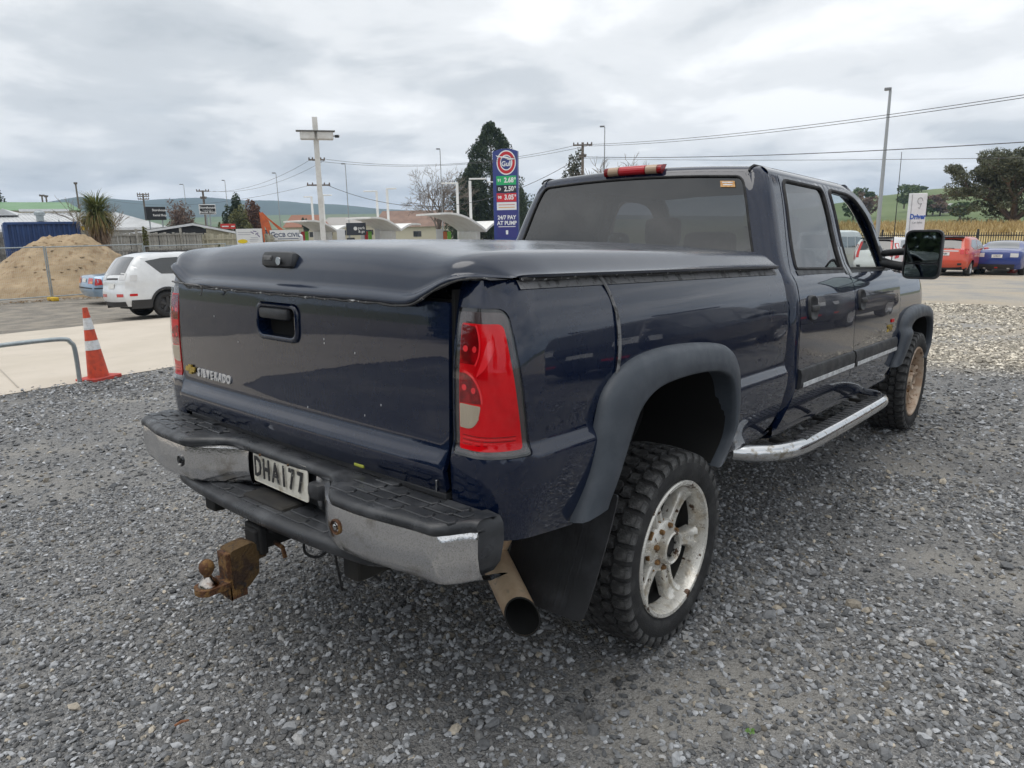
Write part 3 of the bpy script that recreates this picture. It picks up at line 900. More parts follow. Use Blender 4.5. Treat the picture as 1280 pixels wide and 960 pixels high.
for pts in ([(.10, -1.10, .62), (.13, -1.13, .56), (.17, -1.10, .54), (.20, -1.05, .58)], [(.20, -1.06, .60), (.19, -1.04, .48), (.18, -1.02, .38)], [(.26, -1.08, .62), (.31, -1.02, .52), (.36, -.98, .46)]):
    part('trailer_wire', MB().tube(catmull(pts, 6), .005, 6), RUBBER, parent=hitch, M=I4)

# ------------------------------------------------------------------ exhaust
ax0, ax1 = Vector((.50, -.575, .485)), Vector((.80, -.735, .372))
dx = (ax1 - ax0).normalized()
cutn = Vector((.62, -.62, .20)).normalized()
pipe = MB().tube([ax0 + (ax1 - ax0) * t for t in (0, .3, .6, 1)], .056, 28, cap=False)
nv = len(pipe.v)
for i in range(nv - 28, nv):
    p = Vector(pipe.v[i]); p = p + dx * ((ax1 - p).dot(cutn) / dx.dot(cutn)); pipe.v[i] = tuple(p)
exh = part('exhaust_pipe', pipe, PIPE, fix=True, M=I4)
inn = MB().tube([ax0 + (ax1 - ax0) * t for t in (.1, .6, 1)], .0535, 28, cap=True)
nv = len(inn.v)
for i in range(nv - 28, nv):
    p = Vector(inn.v[i]); p = p + dx * ((ax1 - p).dot(cutn) / dx.dot(cutn)) - cutn * .001; inn.v[i] = tuple(p)
inn.f = [f for f in inn.f if len(f) == 4] + [tuple(range(28))]
part('pipe_bore', inn, SOOT_SHADE, parent=exh, M=I4)
rim_ = [Vector(pipe.v[i]) for i in range(len(pipe.v) - 28, len(pipe.v))]
part('pipe_lip', MB().tube([tuple(p) for p in rim_], .003, 6, closed=True), DARK, parent=exh, M=I4)
part('exhaust_elbow', MB().tube(catmull([(.36, .1, .55), (.42, -.25, .56), (.46, -.48, .515), ax0 + dx * .03], 6), .050, 16), PIPE, parent=exh, M=I4)
part('pipe_hanger', MB().bbox((.585, -.585, .53), (.05, .035, .11), .008, Matrix.Rotation(.5, 4, 'Y')), PIPE, parent=exh, smooth=False, M=I4)

# mud flaps
for sgn in (1, -1):
    def mf(u, v):
        x = .60 + .415 * u - .05 * (1 - v) * u
        return (sgn * x, -.485 - .13 * (1 - v) ** 1.3 - .02 * math.sin(u * PI) * (1 - v), .355 + .43 * v - .0 * u)
    m_ = patch(rpoly([(0, 0.02), (.97, 0), (1, .06), (1, 1), (0, 1)], .03), [], .09, mf, thick=.008, flip=sgn < 0)
    fl = part('mud_flap', m_, BLACKP, M=I4)
    for k in range(12):
        part('flap_rib', MB().strip([[tuple(Vector(mf(.05 + k * .068 + w, v)) + Vector((0, -.0008 - (.0009 if 0 < w < .02 else 0), 0))) for v in (.05, .4, .7, .97)] for w in (0, .01, .02)]), BLACKP, parent=fl, M=I4, fix=True)
# ------------------------------------------------------------------ cab
YB = pchip([.66, 1.40, 1.50, 1.60, 1.93, 1.955, 1.975, 1.99, 2.0, 2.006], [1.045, 1.045, 1.05, 1.075, 1.174, 1.188, 1.206, 1.232, 1.262, 1.30])
YD = pchip([.66, .70, .75, .85, 1.0, 1.2, 1.35, 1.45, 1.6, 1.93, 2.01], [1.0, 1.03, 1.06, 1.13, 1.155, 1.16, 1.16, 1.18, 1.25, 1.37, 1.40])
RC = .10
def crown(x, z): return .03 * (1 - (x / .75) ** 2) * sstep(1.72, 1.96, z)
def cabpt(s, z):
    a = abs(s); sg = 1 if s >= 0 else -1
    Wz = PC(min(z, 2.0)); yb = YB(min(z, 2.006))
    if a <= 1: x = a * (Wz - RC); y = yb
    elif a <= 2:
        ph = (a - 1) * PI / 2
        x = Wz - RC + RC * math.sin(ph); y = yb + RC * (1 - math.cos(ph))
    else:
        x = Wz; y = yb + RC + (a - 2) * max(YD(z) - .006 - yb - RC, .004)
    return (sg * x, y - .035 * (1 - min(1, (x / .75)) ** 2) * sstep(1.40, 1.5, z) * 1.0, z + crown(x, z))
RW = rpoly([(-.985, 1.50), (.985, 1.50), (.985, 1.938), (-.985, 1.938)], [.06, .06, .05, .05])
CV = [.70, .8, .9, 1.0, 1.1, 1.2, 1.3, 1.36, 1.40, 1.42, 1.44, 1.46, 1.48, 1.50, 1.55, 1.60, 1.65, 1.7, 1.75, 1.8, 1.85, 1.9, 1.93, 1.945, 1.955]
cabback = part('cab_back', patch([(-3, .69), (3, .69), (3, 1.966), (-3, 1.966)], [RW], .125, cabpt, thick=.01, vlines=CV, rimstep=.06), PAINT, angle=60)
def cab_in(s, z, d):
    p = cabpt(s, z); return (p[0] * (1 - d * .5), p[1] + d, p[2])
rwin = part('rear_window', patch(rpoly([(-.995, 1.495), (.995, 1.495), (.995, 1.943), (-.995, 1.943)], .05), [], .12, lambda s, z: cab_in(s, z, .004)), TINT)
rwp = [Vector(cab_in(u, v, -.0005)) for u, v in densify(RW, .05)]
part('window_seal', MB().tube(rwp, .0065, 6, closed=True), RUBBER, parent=rwin)
# maker's sticker in the corner of the rear window
stk = MB().grid(lambda u, v: tuple(Vector(cab_in(.80 + .115 * u, 1.885 + .03 * v, .0015))), 6, 2)
part('sticker', stk, STICK, parent=rwin)
for k, (s0, s1, z0) in enumerate(((.815, .90, 1.905), (.82, .895, 1.894))):
    part('sticker_line', MB().grid(lambda u, v: tuple(Vector(cab_in(s0 + (s1 - s0) * u, z0 + .005 * v, .0008))), 4, 1), WHITESTRIP, parent=rwin)

# roof: one sheet rolled over the back edge and the gutters
ZT = 1.962
def roofz(x, y): return 1.999 + .030 * (1 - (x / .75) ** 2) - .05 * sstep(2.45, 2.86, y) ** 2
rows = []
SS = np.concatenate([np.linspace(-2, -1, 9), np.linspace(-.94, .94, 33), np.linspace(1, 2, 9)])
roll = [(0, 0), (.006, .22), (.014, .44), (.026, .64), (.044, .81), (.070, .92), (.11, .98), (.17, 1.0)]
base_row = [Vector(cabpt(s_, ZT)) for s_ in SS]
for dy, fz in roll:
    row = []
    for p in base_row:
        ax_ = abs(p.x); xx = ax_ + (min(ax_, .700) - ax_) * fz if ax_ > .700 else ax_
        xx = math.copysign(xx, p.x); yy = p.y + dy
        row.append((xx, yy, p.z + (roofz(xx, yy) - p.z) * fz))
    rows.append(row)
for t in np.linspace(0.06, 1, 18):
    row = []
    for p in rows[len(roll) - 1]:
        yf = 2.83 - .10 * (abs(p[0]) / .70) ** 2
        yy = p[1] + (yf - p[1]) * t
        row.append((p[0], yy, roofz(p[0], yy)))
    rows.append(row)
roof = part('roof', MB().strip(rows), PAINT, angle=80, fix=True)
for sgn in (1, -1):
    part('roof_ditch', MB().tube([(sgn * .678, p[1] - .001, p[2] + .001) for p in [r[np.argmin([abs(q[0] - .678) for q in rows[0]])] for r in rows[:8]]][:0] + [(sgn * .672, 1.176, 1.972), (sgn * .671, 1.192, 1.990)] + [(sgn * .669, y, roofz(.669, y) + .0005) for y in np.linspace(1.24, 2.72, 20)], .006, 6), RUBBER, parent=roof)
    rr_ = MB().strip([[(sgn * x, y, z - .05 * sstep(2.45, 2.86, y) ** 2) for x, z in ((.738, 1.955), (.7385, 1.966), (.732, 1.978), (.720, 1.990), (.706, 1.999), (.694, 2.003))] for y in np.linspace(1.262, 2.76, 20)])
    part('roof_rail', rr_, PAINT, fix=True)
# third brake light
def tb(x, w): return (x, 1.160 - .035 * (1 - (x / .75) ** 2) + .030 - w, 2.030 + .0)
def lamp_block(x0, x1, m, name, par, dz=0.0, g=0.0):
    mb = MB()
    prof = [(.012, -.028), (-.008, -.025), (-.016, -.014), (-.016, .004), (-.008, .017), (.012, .024), (.05, .027)]
    rows = [[(x, 1.186 - .035 * (1 - (x / .75) ** 2) + a - g, 1.985 + .03 * (1 - (x / .75) ** 2) + b + dz) for a, b in prof] for x in np.linspace(x0, x1, 8)]
    mb.strip(rows)
    for row in (rows[0], rows[-1]):
        mb.add(row, [tuple(range(len(row)))])
    return part(name, mb, m, parent=par, angle=50, fix=True)
brk = lamp_block(-.186, .186, DREDL, 'third_brake_light', truck)
lamp_block(-.083, .083, BRKL, 'brake_lens', brk, g=.003)
lamp_block(-.158, -.090, CARGOL, 'cargo_lens', brk, g=.003)
lamp_block(.090, .158, CARGOL, 'cargo_lens', brk, g=.003)

# doors
WR = rpoly([(1.275, 1.480), (2.035, 1.470), (2.050, 1.938), (1.415, 1.942)], [.02, .02, .06, .07])
WF = rpoly([(2.165, 1.470), (2.965, 1.462), (2.975, 1.58), (2.885, 1.79), (2.665, 1.912), (2.52, 1.934), (2.175, 1.938)], [.015, .02, .1, .15, .12, .1, .05])
DR = [(YD(z) + .003, z) for z in np.linspace(.70, 1.968, 26)]
rdoor_o = [(1.03, .692)] + [(2.015, .692), (2.06, .76), (2.092, .86), (2.097, 1.0), (2.090, 1.30), (2.085, 1.45), (2.097, 1.968)] + DR[::-1]
fdoor_o = [(2.023, .692), (3.02, .692), (3.12, .76), (3.168, .9), (3.168, 1.36), (3.15, 1.415), (3.11, 1.45), (3.065, 1.60), (2.96, 1.83), (2.84, 1.915), (2.70, 1.962), (2.55, 1.968), (2.104, 1.968), (2.092, 1.45), (2.098, 1.30), (2.104, 1.0), (2.099, .86), (2.067, .76)]
DV = [.70, .74, .78, .83, .88, .93, .98, 1.03, 1.08, 1.14, 1.2, 1.25, 1.3, 1.33, 1.36, 1.38, 1.40, 1.415, 1.43, 1.44, 1.45, 1.46, 1.475, 1.55, 1.65, 1.75, 1.85, 1.92, 1.945, 1.96]
def doorpt(y, z, off=0.0): return (PC(z) + off, y, z)
HANDLES = {}
for sgn in (1, -1):
    f_ = doorpt if sgn > 0 else mir(doorpt)
    rd = part('rear_door', patch(rdoor_o, [WR], .07, f_, thick=.03, flip=sgn < 0, vlines=DV, rimstep=.04), PAINT)
    fd = part('front_door', patch(fdoor_o, [WF], .07, f_, thick=.03, flip=sgn < 0, vlines=DV, rimstep=.04), PAINT)
    for d_, wpoly in ((rd, WR), (fd, WF)):
        g_ = [(sgn * (PC(z) - .002), y, z) for y, z in densify(wpoly, .04)]
        part('window_seal', MB().tube(g_, .011, 6, closed=True), RUBBER, parent=d_)
        o_ = [(sgn * (PC(z) + .001), y, z) for y, z in densify(wpoly, .04)]
    gl = lambda y, z: (sgn * (PC(z) - .006), y, z)
    part('door_glass', patch(WR, [], .12, gl, flip=sgn < 0), TINT2, parent=rd)
    # sill strips under the glass, black pillar tape
    part('belt_strip', MB().strip([[(sgn * (PC(z) + .004), y, z) for z in (1.452, 1.462, 1.476)] for y in np.linspace(1.26, 2.08, 9)]), BLACKP, parent=rd, fix=True)
    part('belt_strip', MB().strip([[(sgn * (PC(z) + .004), y, z) for z in (1.448, 1.458, 1.470)] for y in np.linspace(2.11, 3.02, 9)]), BLACKP, parent=fd, fix=True)
    part('pillar_tape', MB().strip([[(sgn * (PC(z) + .003), y, z) for z in (1.44, 1.50, 1.56, 1.60)] for y in (2.050, 2.075, 2.094)]), BLACKG, parent=rd, fix=True)
    part('pillar_tape', MB().strip([[(sgn * (PC(z) + .003), y, z) for z in (1.44, 1.50, 1.56, 1.60)] for y in (2.107, 2.13, 2.155)]), BLACKG, parent=fd, fix=True)
    # mouldings
    for d_, y0, y1 in ((rd, 1.165, 2.082), (fd, 2.112, 3.10)):
        rows = [[(sgn * (PC(z) + w), y, z) for z, w in ((.985, .001), (.980, .013), (.955, .018), (.905, .018), (.884, .014), (.880, .001))] for y in np.linspace(y0, y1, 12)]
        mo = MB().strip(rows)
        for row in (rows[0], rows[-1]): mo.add(row, [tuple(range(len(row)))])
        part('side_moulding', mo, BLACKP, parent=d_, fix=True, angle=30)
        part('moulding_strip', MB().strip([[(sgn * (PC(z) + w), y, z) for z, w in ((.914, .016), (.912, .021), (.890, .021), (.888, .014))] for y in np.linspace(y0 + .03, y1 - .004, 10)]), WHITESTRIP, parent=d_, fix=True, angle=30)
    # handles: black oval cup with a pull bar
    for d_, hy in ((rd, 1.335), (fd, 2.215)):
        cup = []
        oo = rpoly([(hy - .062, 1.222), (hy + .062, 1.222), (hy + .062, 1.350), (hy - .062, 1.350)], .045, 6)
        cy_, cz_ = hy, 1.286
        for a in oo:
            cup.append([(sgn * (PC(cz_ + (a[1] - cz_) * k) + w), cy_ + (a[0] - cy_) * k, cz_ + (a[1] - cz_) * k) for k, w in ((1.0, 0.0), (.99, .008), (.92, .013), (.80, .010), (.70, .002), (.01, .001))])
        cup.append(cup[0])
        part('handle_cup', MB().strip(cup), BLACKP, parent=d_, fix=True, angle=60)
        part('handle_pull', MB().bbox((sgn * (PC(1.285) + .016), hy, 1.284), (.016, .112, .030), .008), BLACKP, parent=d_)
    part('mirror_sail', patch(rpoly([(2.985, 1.455), (3.10, 1.45), (3.05, 1.60), (2.995, 1.62)], .008), [], .06, lambda y, z: (sgn * (PC(z) + .004), y, z), flip=sgn < 0), BLACKP, parent=fd)
    # tow mirror
    mh = MB()
    oo = rpoly([(-.108, -.155), (.108, -.155), (.108, .155), (-.108, .155)], .045, 6)
    mc = Vector((sgn * 1.176, 2.845, 1.556))
    rows = []
    for u, v in oo:
        rows.append([tuple(mc + Vector((u * k * sgn, yy, v * k))) for k, yy in ((.93, -.045), (1.0, -.045), (1.02, -.02), (.97, .03), (.75, .085), (.35, .105), (.01, .108))])
    rows.append(rows[0])
    hd = part('mirror_housing', MB().strip(rows), BLACKP, parent=fd, fix=True, angle=50)
    tilt = rad(7)
    def mg(poly, name, m, d):
        v = [tuple(mc + Vector((a * sgn, -.040 - d + a * math.sin(tilt) * .3, b))) for a, b in poly]
        return part(name, MB().add(v, [tuple(range(len(v)))]), m, parent=fd, smooth=False, fix=True)
    part('mirror_back', MB().bbox(mc + Vector((0, -.02, 0)), (.195, .03, .285), .008), BLACKP, parent=fd, smooth=False)
    mg(rpoly([(-.094, -.052), (.094, -.052), (.094, .143), (-.094, .143)], .03), 'mirror_glass', MIRROR, .002)
    mg(rpoly([(-.094, -.143), (.094, -.143), (.094, -.062), (-.094, -.062)], .02), 'spotter_glass', MIRROR, .002)
    for dz, r_ in ((.045, .024), (-.055, .030)):
        part('mirror_arm', MB().tube(catmull([(sgn * .905, 2.99, 1.535 + dz * .6), (sgn * .97, 2.93, 1.532 + dz * .8), (sgn * 1.06, 2.885, 1.53 + dz), (sgn * 1.12, 2.87, 1.53 + dz)], 4), r_, 10), BLACKP, parent=fd)
    # rocker and its bright lip
    part('rocker_panel', MB().strip([[(sgn * x, y, z) for x, z in ((.962, .700), (.966, .680), (.955, .655), (.90, .640), (.78, .645))] for y in np.linspace(.98, 3.12, 10)]), PAINT, fix=True, angle=50)
    part('bed_sill', MB().strip([[(sgn * x, y, z) for x, z in ((.966, .705), (.962, .690), (.945, .672), (.88, .668))] for y in np.linspace(.36, .93, 8)]), PAINT, fix=True, angle=50)
    # front fender
    def fend(y, z, off=0.0):
        x = PB(z) if z < 1.2 else PB(z + .06 * sstep(1.2, 1.38, z))
        return (x - .24 * max(0, min(1, (y - 3.85) / .9)) ** 1.25 + off, y, z)
    arch = [(a * .98 + 3.845, (b - .72) * .83 + .70 + .05) for a, b in FMID]
    arch = [p for p in arch if p[1] > .72]
    fo = [(3.176, .70), (3.176 + .01, .70)] + arch + [(4.30, .72), (4.78, .80), (4.78, 1.30), (4.5, 1.36), (3.9, 1.405), (3.176, 1.425)]
    part('front_fender', patch(fo, [], .06, fend if sgn > 0 else mir(fend), thick=.012, flip=sgn < 0, vlines=VL), PAINT)
    FO2 = [(a * .98 + 3.845, (b - .72) * .83 + .75) for a, b in FLO]; FI2 = [(a * .98 + 3.845, (b - .72) * .83 + .75) for a, b in FLI]
    flare(FO2, FI2, sgn=sgn, X=1.045, body=lambda y, z: fend(y, z)[0])
    part('wheel_liner', MB().strip([[(sgn * x, a + (3.845 - 3.845), b) for x in (1.0, .8, .55)] for a, b in FI2]), SOOT_SHADE, fix=True)  # arch liners coloured near-black to stand for the shade there
    part('wheel_liner', MB().strip([[(sgn * x, a, b + .01) for x in (1.0, .8, .60)] for a, b in FLI]), SOOT_SHADE, fix=True)
    # headlamp at the corner
    part('headlight', MB().bbox((sgn * .66, 4.72, 1.20), (.20, .12, .18), .03), CLEARL)
    part('corner_lamp', patch(rpoly([(4.52, 1.12), (4.76, 1.12), (4.76, 1.28), (4.56, 1.28)], .02), [], .06, (lambda y, z: fend(y, z, .006)) if sgn > 0 else mir(lambda y, z: fend(y, z, .006)), flip=sgn < 0), CHROME)
# badge on the front door
me = text_mesh('2500', .062, .002, BODY @ frame((PC(1.06) + .003, 2.93, 1.055), (0, 1, 0), (0, 0, 1), (1, 0, 0)), .002, 'CENTER', 1.0)
fdR = [o for o in truck.children if o.name.startswith('front_door')][0]
link('badge_lettering', me, fdR, GOLD)
part('badge_bar', MB().bbox((PC(1.10) + .003, 2.99, 1.105), (.006, .07, .022), .002), REDL, parent=fdR, smooth=False)

# windscreen, A pillars, cowl, bonnet, front end
wst = [Vector((x, 2.83 - .10 * (abs(x) / .70) ** 2, 1.985 - .02 * (x / .7) ** 2)) for x in np.linspace(-.685, .685, 15)]
wsb = [Vector((x, 3.50 - .28 * (abs(x) / .86) ** 2, 1.445)) for x in np.linspace(-.83, .83, 15)]
part('windscreen', MB().strip([[tuple(a.lerp(b, t)) for a, b in zip(wst, wsb)] for t in np.linspace(0, 1, 6)]), CLEARG, fix=True)
for sgn in (1, -1):
    P = [Vector((sgn * .685, 2.66, 1.975)), Vector((sgn * .725, 2.84, 1.885)), Vector((sgn * .775, 2.98, 1.74)), Vector((sgn * .83, 3.10, 1.57)), Vector((sgn * .87, 3.18, 1.43))]
    part('windscreen_pillar', MB().tube(catmull(P, 5), .038, 10), PAINT)
def hood(u, v):
    x = (u - .5) * 2 * .945; y = 3.20 + 1.55 * v
    yy = y + (.30 - .28 * (x / .86) ** 2) * (1 - v) ** 3 * .6
    z = 1.465 - .03 * v - .10 * v ** 3 - .045 * (x / .945) ** 2 - .035 * sstep(.80, .945, abs(x)) + .012 * (1 - sstep(.45, .52, abs(x)))
    return (x - (x / .945) * .24 * max(0, min(1, (yy - 3.85) / .9)) ** 1.25, yy, z)
part('bonnet', MB().grid(hood, 40, 24), PAINT, fix=True)
part('grille', MB().bbox((0, 4.74, 1.16), (1.2, .10, .36), .04), BLACKP)
part('grille_bar', MB().bbox((0, 4.80, 1.16), (1.15, .05, .06), .02), CHROME)
part('front_bumper', MB().bbox((0, 4.80, .84), (1.46, .22, .26), .06), CHROME)
# aerial
A0 = Vector((.885, 3.30, 1.42))
aer = part('aerial', MB().tube([tuple(A0), tuple(A0 + Vector((.0, -.015, .40))), tuple(A0 + Vector((.0, -.04, .84)))], [.004, .003, .002], 6), BLACKP)
part('aerial_base', MB().lathe([(.022, 0), (.018, .012), (.008, .03), (0, .03)], 12, 'Z', A0 - Vector((0, 0, .012))), BLACKP, parent=aer, fix=True)

# side steps
for sgn in (1, -1):
    pth = catmull([(sgn * .92, .62, .655), (sgn * 1.01, .68, .652), (sgn * 1.085, .80, .650), (sgn * 1.125, 1.0, .650), (sgn * 1.13, 1.6, .645), (sgn * 1.13, 2.25, .645), (sgn * 1.115, 2.42, .645), (sgn * 1.06, 2.53, .645), (sgn * .95, 2.58, .645)], 8)
    st = part('side_step', MB().tube(pth, .040, 16), STEPCHR)
    for y in (1.05, 1.7, 2.4): part('step_bracket', MB().bbox((sgn * 1.03, y, .628), (.20, .03, .02), .004), DARK, parent=st, smooth=False)
    part('step_pad', MB().bbox((sgn * 1.112, 1.62, .682), (.062, 1.34, .012), .005), BLACKP, parent=st)
    for k in range(22): part('pad_rib', MB().bbox((sgn * 1.112, .97 + k * .061, .689), (.052, .026, .008), .003), BLACKP, parent=st, smooth=False)

# underbody: frame, axles, springs, tanks, floor
part('bed_floor', MB().box((0, -.04, 1.16), (1.9, 2.04, .03)), SOOT_SHADE, smooth=False)  # painted near-black as the shade above the wheel well
part('bed_inner', MB().box((0, -1.06, 1.18), (1.64, .02, .50)), SOOT_SHADE, smooth=False)
part('cab_floor', MB().box((0, 2.15, .66), (1.84, 2.1, .03)), DARK, smooth=False)
for sgn in (1, -1):
    part('frame_rail', MB().bbox((sgn * .46, 1.7, .62), (.08, 5.8, .18), .01), DARK, smooth=False)
    part('inner_fender', MB().box((sgn * .60, -.14, .98), (.02, 1.0, .5)), DARK, smooth=False)
    part('leaf_spring', MB().tube(catmull([(sgn * .56, -.75, .68), (sgn * .56, -.35, .56), (sgn * .56, 0, .50), (sgn * .56, .35, .56), (sgn * .56, .75, .68)], 6), .028, 8), DARK)
    part('shock_absorber', MB().tube([(sgn * .62, .05, .42), (sgn * .60, .26, .88)], .026, 10), BLACKP)
    part('mud_rail', MB().box((sgn * .50, 3.87, .95), (.02, 1.1, .55)), DARK, smooth=False)
part('rear_axle', MB().tube([(-.78, 0, .40), (.78, 0, .40)], .05, 12).lathe([(0, -.16), (.09, -.14), (.15, -.05), (.15, .05), (.09, .14), (0, .16)], 18, 'Y', (0, 0, .40)), DARK, M=I4, fix=True)
part('front_axle', MB().tube([(-.80, 3.886, .40), (.80, 3.886, .40)], .045, 12), DARK, M=I4)
part('spare_wheel', MB().lathe([(.20, -.1), (.36, -.1), (.38, 0), (.36, .1), (.20, .1)], 28, 'Z', (0, -.62, .74), closed=True), RUBBER, fix=True)
part('fuel_tank', MB().bbox((-.62, 1.3, .62), (.28, 1.0, .26), .04), DARK)

# interior
part('headlining', MB().grid(lambda u, v: (-.64 + 1.28 * u, 1.25 + 1.45 * v, 1.955 + .02 * (1 - (2 * u - 1) ** 2)), 6, 4), HEADL)
def seat(x, y, m, name='front_seat', w=.50, hr=True):
    s_ = part(name, MB().bbox((x, y, 1.02), (w, .52, .16), .05).bbox((x, y - .26, 1.30), (w, .14, .58), .06, Matrix.Rotation(rad(14), 4, 'X')), m)
    if hr: part('headrest', MB().bbox((x, y - .335, 1.70), (.28, .10, .20), .045), m, parent=s_)
    return s_
seat(-.42, 2.62, SEATL); seat(.42, 2.62, SEATM)
part('rear_bench', MB().bbox((0, 1.62, 1.0), (1.5, .50, .16), .05).bbox((0, 1.30, 1.28), (1.5, .14, .50), .06, Matrix.Rotation(rad(12), 4, 'X')), SEATM)
for x in (-.45, .45): part('headrest', MB().bbox((x, 1.24, 1.60), (.30, .09, .14), .04), SEATM, parent=[o for o in truck.children if o.name.startswith('rear_bench')][0])
part('dashboard', MB().bbox((0, 3.18, 1.30), (1.60, .40, .30), .08), BLACKP)
part('steering_wheel', MB().tube([(.38 + .19 * math.cos(a), 2.96 + .07 * math.sin(a), 1.36 + .17 * math.sin(a)) for a in np.linspace(0, 2 * PI, 24, endpoint=False)], .016, 8, closed=True), BLACKP)
part('door_lining', MB().box((-.90, 2.1, 1.1), (.02, 2.0, .7)), SEATM, smooth=False)
part('door_lining', MB().box((.90, 2.1, 1.1), (.02, 2.0, .7)), SEATM, smooth=False)

# ------------------------------------------------------------------ wheels
TR = .398       # tyre radius
NP = 38         # tread pitches round the tyre
def tyre_block(poly, r0, r1, chamf=.90):
    """poly: (lateral, along) in metres, laid on the tyre's crown"""
    n = len(poly)
    cx_ = sum(p[0] for p in poly) / n; cy_ = sum(p[1] for p in poly) / n
    def crn(l): return -.010 * (abs(l) / .13) ** 2.5
    def pos(l, c, r):
        a = c / TR; rr = r + crn(l); return (l, rr * math.sin(a), rr * math.cos(a))
    v = [pos(l, c, r0) for l, c in poly] + [pos(cx_ + (l - cx_) * chamf, cy_ + (c - cy_) * chamf, r1) for l, c in poly]
    f = [tuple(range(n, 2 * n))] + [(i, (i + 1) % n, n + (i + 1) % n, n + i) for i in range(n)]
    return MB().add(v, f)
pitch = 2 * PI * TR / NP
rt = random.Random(5)
BLK = []
g_ = pitch
for sd_ in (1, -1):
    # shoulder lug, wrapping over the edge
    n_ = [(.088, -.40 * g_), (.112, -.42 * g_), (.136, -.40 * g_), (.138, .36 * g_), (.108, .30 * g_), (.086, .38 * g_), (.078, .0)]
    mb = tyre_block([(sd_ * l, c) for l, c in n_], TR - .016, TR)
    i0 = len(mb.v)
    side = []
    for c in (-.36 * g_, .30 * g_):
        a = c / TR
        for l, r in ((.136, TR - .012), (.143, TR - .030), (.141, TR - .052)):
            side.append((sd_ * l, r * math.sin(a), r * math.cos(a)))
        for l, r in ((.128, TR - .02), (.130, TR - .052)):
            side.append((sd_ * l, r * math.sin(a), r * math.cos(a)))
    mb.add(side, [(0, 5, 6, 1), (1, 6, 7, 2), (0, 1, 2, 4, 3), (5, 8, 9, 7, 6), (2, 7, 9, 4)])
    BLK.append((mb.mesh('tread_block'), 0.0 if sd_ > 0 else .5))
    n_ = [(.034, -.36 * g_), (.056, -.46 * g_), (.078, -.34 * g_), (.070, .02 * g_), (.080, .34 * g_), (.052, .40 * g_), (.032, .26 * g_), (.042, -.05 * g_)]
    BLK.append((tyre_block([(sd_ * l, c) for l, c in n_], TR - .016, TR + .001).mesh('tread_block'), .5 if sd_ > 0 else 0.0))
n_ = [(-.028, -.30 * g_), (-.006, -.44 * g_), (.026, -.36 * g_), (.034, .0), (.026, .30 * g_), (.004, .42 * g_), (-.026, .34 * g_), (-.034, .02)]
BLK.append((tyre_block(n_, TR - .016, TR + .002).mesh('tread_block'), .25))
for me_, _ in BLK:
    bm = bmesh.new(); bm.from_mesh(me_); bmesh.ops.recalc_face_normals(bm, faces=bm.faces); bm.to_mesh(me_); bm.free()
    me_.materials.append(TREAD)
TPROF = [(.262, .118), (.276, .126), (.290, .138), (.315, .146), (.340, .145), (.362, .138), (.378, .124), (.384, .09), (.3855, .0), (.384, -.09), (.378, -.124), (.362, -.138), (.340, -.145), (.315, -.146), (.290, -.138), (.276, -.126), (.262, -.118)]
tyre_me = MB().lathe(TPROF, 72, 'X').mesh('tyre')
bar_me = MB().lathe([(.262, .118), (.2775, .124), (.2785, .134), (.274, .140), (.262, .138), (.254, .120), (.250, .085), (.248, .055)], 64, 'X').mesh('wheel_barrel')
drum_me = MB().lathe([(0, .0), (.225, .0), (.247, .012), (.2475, .06)], 40, 'X').mesh('brake_drum')
hub_me = MB().lathe([(.062, .02), (.100, .045), (.112, .058), (.110, .074), (.098, .086), (.072, .092), (.067, .122), (.061, .127), (.055, .122), (.052, .098)], 36, 'X').mesh('hub')
cap_me = MB().lathe([(0, .112), (.030, .110), (.036, .100), (.054, .098)], 20, 'X').mesh('hub_cap')
cb = MB()
for k in range(8):
    a = 2 * PI * k / 8
    cb.lathe([(.006, .08), (.006, .097), (.0, .099)], 6, 'X', (0, .042 * math.cos(a), .042 * math.sin(a)))
nut_me = MB().lathe([(.012, .04), (.012, .096), (.009, .103), (0, .104)], 6, 'X').mesh('lug_nut')
win_me = MB().bbox((.068, 0, .1045), (.018, .036, .018), .004).mesh('hub_window')
# a spoke: broad, two ridges and a groove, widening into the rim
sp = MB()
rows = []
for r, w, dep in ((.090, .034, .078), (.13, .029, .076), (.17, .028, .076), (.21, .031, .080), (.236, .040, .088), (.251, .052, .102)):
    rows.append([(dep - .045, -w * 1.05, r), (dep - .006, -w, r), (dep + .002, -w * .82, r), (dep + .002, -w * .34, r), (dep - .012, -w * .22, r), (dep - .012, w * .22, r), (dep + .002, w * .34, r), (dep + .002, w * .82, r), (dep - .006, w, r), (dep - .045, w * 1.05, r)])
sp.strip(rows)
spoke_me = sp.mesh('spoke')
for me_ in (tyre_me, bar_me, drum_me, hub_me, cap_me, nut_me, win_me, spoke_me):
    bm = bmesh.new(); bm.from_mesh(me_); bmesh.ops.recalc_face_normals(bm, faces=bm.faces); bm.to_mesh(me_); bm.free()
    me_.polygons.foreach_set('use_smooth', [True] * len(me_.polygons)); me_.set_sharp_from_angle(angle=rad(40))
def inst(name, me, m, parent, rx=0.0):
    o = bpy.data.objects.new(name, me); COL.objects.link(o); o.parent = parent
    if len(me.materials) == 0: me.materials.append(m)
    o.rotation_euler = (rx, 0, 0)
    if me.materials[0] != m:
        o.material_slots[0].link = 'OBJECT'; o.material_slots[0].material = m
    return o
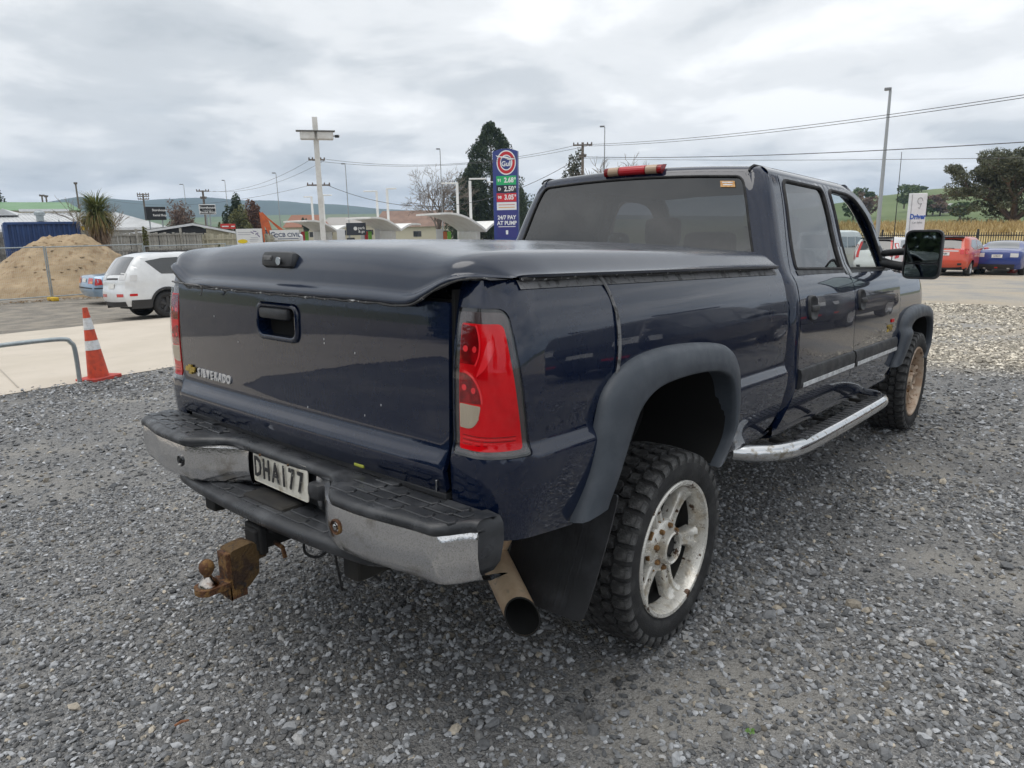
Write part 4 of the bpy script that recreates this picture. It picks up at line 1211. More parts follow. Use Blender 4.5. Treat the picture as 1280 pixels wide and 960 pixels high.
def wheel(x, y, m, full=True, spin=0.0):
    w = inst('wheel', bar_me, m, truck)
    w.location = (x, y, TR + .004)
    w.rotation_euler = (spin, 0, 0) if x > 0 else (spin, 0, PI)
    inst('tyre', tyre_me, RUBBER, w)
    inst('brake_drum', drum_me, DARK, w)
    inst('hub', hub_me, m, w); inst('hub_cap', cap_me, DARK, w)
    for k in range(8): inst('lug_nut', nut_me, BRASS, w, 2 * PI * (k + .5) / 8)
    for o in [c for c in w.children if c.name.startswith('lug_nut')]:
        a = o.rotation_euler[0]; o.location = (0, -.085 * math.sin(a), .085 * math.cos(a))
    for k in range(8): inst('hub_window', win_me, BRASS, w, 2 * PI * k / 8)
    for k in range(8):
        o = inst('hub_stud', stud_me, CHROME, w, 0); a = 2 * PI * k / 8
        o.location = (0, .042 * math.cos(a), .042 * math.sin(a))
    for k in range(6): inst('spoke', spoke_me, m, w, 2 * PI * k / 6 + .2)
    if full:
        for me_, ph in BLK:
            for k in range(NP): inst('tread_block', me_, TREAD, w, 2 * PI * (k + ph) / NP)
    else:
        mb = MB()
        for me_, ph in BLK:
            for k in range(NP):
                R_ = Matrix.Rotation(2 * PI * (k + ph) / NP, 3, 'X')
                mb.add([tuple(R_ @ v.co) for v in me_.vertices], [tuple(p.vertices) for p in me_.polygons])
        stuff(obj('tread', mb, TREAD, w, fix=False))
    return w
stud_me = MB().lathe([(.006, .09), (.006, .112), (0, .114)], 6, 'X').mesh('hub_stud')
wheel(.850, 0, RIMC, True, .12); wheel(.878, 3.886, RIMF, True, .5)
wheel(-.850, 0, RIMC, False); wheel(-.878, 3.886, RIMF, False)
# ------------------------------------------------------------------ ground
def ground_mat():
    m, nt, b = new_mat('gravel_ground')
    L = nt.links
    t = nd(nt, 'ShaderNodeTexCoord'); P = t.outputs['Object']
    def noi(scale, det=6, rough=.6, w=P):
        n = nd(nt, 'ShaderNodeTexNoise'); n.inputs['Scale'].default_value = scale; n.inputs['Detail'].default_value = det; n.inputs['Roughness'].default_value = rough
        L.new(w, n.inputs['Vector']); return n.outputs['Fac']
    def rng(v, lo, hi, a=0., z=1.):
        r = nd(nt, 'ShaderNodeMapRange', interpolation_type='SMOOTHSTEP')
        r.inputs[1].default_value = lo; r.inputs[2].default_value = hi; r.inputs[3].default_value = a; r.inputs[4].default_value = z
        if isinstance(v, (int, float)): r.inputs[0].default_value = v
        else: L.new(v, r.inputs[0])
        return r.outputs[0]
    def mth(op, a, c):
        n = nd(nt, 'ShaderNodeMath', operation=op)
        for i, v in enumerate((a, c)):
            if isinstance(v, (int, float)): n.inputs[i].default_value = v
            else: L.new(v, n.inputs[i])
        return n.outputs[0]
    def mix(f, a, c):
        n = nd(nt, 'ShaderNodeMixRGB')
        L.new(f, n.inputs[0]) if not isinstance(f, float) else setattr(n.inputs[0], 'default_value', f)
        for i, v in ((1, a), (2, c)):
            if isinstance(v, tuple): n.inputs[i].default_value = c4(v)
            else: L.new(v, n.inputs[i])
        return n.outputs[0]
    sp = nd(nt, 'ShaderNodeSeparateXYZ'); L.new(P, sp.inputs[0])
    X, Y = sp.outputs[0], sp.outputs[1]
    # chips of stone: voronoi cells with their own grey
    vo = nd(nt, 'ShaderNodeTexVoronoi'); vo.inputs['Scale'].default_value = 55
    L.new(P, vo.inputs['Vector'])
    vs = nd(nt, 'ShaderNodeSeparateColor'); L.new(vo.outputs['Color'], vs.inputs[0])
    v2 = nd(nt, 'ShaderNodeTexVoronoi'); v2.inputs['Scale'].default_value = 150
    L.new(P, v2.inputs['Vector'])
    v2s = nd(nt, 'ShaderNodeSeparateColor'); L.new(v2.outputs['Color'], v2s.inputs[0])
    grey = mix(vs.outputs[0], (.065, .067, .071), (.22, .222, .225))
    grey = mix(rng(v2s.outputs[0], .2, .9), grey, (.27, .266, .26))
    grey = mix(rng(noi(1.1, 7), .46, .66, 0., .75), grey, (.33, .315, .29))          # dusty fines
    grey = mix(rng(noi(.35, 4), .5, .7, 0., .45), grey, (.08, .08, .083))
    beige = mix(vs.outputs[1], (.36, .325, .27), (.52, .47, .40))
    beige = mix(rng(noi(.8, 6), .42, .64), beige, (.34, .33, .315))
    beige = mix(rng(noi(.22, 4), .5, .62, 0., .7), beige, (.50, .42, .31))
    # the paler dusty drive lies ahead of the truck
    yy = mth('ADD', Y, mth('MULTIPLY', mth('SUBTRACT', noi(.6, 6), .5), 3.2))
    f1 = mth('MULTIPLY', rng(yy, 6.2, 8.0), rng(X, -6.4, -5.2))
    col = mix(f1, grey, beige)
    # brown-grey yard beyond the concrete drive
    yard = mix(rng(noi(1.4, 7), .38, .64), (.17, .155, .135), (.34, .30, .245))
    yard = mix(rng(vs.outputs[0], .3, .7, 0., .75), yard, (.30, .28, .25))
    col = mix(rng(X, -12.4, -13.2), col, yard)
    # grass and town beyond
    far = mix(noi(.05, 5), (.10, .13, .05), (.22, .21, .12))
    dist = nd(nt, 'ShaderNodeVectorMath', operation='LENGTH'); L.new(P, dist.inputs[0])
    col = mix(rng(dist.outputs['Value'], 95, 130), col, far)
    L.new(col, b.inputs['Base Color'])
    b.inputs['Roughness'].default_value = .9
    b.inputs['Specular IOR Level'].default_value = .25
    h = mth('ADD', mth('MULTIPLY', vo.outputs['Distance'], -1.0), mth('MULTIPLY', v2.outputs['Distance'], -.6))
    h = mth('ADD', h, mth('MULTIPLY', noi(9, 5), .8))
    bp = nd(nt, 'ShaderNodeBump'); bp.inputs['Strength'].default_value = .9; bp.inputs['Distance'].default_value = .012
    L.new(h, bp.inputs['Height']); L.new(bp.outputs[0], b.inputs['Normal'])
    return m
def relief(x, y):
    return .012 * mnoise.noise(Vector((x * .9, y * .9, 0))) + .006 * mnoise.noise(Vector((x * 2.7, y * 2.7, 4)))
gm = MB()
def axis_pts(a, b, c, step, outer):
    """fine between a and b, coarser out to the horizon"""
    o_ = list(np.arange(a, b + 1e-6, step))
    return sorted(set([round(float(q), 4) for q in o_ + outer]))
gx = axis_pts(-6.6, 7.4, 0, .1, [-9000, -3000, -900, -300, -120, -80, -60, -45, -35, -30, -26, -23, -22, -21, -20, -19, -18, -17, -16, -15, -14, -13, -12, -11, -10, -9, -8, -7, 9, 12, 20, 40, 100, 300, 900, 3000, 9000])
gy = axis_pts(-4.5, 9.5, 0, .1, [-9000, -3000, -900, -300, -100, -40, -20, -10, -6, 11, 13, 15, 17, 19, 21, 23, 25, 27, 29, 31, 32, 33, 34, 36, 40, 50, 70, 100, 160, 300, 900, 3000, 9000])
nx_, ny_ = len(gx), len(gy)
vv = []
for y in gy:
    for x in gx:
        nr = -6.5 < x < 7.3 and -4.4 < y < 9.4
        vv.append((x, y, zg(x, y) + (relief(x, y) if nr else 0.0)))
gm.add(vv, [(j * nx_ + i, j * nx_ + i + 1, (j + 1) * nx_ + i + 1, (j + 1) * nx_ + i) for j in range(ny_ - 1) for i in range(nx_ - 1)])
gravel = struct(obj('ground', gm, ground_mat(), smooth=True, angle=None, fix=False))

# concrete drive crossing on the left
CONC = mat('concrete', (.56, .50, .425), .85, var=(.50, .445, .37), vscale=.8, vlo=.35, vhi=.7, var2=(.44, .40, .34), v2scale=2.2, v2lo=.56, v2hi=.75, bump=.15, bscale=90)
def edge(y, x, a, sd): return x + a * mnoise.noise(Vector((y * .8, sd, 0))) + a * .5 * mnoise.noise(Vector((y * 3.1, sd, 2)))
dm = MB()
ys = np.arange(-45, 75, .25)
DX0, DX1 = ground(110, 476).x + .05, ground(100, 408).x
def drow(y):
    a, b = edge(y, DX0, .10, 1.3), edge(y, DX1, .16, 7.7)
    return [(a + (b - a) * t, y, zg(a + (b - a) * t, y) + .008 + .01 * math.sin(t * PI)) for t in np.linspace(0, 1, 9)]
dm.strip([drow(y) for y in ys])
drive = struct(obj('driveway', dm, CONC, smooth=True, fix=True))
for yj in (-7.2, -2.9, 1.4 - .9, 5.6, 9.9):
    pass
obj('expansion_joint', MB().strip([[(x, -.1 + (x + 7) * -.16 + w, zg(x, 0) + .0225) for x in np.linspace(DX0 - .3, DX1 + .4, 9)] for w in (0, .014)]), mat('joint', (.40, .36, .31), .9), drive)

# ------------------------------------------------------------------ loose stones
def stone_mat():
    m, nt, b = new_mat('gravel_stone')
    L = nt.links
    a = nd(nt, 'ShaderNodeAttribute'); a.attribute_name = 'tone'
    t = nd(nt, 'ShaderNodeTexCoord')
    n = nd(nt, 'ShaderNodeTexNoise'); n.inputs['Scale'].default_value = 90; n.inputs['Detail'].default_value = 4
    L.new(t.outputs['Object'], n.inputs[0])
    mr = nd(nt, 'ShaderNodeMapRange'); mr.inputs[1].default_value = .3; mr.inputs[2].default_value = .7; mr.inputs[3].default_value = .78; mr.inputs[4].default_value = 1.18
    L.new(n.outputs[0], mr.inputs[0])
    hs = nd(nt, 'ShaderNodeHueSaturation'); L.new(a.outputs['Color'], hs.inputs['Color']); L.new(mr.outputs[0], hs.inputs['Value'])
    L.new(hs.outputs[0], b.inputs['Base Color'])
    b.inputs['Roughness'].default_value = .72
    b.inputs['Specular IOR Level'].default_value = .35
    return m
STONE = stone_mat()
ph = (1 + 5 ** .5) / 2
ICO = np.array([(-1, ph, 0), (1, ph, 0), (-1, -ph, 0), (1, -ph, 0), (0, -1, ph), (0, 1, ph), (0, -1, -ph), (0, 1, -ph), (ph, 0, -1), (ph, 0, 1), (-ph, 0, -1), (-ph, 0, 1)]) / math.hypot(1, ph)
ICF = np.array([(0, 11, 5), (0, 5, 1), (0, 1, 7), (0, 7, 10), (0, 10, 11), (1, 5, 9), (5, 11, 4), (11, 10, 2), (10, 7, 6), (7, 1, 8), (3, 9, 4), (3, 4, 2), (3, 2, 6), (3, 6, 8), (3, 8, 9), (4, 9, 5), (2, 4, 11), (6, 2, 10), (8, 6, 7), (9, 8, 1)])
OCT = np.array([(1, 0, 0), (-1, 0, 0), (0, 1, 0), (0, -1, 0), (0, 0, 1), (0, 0, -1)], float)
OCF = np.array([(0, 2, 4), (2, 1, 4), (1, 3, 4), (3, 0, 4), (2, 0, 5), (1, 2, 5), (3, 1, 5), (0, 3, 5)])
rg = np.random.default_rng(11)
cxy = np.array((CAM_P.x, CAM_P.y))
def vnoise(P, s, seed):
    """cheap smooth noise for many points"""
    r = np.random.default_rng(seed); o_ = np.zeros(len(P))
    for k in range(5):
        d = r.normal(size=2); d /= np.linalg.norm(d)
        o_ += np.sin((P @ d) * s * r.uniform(.6, 1.9) + r.uniform(0, 6.28))
    return o_ / 5
def scatter(n, r0, r1, a0, a1):
    u = rg.uniform(0, 1, n); R_ = np.sqrt(r0 * r0 + u * (r1 * r1 - r0 * r0)); A = rg.uniform(rad(a0), rad(a1), n)
    P = cxy + np.stack([np.sin(A) * R_, np.cos(A) * R_], 1)
    return P
def keep(P):
    return P[(P[:, 0] > DX0 - .10 + .14 * rg.normal(size=len(P)))]
# angle limits a little wider than the view (clockwise from +Y)
n_near, n_mid, n_far = 84000, 56000, 36000
pn = keep(scatter(n_near, 1.2, 5.2, -96, 22)); pm = keep(scatter(n_mid, 5.2, 10.9, -88, 8)); pf = keep(scatter(n_far, 9.5, 19, -30, 4))
def tone(n, P):
    t = rg.uniform(0, 1, n)
    g = .10 + .35 * t ** 1.8
    warm = rg.uniform(0, 1, n)
    k = np.where(warm > .94, 1.0, np.where(warm > .75, .2, 0.0))[:, None]
    c = np.stack([g * .97, g * 1.0, g * 1.045], 1)
    c = c * (1 - k) + (np.stack([g * 1.14, g * 1.02, g * .84], 1)) * k
    c *= np.where(warm < .03, 1.35, 1.0)[:, None]
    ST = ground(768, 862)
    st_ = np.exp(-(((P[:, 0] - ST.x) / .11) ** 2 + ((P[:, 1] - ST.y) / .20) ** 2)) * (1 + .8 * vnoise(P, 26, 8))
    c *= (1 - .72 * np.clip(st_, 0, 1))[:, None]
    pale = np.clip((P[:, 1] + 1.2 * vnoise(P, .9, 5) - 6.6) / 1.3, 0, 1)[:, None] * (P[:, 0] > -5.5)[:, None]
    c = c * (1 - pale) + np.stack([g * 2.0, g * 1.84, g * 1.55], 1) * pale
    return c
def build_stones(P, size, V0, F0, thin):
    # thin out where the surface is packed fines
    d = vnoise(P, 1.3, 21) + .6 * vnoise(P, 3.1, 22)
    # wheel tracks are packed finer
    tr_ = np.exp(-((P[:, 0] - 1.25 - .25 * np.sin(P[:, 1] * .8)) / .42) ** 2) * np.clip((2.0 - P[:, 1]) / 1.5, 0, 1) + .7 * np.exp(-((P[:, 0] - 2.9) / .5) ** 2)
    P = P[rg.uniform(-.95, .9, len(P)) < d + thin - .85 * tr_]
    n = len(P)
    k = len(V0)
    sz = size * np.exp(rg.normal(0, .34, n)) * (1 + .35 * vnoise(P, 1.1, 33))
    sc = np.stack([sz * rg.uniform(.8, 1.5, n), sz * rg.uniform(.65, 1.05, n), sz * rg.uniform(.38, .75, n)], 1)
    V = V0[None] * rg.uniform(.68, 1.25, (n, k, 1)) * sc[:, None, :]
    a = rg.uniform(0, 2 * PI, n); tl = rg.normal(0, .28, n); t2 = rg.normal(0, .28, n)
    def rot(V, i, j, an):
        c, s_ = np.cos(an)[:, None], np.sin(an)[:, None]
        A, B2 = V[..., i].copy(), V[..., j].copy()
        V[..., i] = c * A - s_ * B2; V[..., j] = s_ * A + c * B2
    rot(V, 1, 2, tl); rot(V, 0, 2, t2); rot(V, 0, 1, a)
    V[..., 0] += P[:, 0:1]; V[..., 1] += P[:, 1:2]
    V[..., 2] += (sc[:, 2] * rg.uniform(.25, .62, n) + np.array([zg(a_, b_) + (relief(a_, b_) if a_ < 7.3 and -4.4 < b_ < 9.4 else 0) for a_, b_ in P]))[:, None]
    F = (F0[None] + (np.arange(n) * k)[:, None, None]).reshape(-1, 3)
    T = np.repeat(tone(n, P), k, 0)
    return V.reshape(-1, 3), F, T
def mesh_np(name, V, F, T):
    me = bpy.data.meshes.new(name)
    me.vertices.add(len(V)); me.vertices.foreach_set('co', V.astype(np.float32).ravel())
    me.loops.add(F.size); me.loops.foreach_set('vertex_index', F.astype(np.int32).ravel())
    k = F.shape[1]
    me.polygons.add(len(F)); me.polygons.foreach_set('loop_start', np.arange(0, F.size, k, dtype=np.int32))
    me.update(calc_edges=True)
    me.shade_flat()
    if T is not None:
        at_ = me.attributes.new('tone', 'FLOAT_COLOR', 'POINT')
        at_.data.foreach_set('color', np.concatenate([T, np.ones((len(T), 1))], 1).astype(np.float32).ravel())
    return me
VV, FF, TT = [], [], []
n0 = 0
for args in ((pn, .0088, ICO, ICF, .52), (pn[:24000] + rg.normal(0, .05, (24000, 2)) if len(pn) > 24000 else pn, .006, OCT, OCF, .9), (pm, .0125, OCT, OCF, .40), (pf, .019, OCT, OCF, .2)):
    V, F, T = build_stones(*args)
    VV.append(V); FF.append(F + n0); TT.append(T); n0 += len(V)
me = mesh_np('gravel', np.concatenate(VV), np.concatenate(FF), np.concatenate(TT))
me.materials.append(STONE)
stuff(link('gravel', me, gravel))
# the larger stones one by one
SM = []
for k in range(14):
    r = np.random.default_rng(100 + k)
    bm = bmesh.new(); bmesh.ops.create_icosphere(bm, subdivisions=1, radius=1)
    for v in bm.verts: v.co *= float(r.uniform(.78, 1.2))
    for v in bm.verts: v.co = Vector((v.co.x * 1.25, v.co.y * .9, v.co.z * .55))
    m_ = bpy.data.meshes.new('stone'); bm.to_mesh(m_); bm.free()
    g = float(r.uniform(.11, .28)); w = float(r.choice([0, 0, .3, 1.0]))
    col = (g * (1 + .12 * w), g * (1 + .03 * w), g * (1 - .1 * w))
    at_ = m_.attributes.new('tone', 'FLOAT_COLOR', 'POINT')
    at_.data.foreach_set('color', np.tile(np.array([*col, 1.0], np.float32), len(m_.vertices)))
    m_.materials.append(STONE)
    SM.append(m_)
pb_ = keep(scatter(290, 1.9, 4.6, -80, 2))
for x, y in pb_:
    o = bpy.data.objects.new('stone', SM[rnd.randrange(14)]); COL.objects.link(o)
    s_ = rnd.uniform(.009, .016)
    if rnd.random() < .12: s_ *= 1.35
    o.scale = (s_, s_ * rnd.uniform(.8, 1.1), s_ * rnd.uniform(.8, 1.2))
    o.rotation_euler = (rnd.gauss(0, .25), rnd.gauss(0, .25), rnd.uniform(0, 6.28))
    o.location = (x, y, s_ * .30 + zg(x, y) + relief(x, y))
    o.parent = gravel
# a twig and a weed
p = ground(228, 912)
tw = obj('twig', MB().tube([(-.022, -.004, .026), (0, .002, .03), (.024, .0, .028)], [.004, .005, .0035], 6), mat('twig_bark', (.22, .09, .04), .8), smooth=True)
tw.location = (p.x, p.y, zg(p.x, p.y)); tw.rotation_euler = (0, 0, 1.2)
tag(tw, 'short reddish brown twig lying on the loose gravel', 'twig')
WEED = mat('weed_leaf', (.10, .20, .04), .6)
for wx, wy, lab in ((938, 921, 'tiny green weed sprouting alone from the gravel'),):
    p = ground(wx, wy); mb = MB()
    for k in range(14):
        a = rnd.uniform(0, 6.28); l = rnd.uniform(.008, .016)
        mb.add([(0, 0, .012), (l * math.cos(a - .4), l * math.sin(a - .4), .022), (l * 1.5 * math.cos(a), l * 1.5 * math.sin(a), .018), (l * math.cos(a + .4), l * math.sin(a + .4), .022)], [(0, 1, 2, 3)])
    o = obj('weed', mb, WEED, fix=False); o.location = (p.x, p.y, .004)
    tag(o, lab, 'weed')
# ------------------------------------------------------------------ parked cars
CARGLASS = mat('car_glass', (.012, .014, .015), .06, coat=1.0, coat_rough=.02, spec=.8)
TYREB = mat('car_tyre', (.02, .02, .021), .75, bump=.2, bscale=80)
ALLOY = mat('alloy', (.55, .55, .56), .3, .7)
STEELB = mat('black_rim', (.03, .03, .032), .5)
CARBLK = mat('car_trim', (.03, .03, .032), .6)
UNDER = mat('car_under', (.006, .006, .006), .9)
LAMPR = mat('car_red_lamp', (.55, .02, .02), .15, coat=1.0)
LAMPC = mat('car_clear_lamp', (.55, .55, .55), .15, coat=1.0)
LAMPO = mat('car_amber_lamp', (.8, .28, .03), .15, coat=1.0)
PLT = mat('car_plate', (.7, .7, .68), .5)
PLTK = mat('car_plate_text', (.03, .03, .05), .6)
def car_paint(name, c, metal=0.0):
    return mat(name, c, .35, metal, coat=1.0, coat_rough=.03, spec=.4, var=tuple(q * .92 for q in c), vscale=3)
def wheel_meshes(r, w, nsp):
    tp = [(r * .62, w * .46), (r * .68, w * .52), (r * .86, w * .52), (r * .96, w * .42), (r, w * .25), (r, -w * .25), (r * .96, -w * .42), (r * .86, -w * .52), (r * .62, -w * .5)]
    ty = MB().lathe(tp, 32, 'X').mesh('tyre')
    rm = MB().lathe([(0, w * .30), (r * .16, w * .32), (r * .18, w * .22), (r * .55, w * .12), (r * .58, w * .40), (r * .635, w * .48), (r * .66, w * .44)], 32, 'X').mesh('rim')
    sp = MB()
    for k in range(nsp):
        a = 2 * PI * k / nsp
        M_ = Matrix.Rotation(a, 4, 'X')
        q = [(w * .34, -r * .09, r * .12), (w * .34, r * .09, r * .12), (w * .42, r * .11, r * .58), (w * .42, -r * .11, r * .58), (w * .18, -r * .09, r * .12), (w * .18, r * .09, r * .12), (w * .2, r * .11, r * .58), (w * .2, -r * .11, r * .58)]
        sp.add([tuple(M_ @ Vector(p)) for p in q], [(0, 1, 2, 3), (0, 4, 5, 1), (1, 5, 6, 2), (2, 6, 7, 3), (3, 7, 4, 0)])
    sp = sp.mesh('spokes')
    for me_ in (ty, rm, sp):
        bm = bmesh.new(); bm.from_mesh(me_); bmesh.ops.recalc_face_normals(bm, faces=bm.faces); bm.to_mesh(me_); bm.free()
    for me_ in (ty, rm):
        me_.polygons.foreach_set('use_smooth', [True] * len(me_.polygons)); me_.set_sharp_from_angle(angle=rad(40))
    return ty, rm, sp
def make_car(name, label, cat, loc, rz, S, group=None):
    lx, ly = loc[0], loc[1] + S['wb'] / 2
    sx_, sy_ = (zg(lx + .5, ly) - zg(lx - .5, ly)), (zg(lx, ly + 1) - zg(lx, ly - 1)) / 2
    root = thing(name, label, cat, (loc[0], loc[1], zg(lx, ly) - sy_ * S['wb'] / 2), rz, group)
    root.rotation_euler = (math.atan(sy_), -math.atan(sx_), rz)
    prof = S['prof']; W_ = S['w']; belt = S['belt']; zr = max(p[1] for p in prof); tum = S.get('tum', .16); RR = S.get('round', .11)
    paint = S['paint']; r = S['r']; wb = S['wb']; zb = S.get('zb', .26)
    ctl = [Vector((p[0], p[1], 0)) for p in prof]
    NS = 5
    sm = [(p.x, p.y) for p in catmull(ctl, NS)]
    def flat(y, z):
        x = W_ - .06 * sstep(.55, zb - .05, z)
        if z > belt: x -= tum * ((z - belt) / (zr - belt)) ** 1.15
        x += .012 * math.exp(-((z - belt + .12) / .05) ** 2)
        for wy in (0, wb): x += .02 * math.exp(-((y - wy) / .42) ** 2) * sstep(belt, .6, z)
        yr, yf = prof[0][0], prof[-1][0]
        x -= S.get('ptaper', .10) * (sstep(yf - .9, yf + .1, y) ** 2 + .8 * sstep(yr + .7, yr - .1, y) ** 2)
        return x
    SMA = np.array(sm)
    def side(y, z, off=0.0):
        d = float(segdist(np.array([y]), np.array([z]), SMA, closed=False)[0])
        x = flat(y, z)
        if d < RR: x -= RR * (1 - math.sqrt(max(0, 1 - (1 - d / RR) ** 2)))
        return (x + off, y, z)
    # outline with arches
    def archpts(cy, ra, n=14): return [(cy + ra * math.cos(a), r + ra * math.sin(a)) for a in np.linspace(-.35, PI + .35, n) if r + ra * math.sin(a) > zb]
    ra = r * 1.14
    low = [(sm[-1][0], zb)] if False else []
    outl = list(sm) + [p for p in archpts(wb, ra)] + [p for p in archpts(0, ra)]
    for sg in (1, -1):
        f_ = side if sg > 0 else (lambda y, z: (-side(y, z)[0], y, z))
        mb = patch(outl, [], .10, f_, flip=sg < 0, vlines=[q for q in np.arange(zb + .05, zr, .085)])
        obj('body_side', mb, paint, root, True, 40, None, False)
        if S.get('clad'):
            cl = [(p[0], p[1]) for p in []]
            band = S['clad']
            for (ya, yb_) in ((prof[0][0] + .03, -ra - .02), (ra + .02, wb - ra - .02), (wb + ra + .02, prof[-1][0] - .05)):
                if yb_ - ya > .08:
                    fo = lambda y, z: (sg * (side(y, z)[0] + .012), y, z)
                    obj('sill_cladding', patch([(ya, zb - .02), (yb_, zb - .02), (yb_, band), (ya, band)], [], .15, fo, flip=sg < 0), CARBLK, root, True, 40, None, False)
            for wy in (0, wb):
                arc = [(wy + q * math.cos(a), r + q * math.sin(a)) for q, rng_ in ((ra, np.linspace(-.1, PI + .1, 18)), (ra + .06, np.linspace(PI + .1, -.1, 18))) for a in rng_]
                arc = [p for p in arc if p[1] > zb - .03]
                obj('arch_trim', patch(arc, [], .2, lambda y, z: (sg * (side(y, z)[0] + .012), y, z), flip=sg < 0), CARBLK if S.get('clad_arch', True) else paint, root, True, 40, None, False)
        for wp in S['windows']:
            obj('side_window', patch(rpoly(wp, .03), [], .15, lambda y, z: (sg * (side(y, z)[0] + .004), y, z), flip=sg < 0), CARGLASS, root, True, 40, None, False)
        for nm, poly, m in S.get('sidebits', []):
            obj(nm, patch(rpoly(poly, .02), [], .1, lambda y, z: (sg * (side(y, z)[0] + .007), y, z), flip=sg < 0), m, root, True, 40, None, False)
        dl = S.get('doors', [])
        for yd in dl:
            obj('door_gap', MB().strip([[(sg * (side(yd + w, z)[0] + .002), yd + w, z) for z in np.linspace(zb + .1, belt, 8)] for w in (0, .008)]), UNDER, root, True, 40)
            obj('door_handle', MB().bbox((sg * (side(yd + .14, belt - .14)[0] + .015), yd + .14, belt - .14), (.03, .16, .03), .01), S.get('handle', paint), root, True)
        obj('wing_mirror', MB().bbox((sg * (flat(S['mir'][0], S['mir'][1]) + .10), S['mir'][0], S['mir'][1] + .03), (.18, .10, .13), .035), S.get('mirror_m', paint), root, True)
    # the strip over the top, nose to tail
    N_ = len(sm)
    def strip_pt(t, f, off=0.0):
        i = min(max(t * NS, 0), N_ - 1.001); k = int(i); a = i - k
        p = Vector(sm[k]).lerp(Vector(sm[k + 1]), a)
        d_ = Vector(sm[min(k + 2, N_ - 1)]) - Vector(sm[max(k - 1, 0)]); d_.normalize()
        nrm = Vector((-d_.y, d_.x))
        xe = flat(p.x, p.y) - RR
        bul = (.05 if abs(nrm.x) > .6 else .035) * (1 - f * f) + off
        return (f * xe, p.x + nrm.x * bul, p.y + nrm.y * bul)
    fr = np.concatenate([np.linspace(-1, 1, 17)])
    rows = [[strip_pt(t, f) for f in fr] for t in np.arange(0, (N_ - 1) / NS + 1e-6, 1 / NS)]
    obj('body_shell', MB().strip(rows), paint, root, True, 50)
    def over(nm, t0, t1, f0, f1, m, off=.006, rr=.0):
        n1, n2 = max(2, int((t1 - t0) * 4)), max(2, int(abs(f1 - f0) * 8))
        obj(nm, MB().grid(lambda u, v: strip_pt(t0 + (t1 - t0) * v, f0 + (f1 - f0) * u, off), n2, n1), m, root, True, 60)
    for q in S['over']:
        if len(q) == 6 and q[5] == 'pair':
            over(*q[:3], q[3][0], q[3][1], q[4]); over(*q[:3], -q[3][1], -q[3][0], q[4])
        else: over(*q)
    # number plate
    if 'plate' in S:
        t_ = S['plate']
        c = Vector(strip_pt(t_, 0, .012)); d_ = Vector(strip_pt(t_ + .25, 0, .012)) - c
        up = d_.normalized(); pl = obj('number_plate', MB().box((0, 0, 0), (.36, .125, .006), frame(c, (1, 0, 0), up)), PLT, root)
        pl.data.transform(Matrix.Identity(4))
        if S.get('plate_text'):
            me_ = text_mesh(S['plate_text'], .10, .001, frame(c + Vector((0, -.006, 0)), (1, 0, 0), up), .002, 'CENTER', .7)
            link('plate_lettering', me_, root, PLTK)
    obj('under_tray', MB().box((0, (wb) / 2, .42), (W_ * 1.5, wb + 1.2, .34)), UNDER, root)
    ty, rm, sp = wheel_meshes(r, S.get('tw', .215), S.get('spokes', 5))
    for sg in (1, -1):
        for wy in (0, wb):
            w = inst('wheel', ty, TYREB, root)
            w.location = (sg * (W_ - .125), wy, r); w.rotation_euler = (0, 0, 0 if sg > 0 else PI)
            inst('rim', rm, S.get('rim', ALLOY), w); inst('spokes', sp, S.get('rim', ALLOY), w)
    for bx in S.get('boxes', []):
        nm, c, d_, m = bx
        obj(nm, MB().bbox(c, d_, .012), m, root, True)
    return root
WHITEP = car_paint('white_car_paint', (.72, .74, .76))
SUV = dict(w=.90, belt=1.08, tum=.15, r=.345, wb=2.67, zb=.30, paint=WHITEP, clad=.50, rim=STEELB, mir=(1.95, 1.10),
    prof=[(-.90, .34), (-.97, .52), (-.97, .70), (-.94, .86), (-.92, 1.02), (-.80, 1.25), (-.62, 1.50), (-.48, 1.605), (-.22, 1.65), (.4, 1.685), (1.2, 1.665), (1.75, 1.59), (2.22, 1.32), (2.58, 1.08), (3.15, 1.01), (3.50, .90), (3.64, .68), (3.62, .32)],
    windows=[[(-.44, 1.46), (-.10, 1.13), (.42, 1.12), (.42, 1.545), (.0, 1.53)], [(.48, 1.12), (1.22, 1.11), (1.22, 1.545), (.48, 1.55)], [(1.30, 1.11), (2.26, 1.10), (1.86, 1.42), (1.30, 1.54)]],
    doors=[.45, 1.26], over=[('rear_window', 4.45, 6.35, -.86, .86, CARGLASS), ('windscreen', 11.3, 12.9, -.9, .9, CARGLASS),
        ('taillight', 3.85, 4.65, (.58, 1.0), LAMPC, 'pair'), ('bumper_reflector', 1.35, 1.75, (.45, .92), LAMPR, 'pair'), ('rear_cladding', .05, .75, -.97, .97, CARBLK), ('tailgate_trim', 3.9, 4.1, -.5, .5, CARBLK)],
    sidebits=[('taillight_side', [(-.86, .98), (-.70, .98), (-.68, 1.12), (-.84, 1.12)], LAMPC), ('reflector_side', [(-.90, .60), (-.72, .60), (-.72, .66), (-.90, .66)], LAMPR)],
    plate=2.9, boxes=[('roof_rack', (.62, .6, 1.70), (.04, 1.7, .04), CARBLK), ('roof_rack', (-.62, .6, 1.70), (.04, 1.7, .04), CARBLK), ('rear_wiper', (.05, -.89, 1.12), (.5, .02, .03), CARBLK)])
SW = ground(211, 397)
make_car('parked_car', 'white off-road wagon with dark cladding parked facing away beside the blue sedan', 'car', (SW.x - .80, SW.y, 0), 0, SUV)
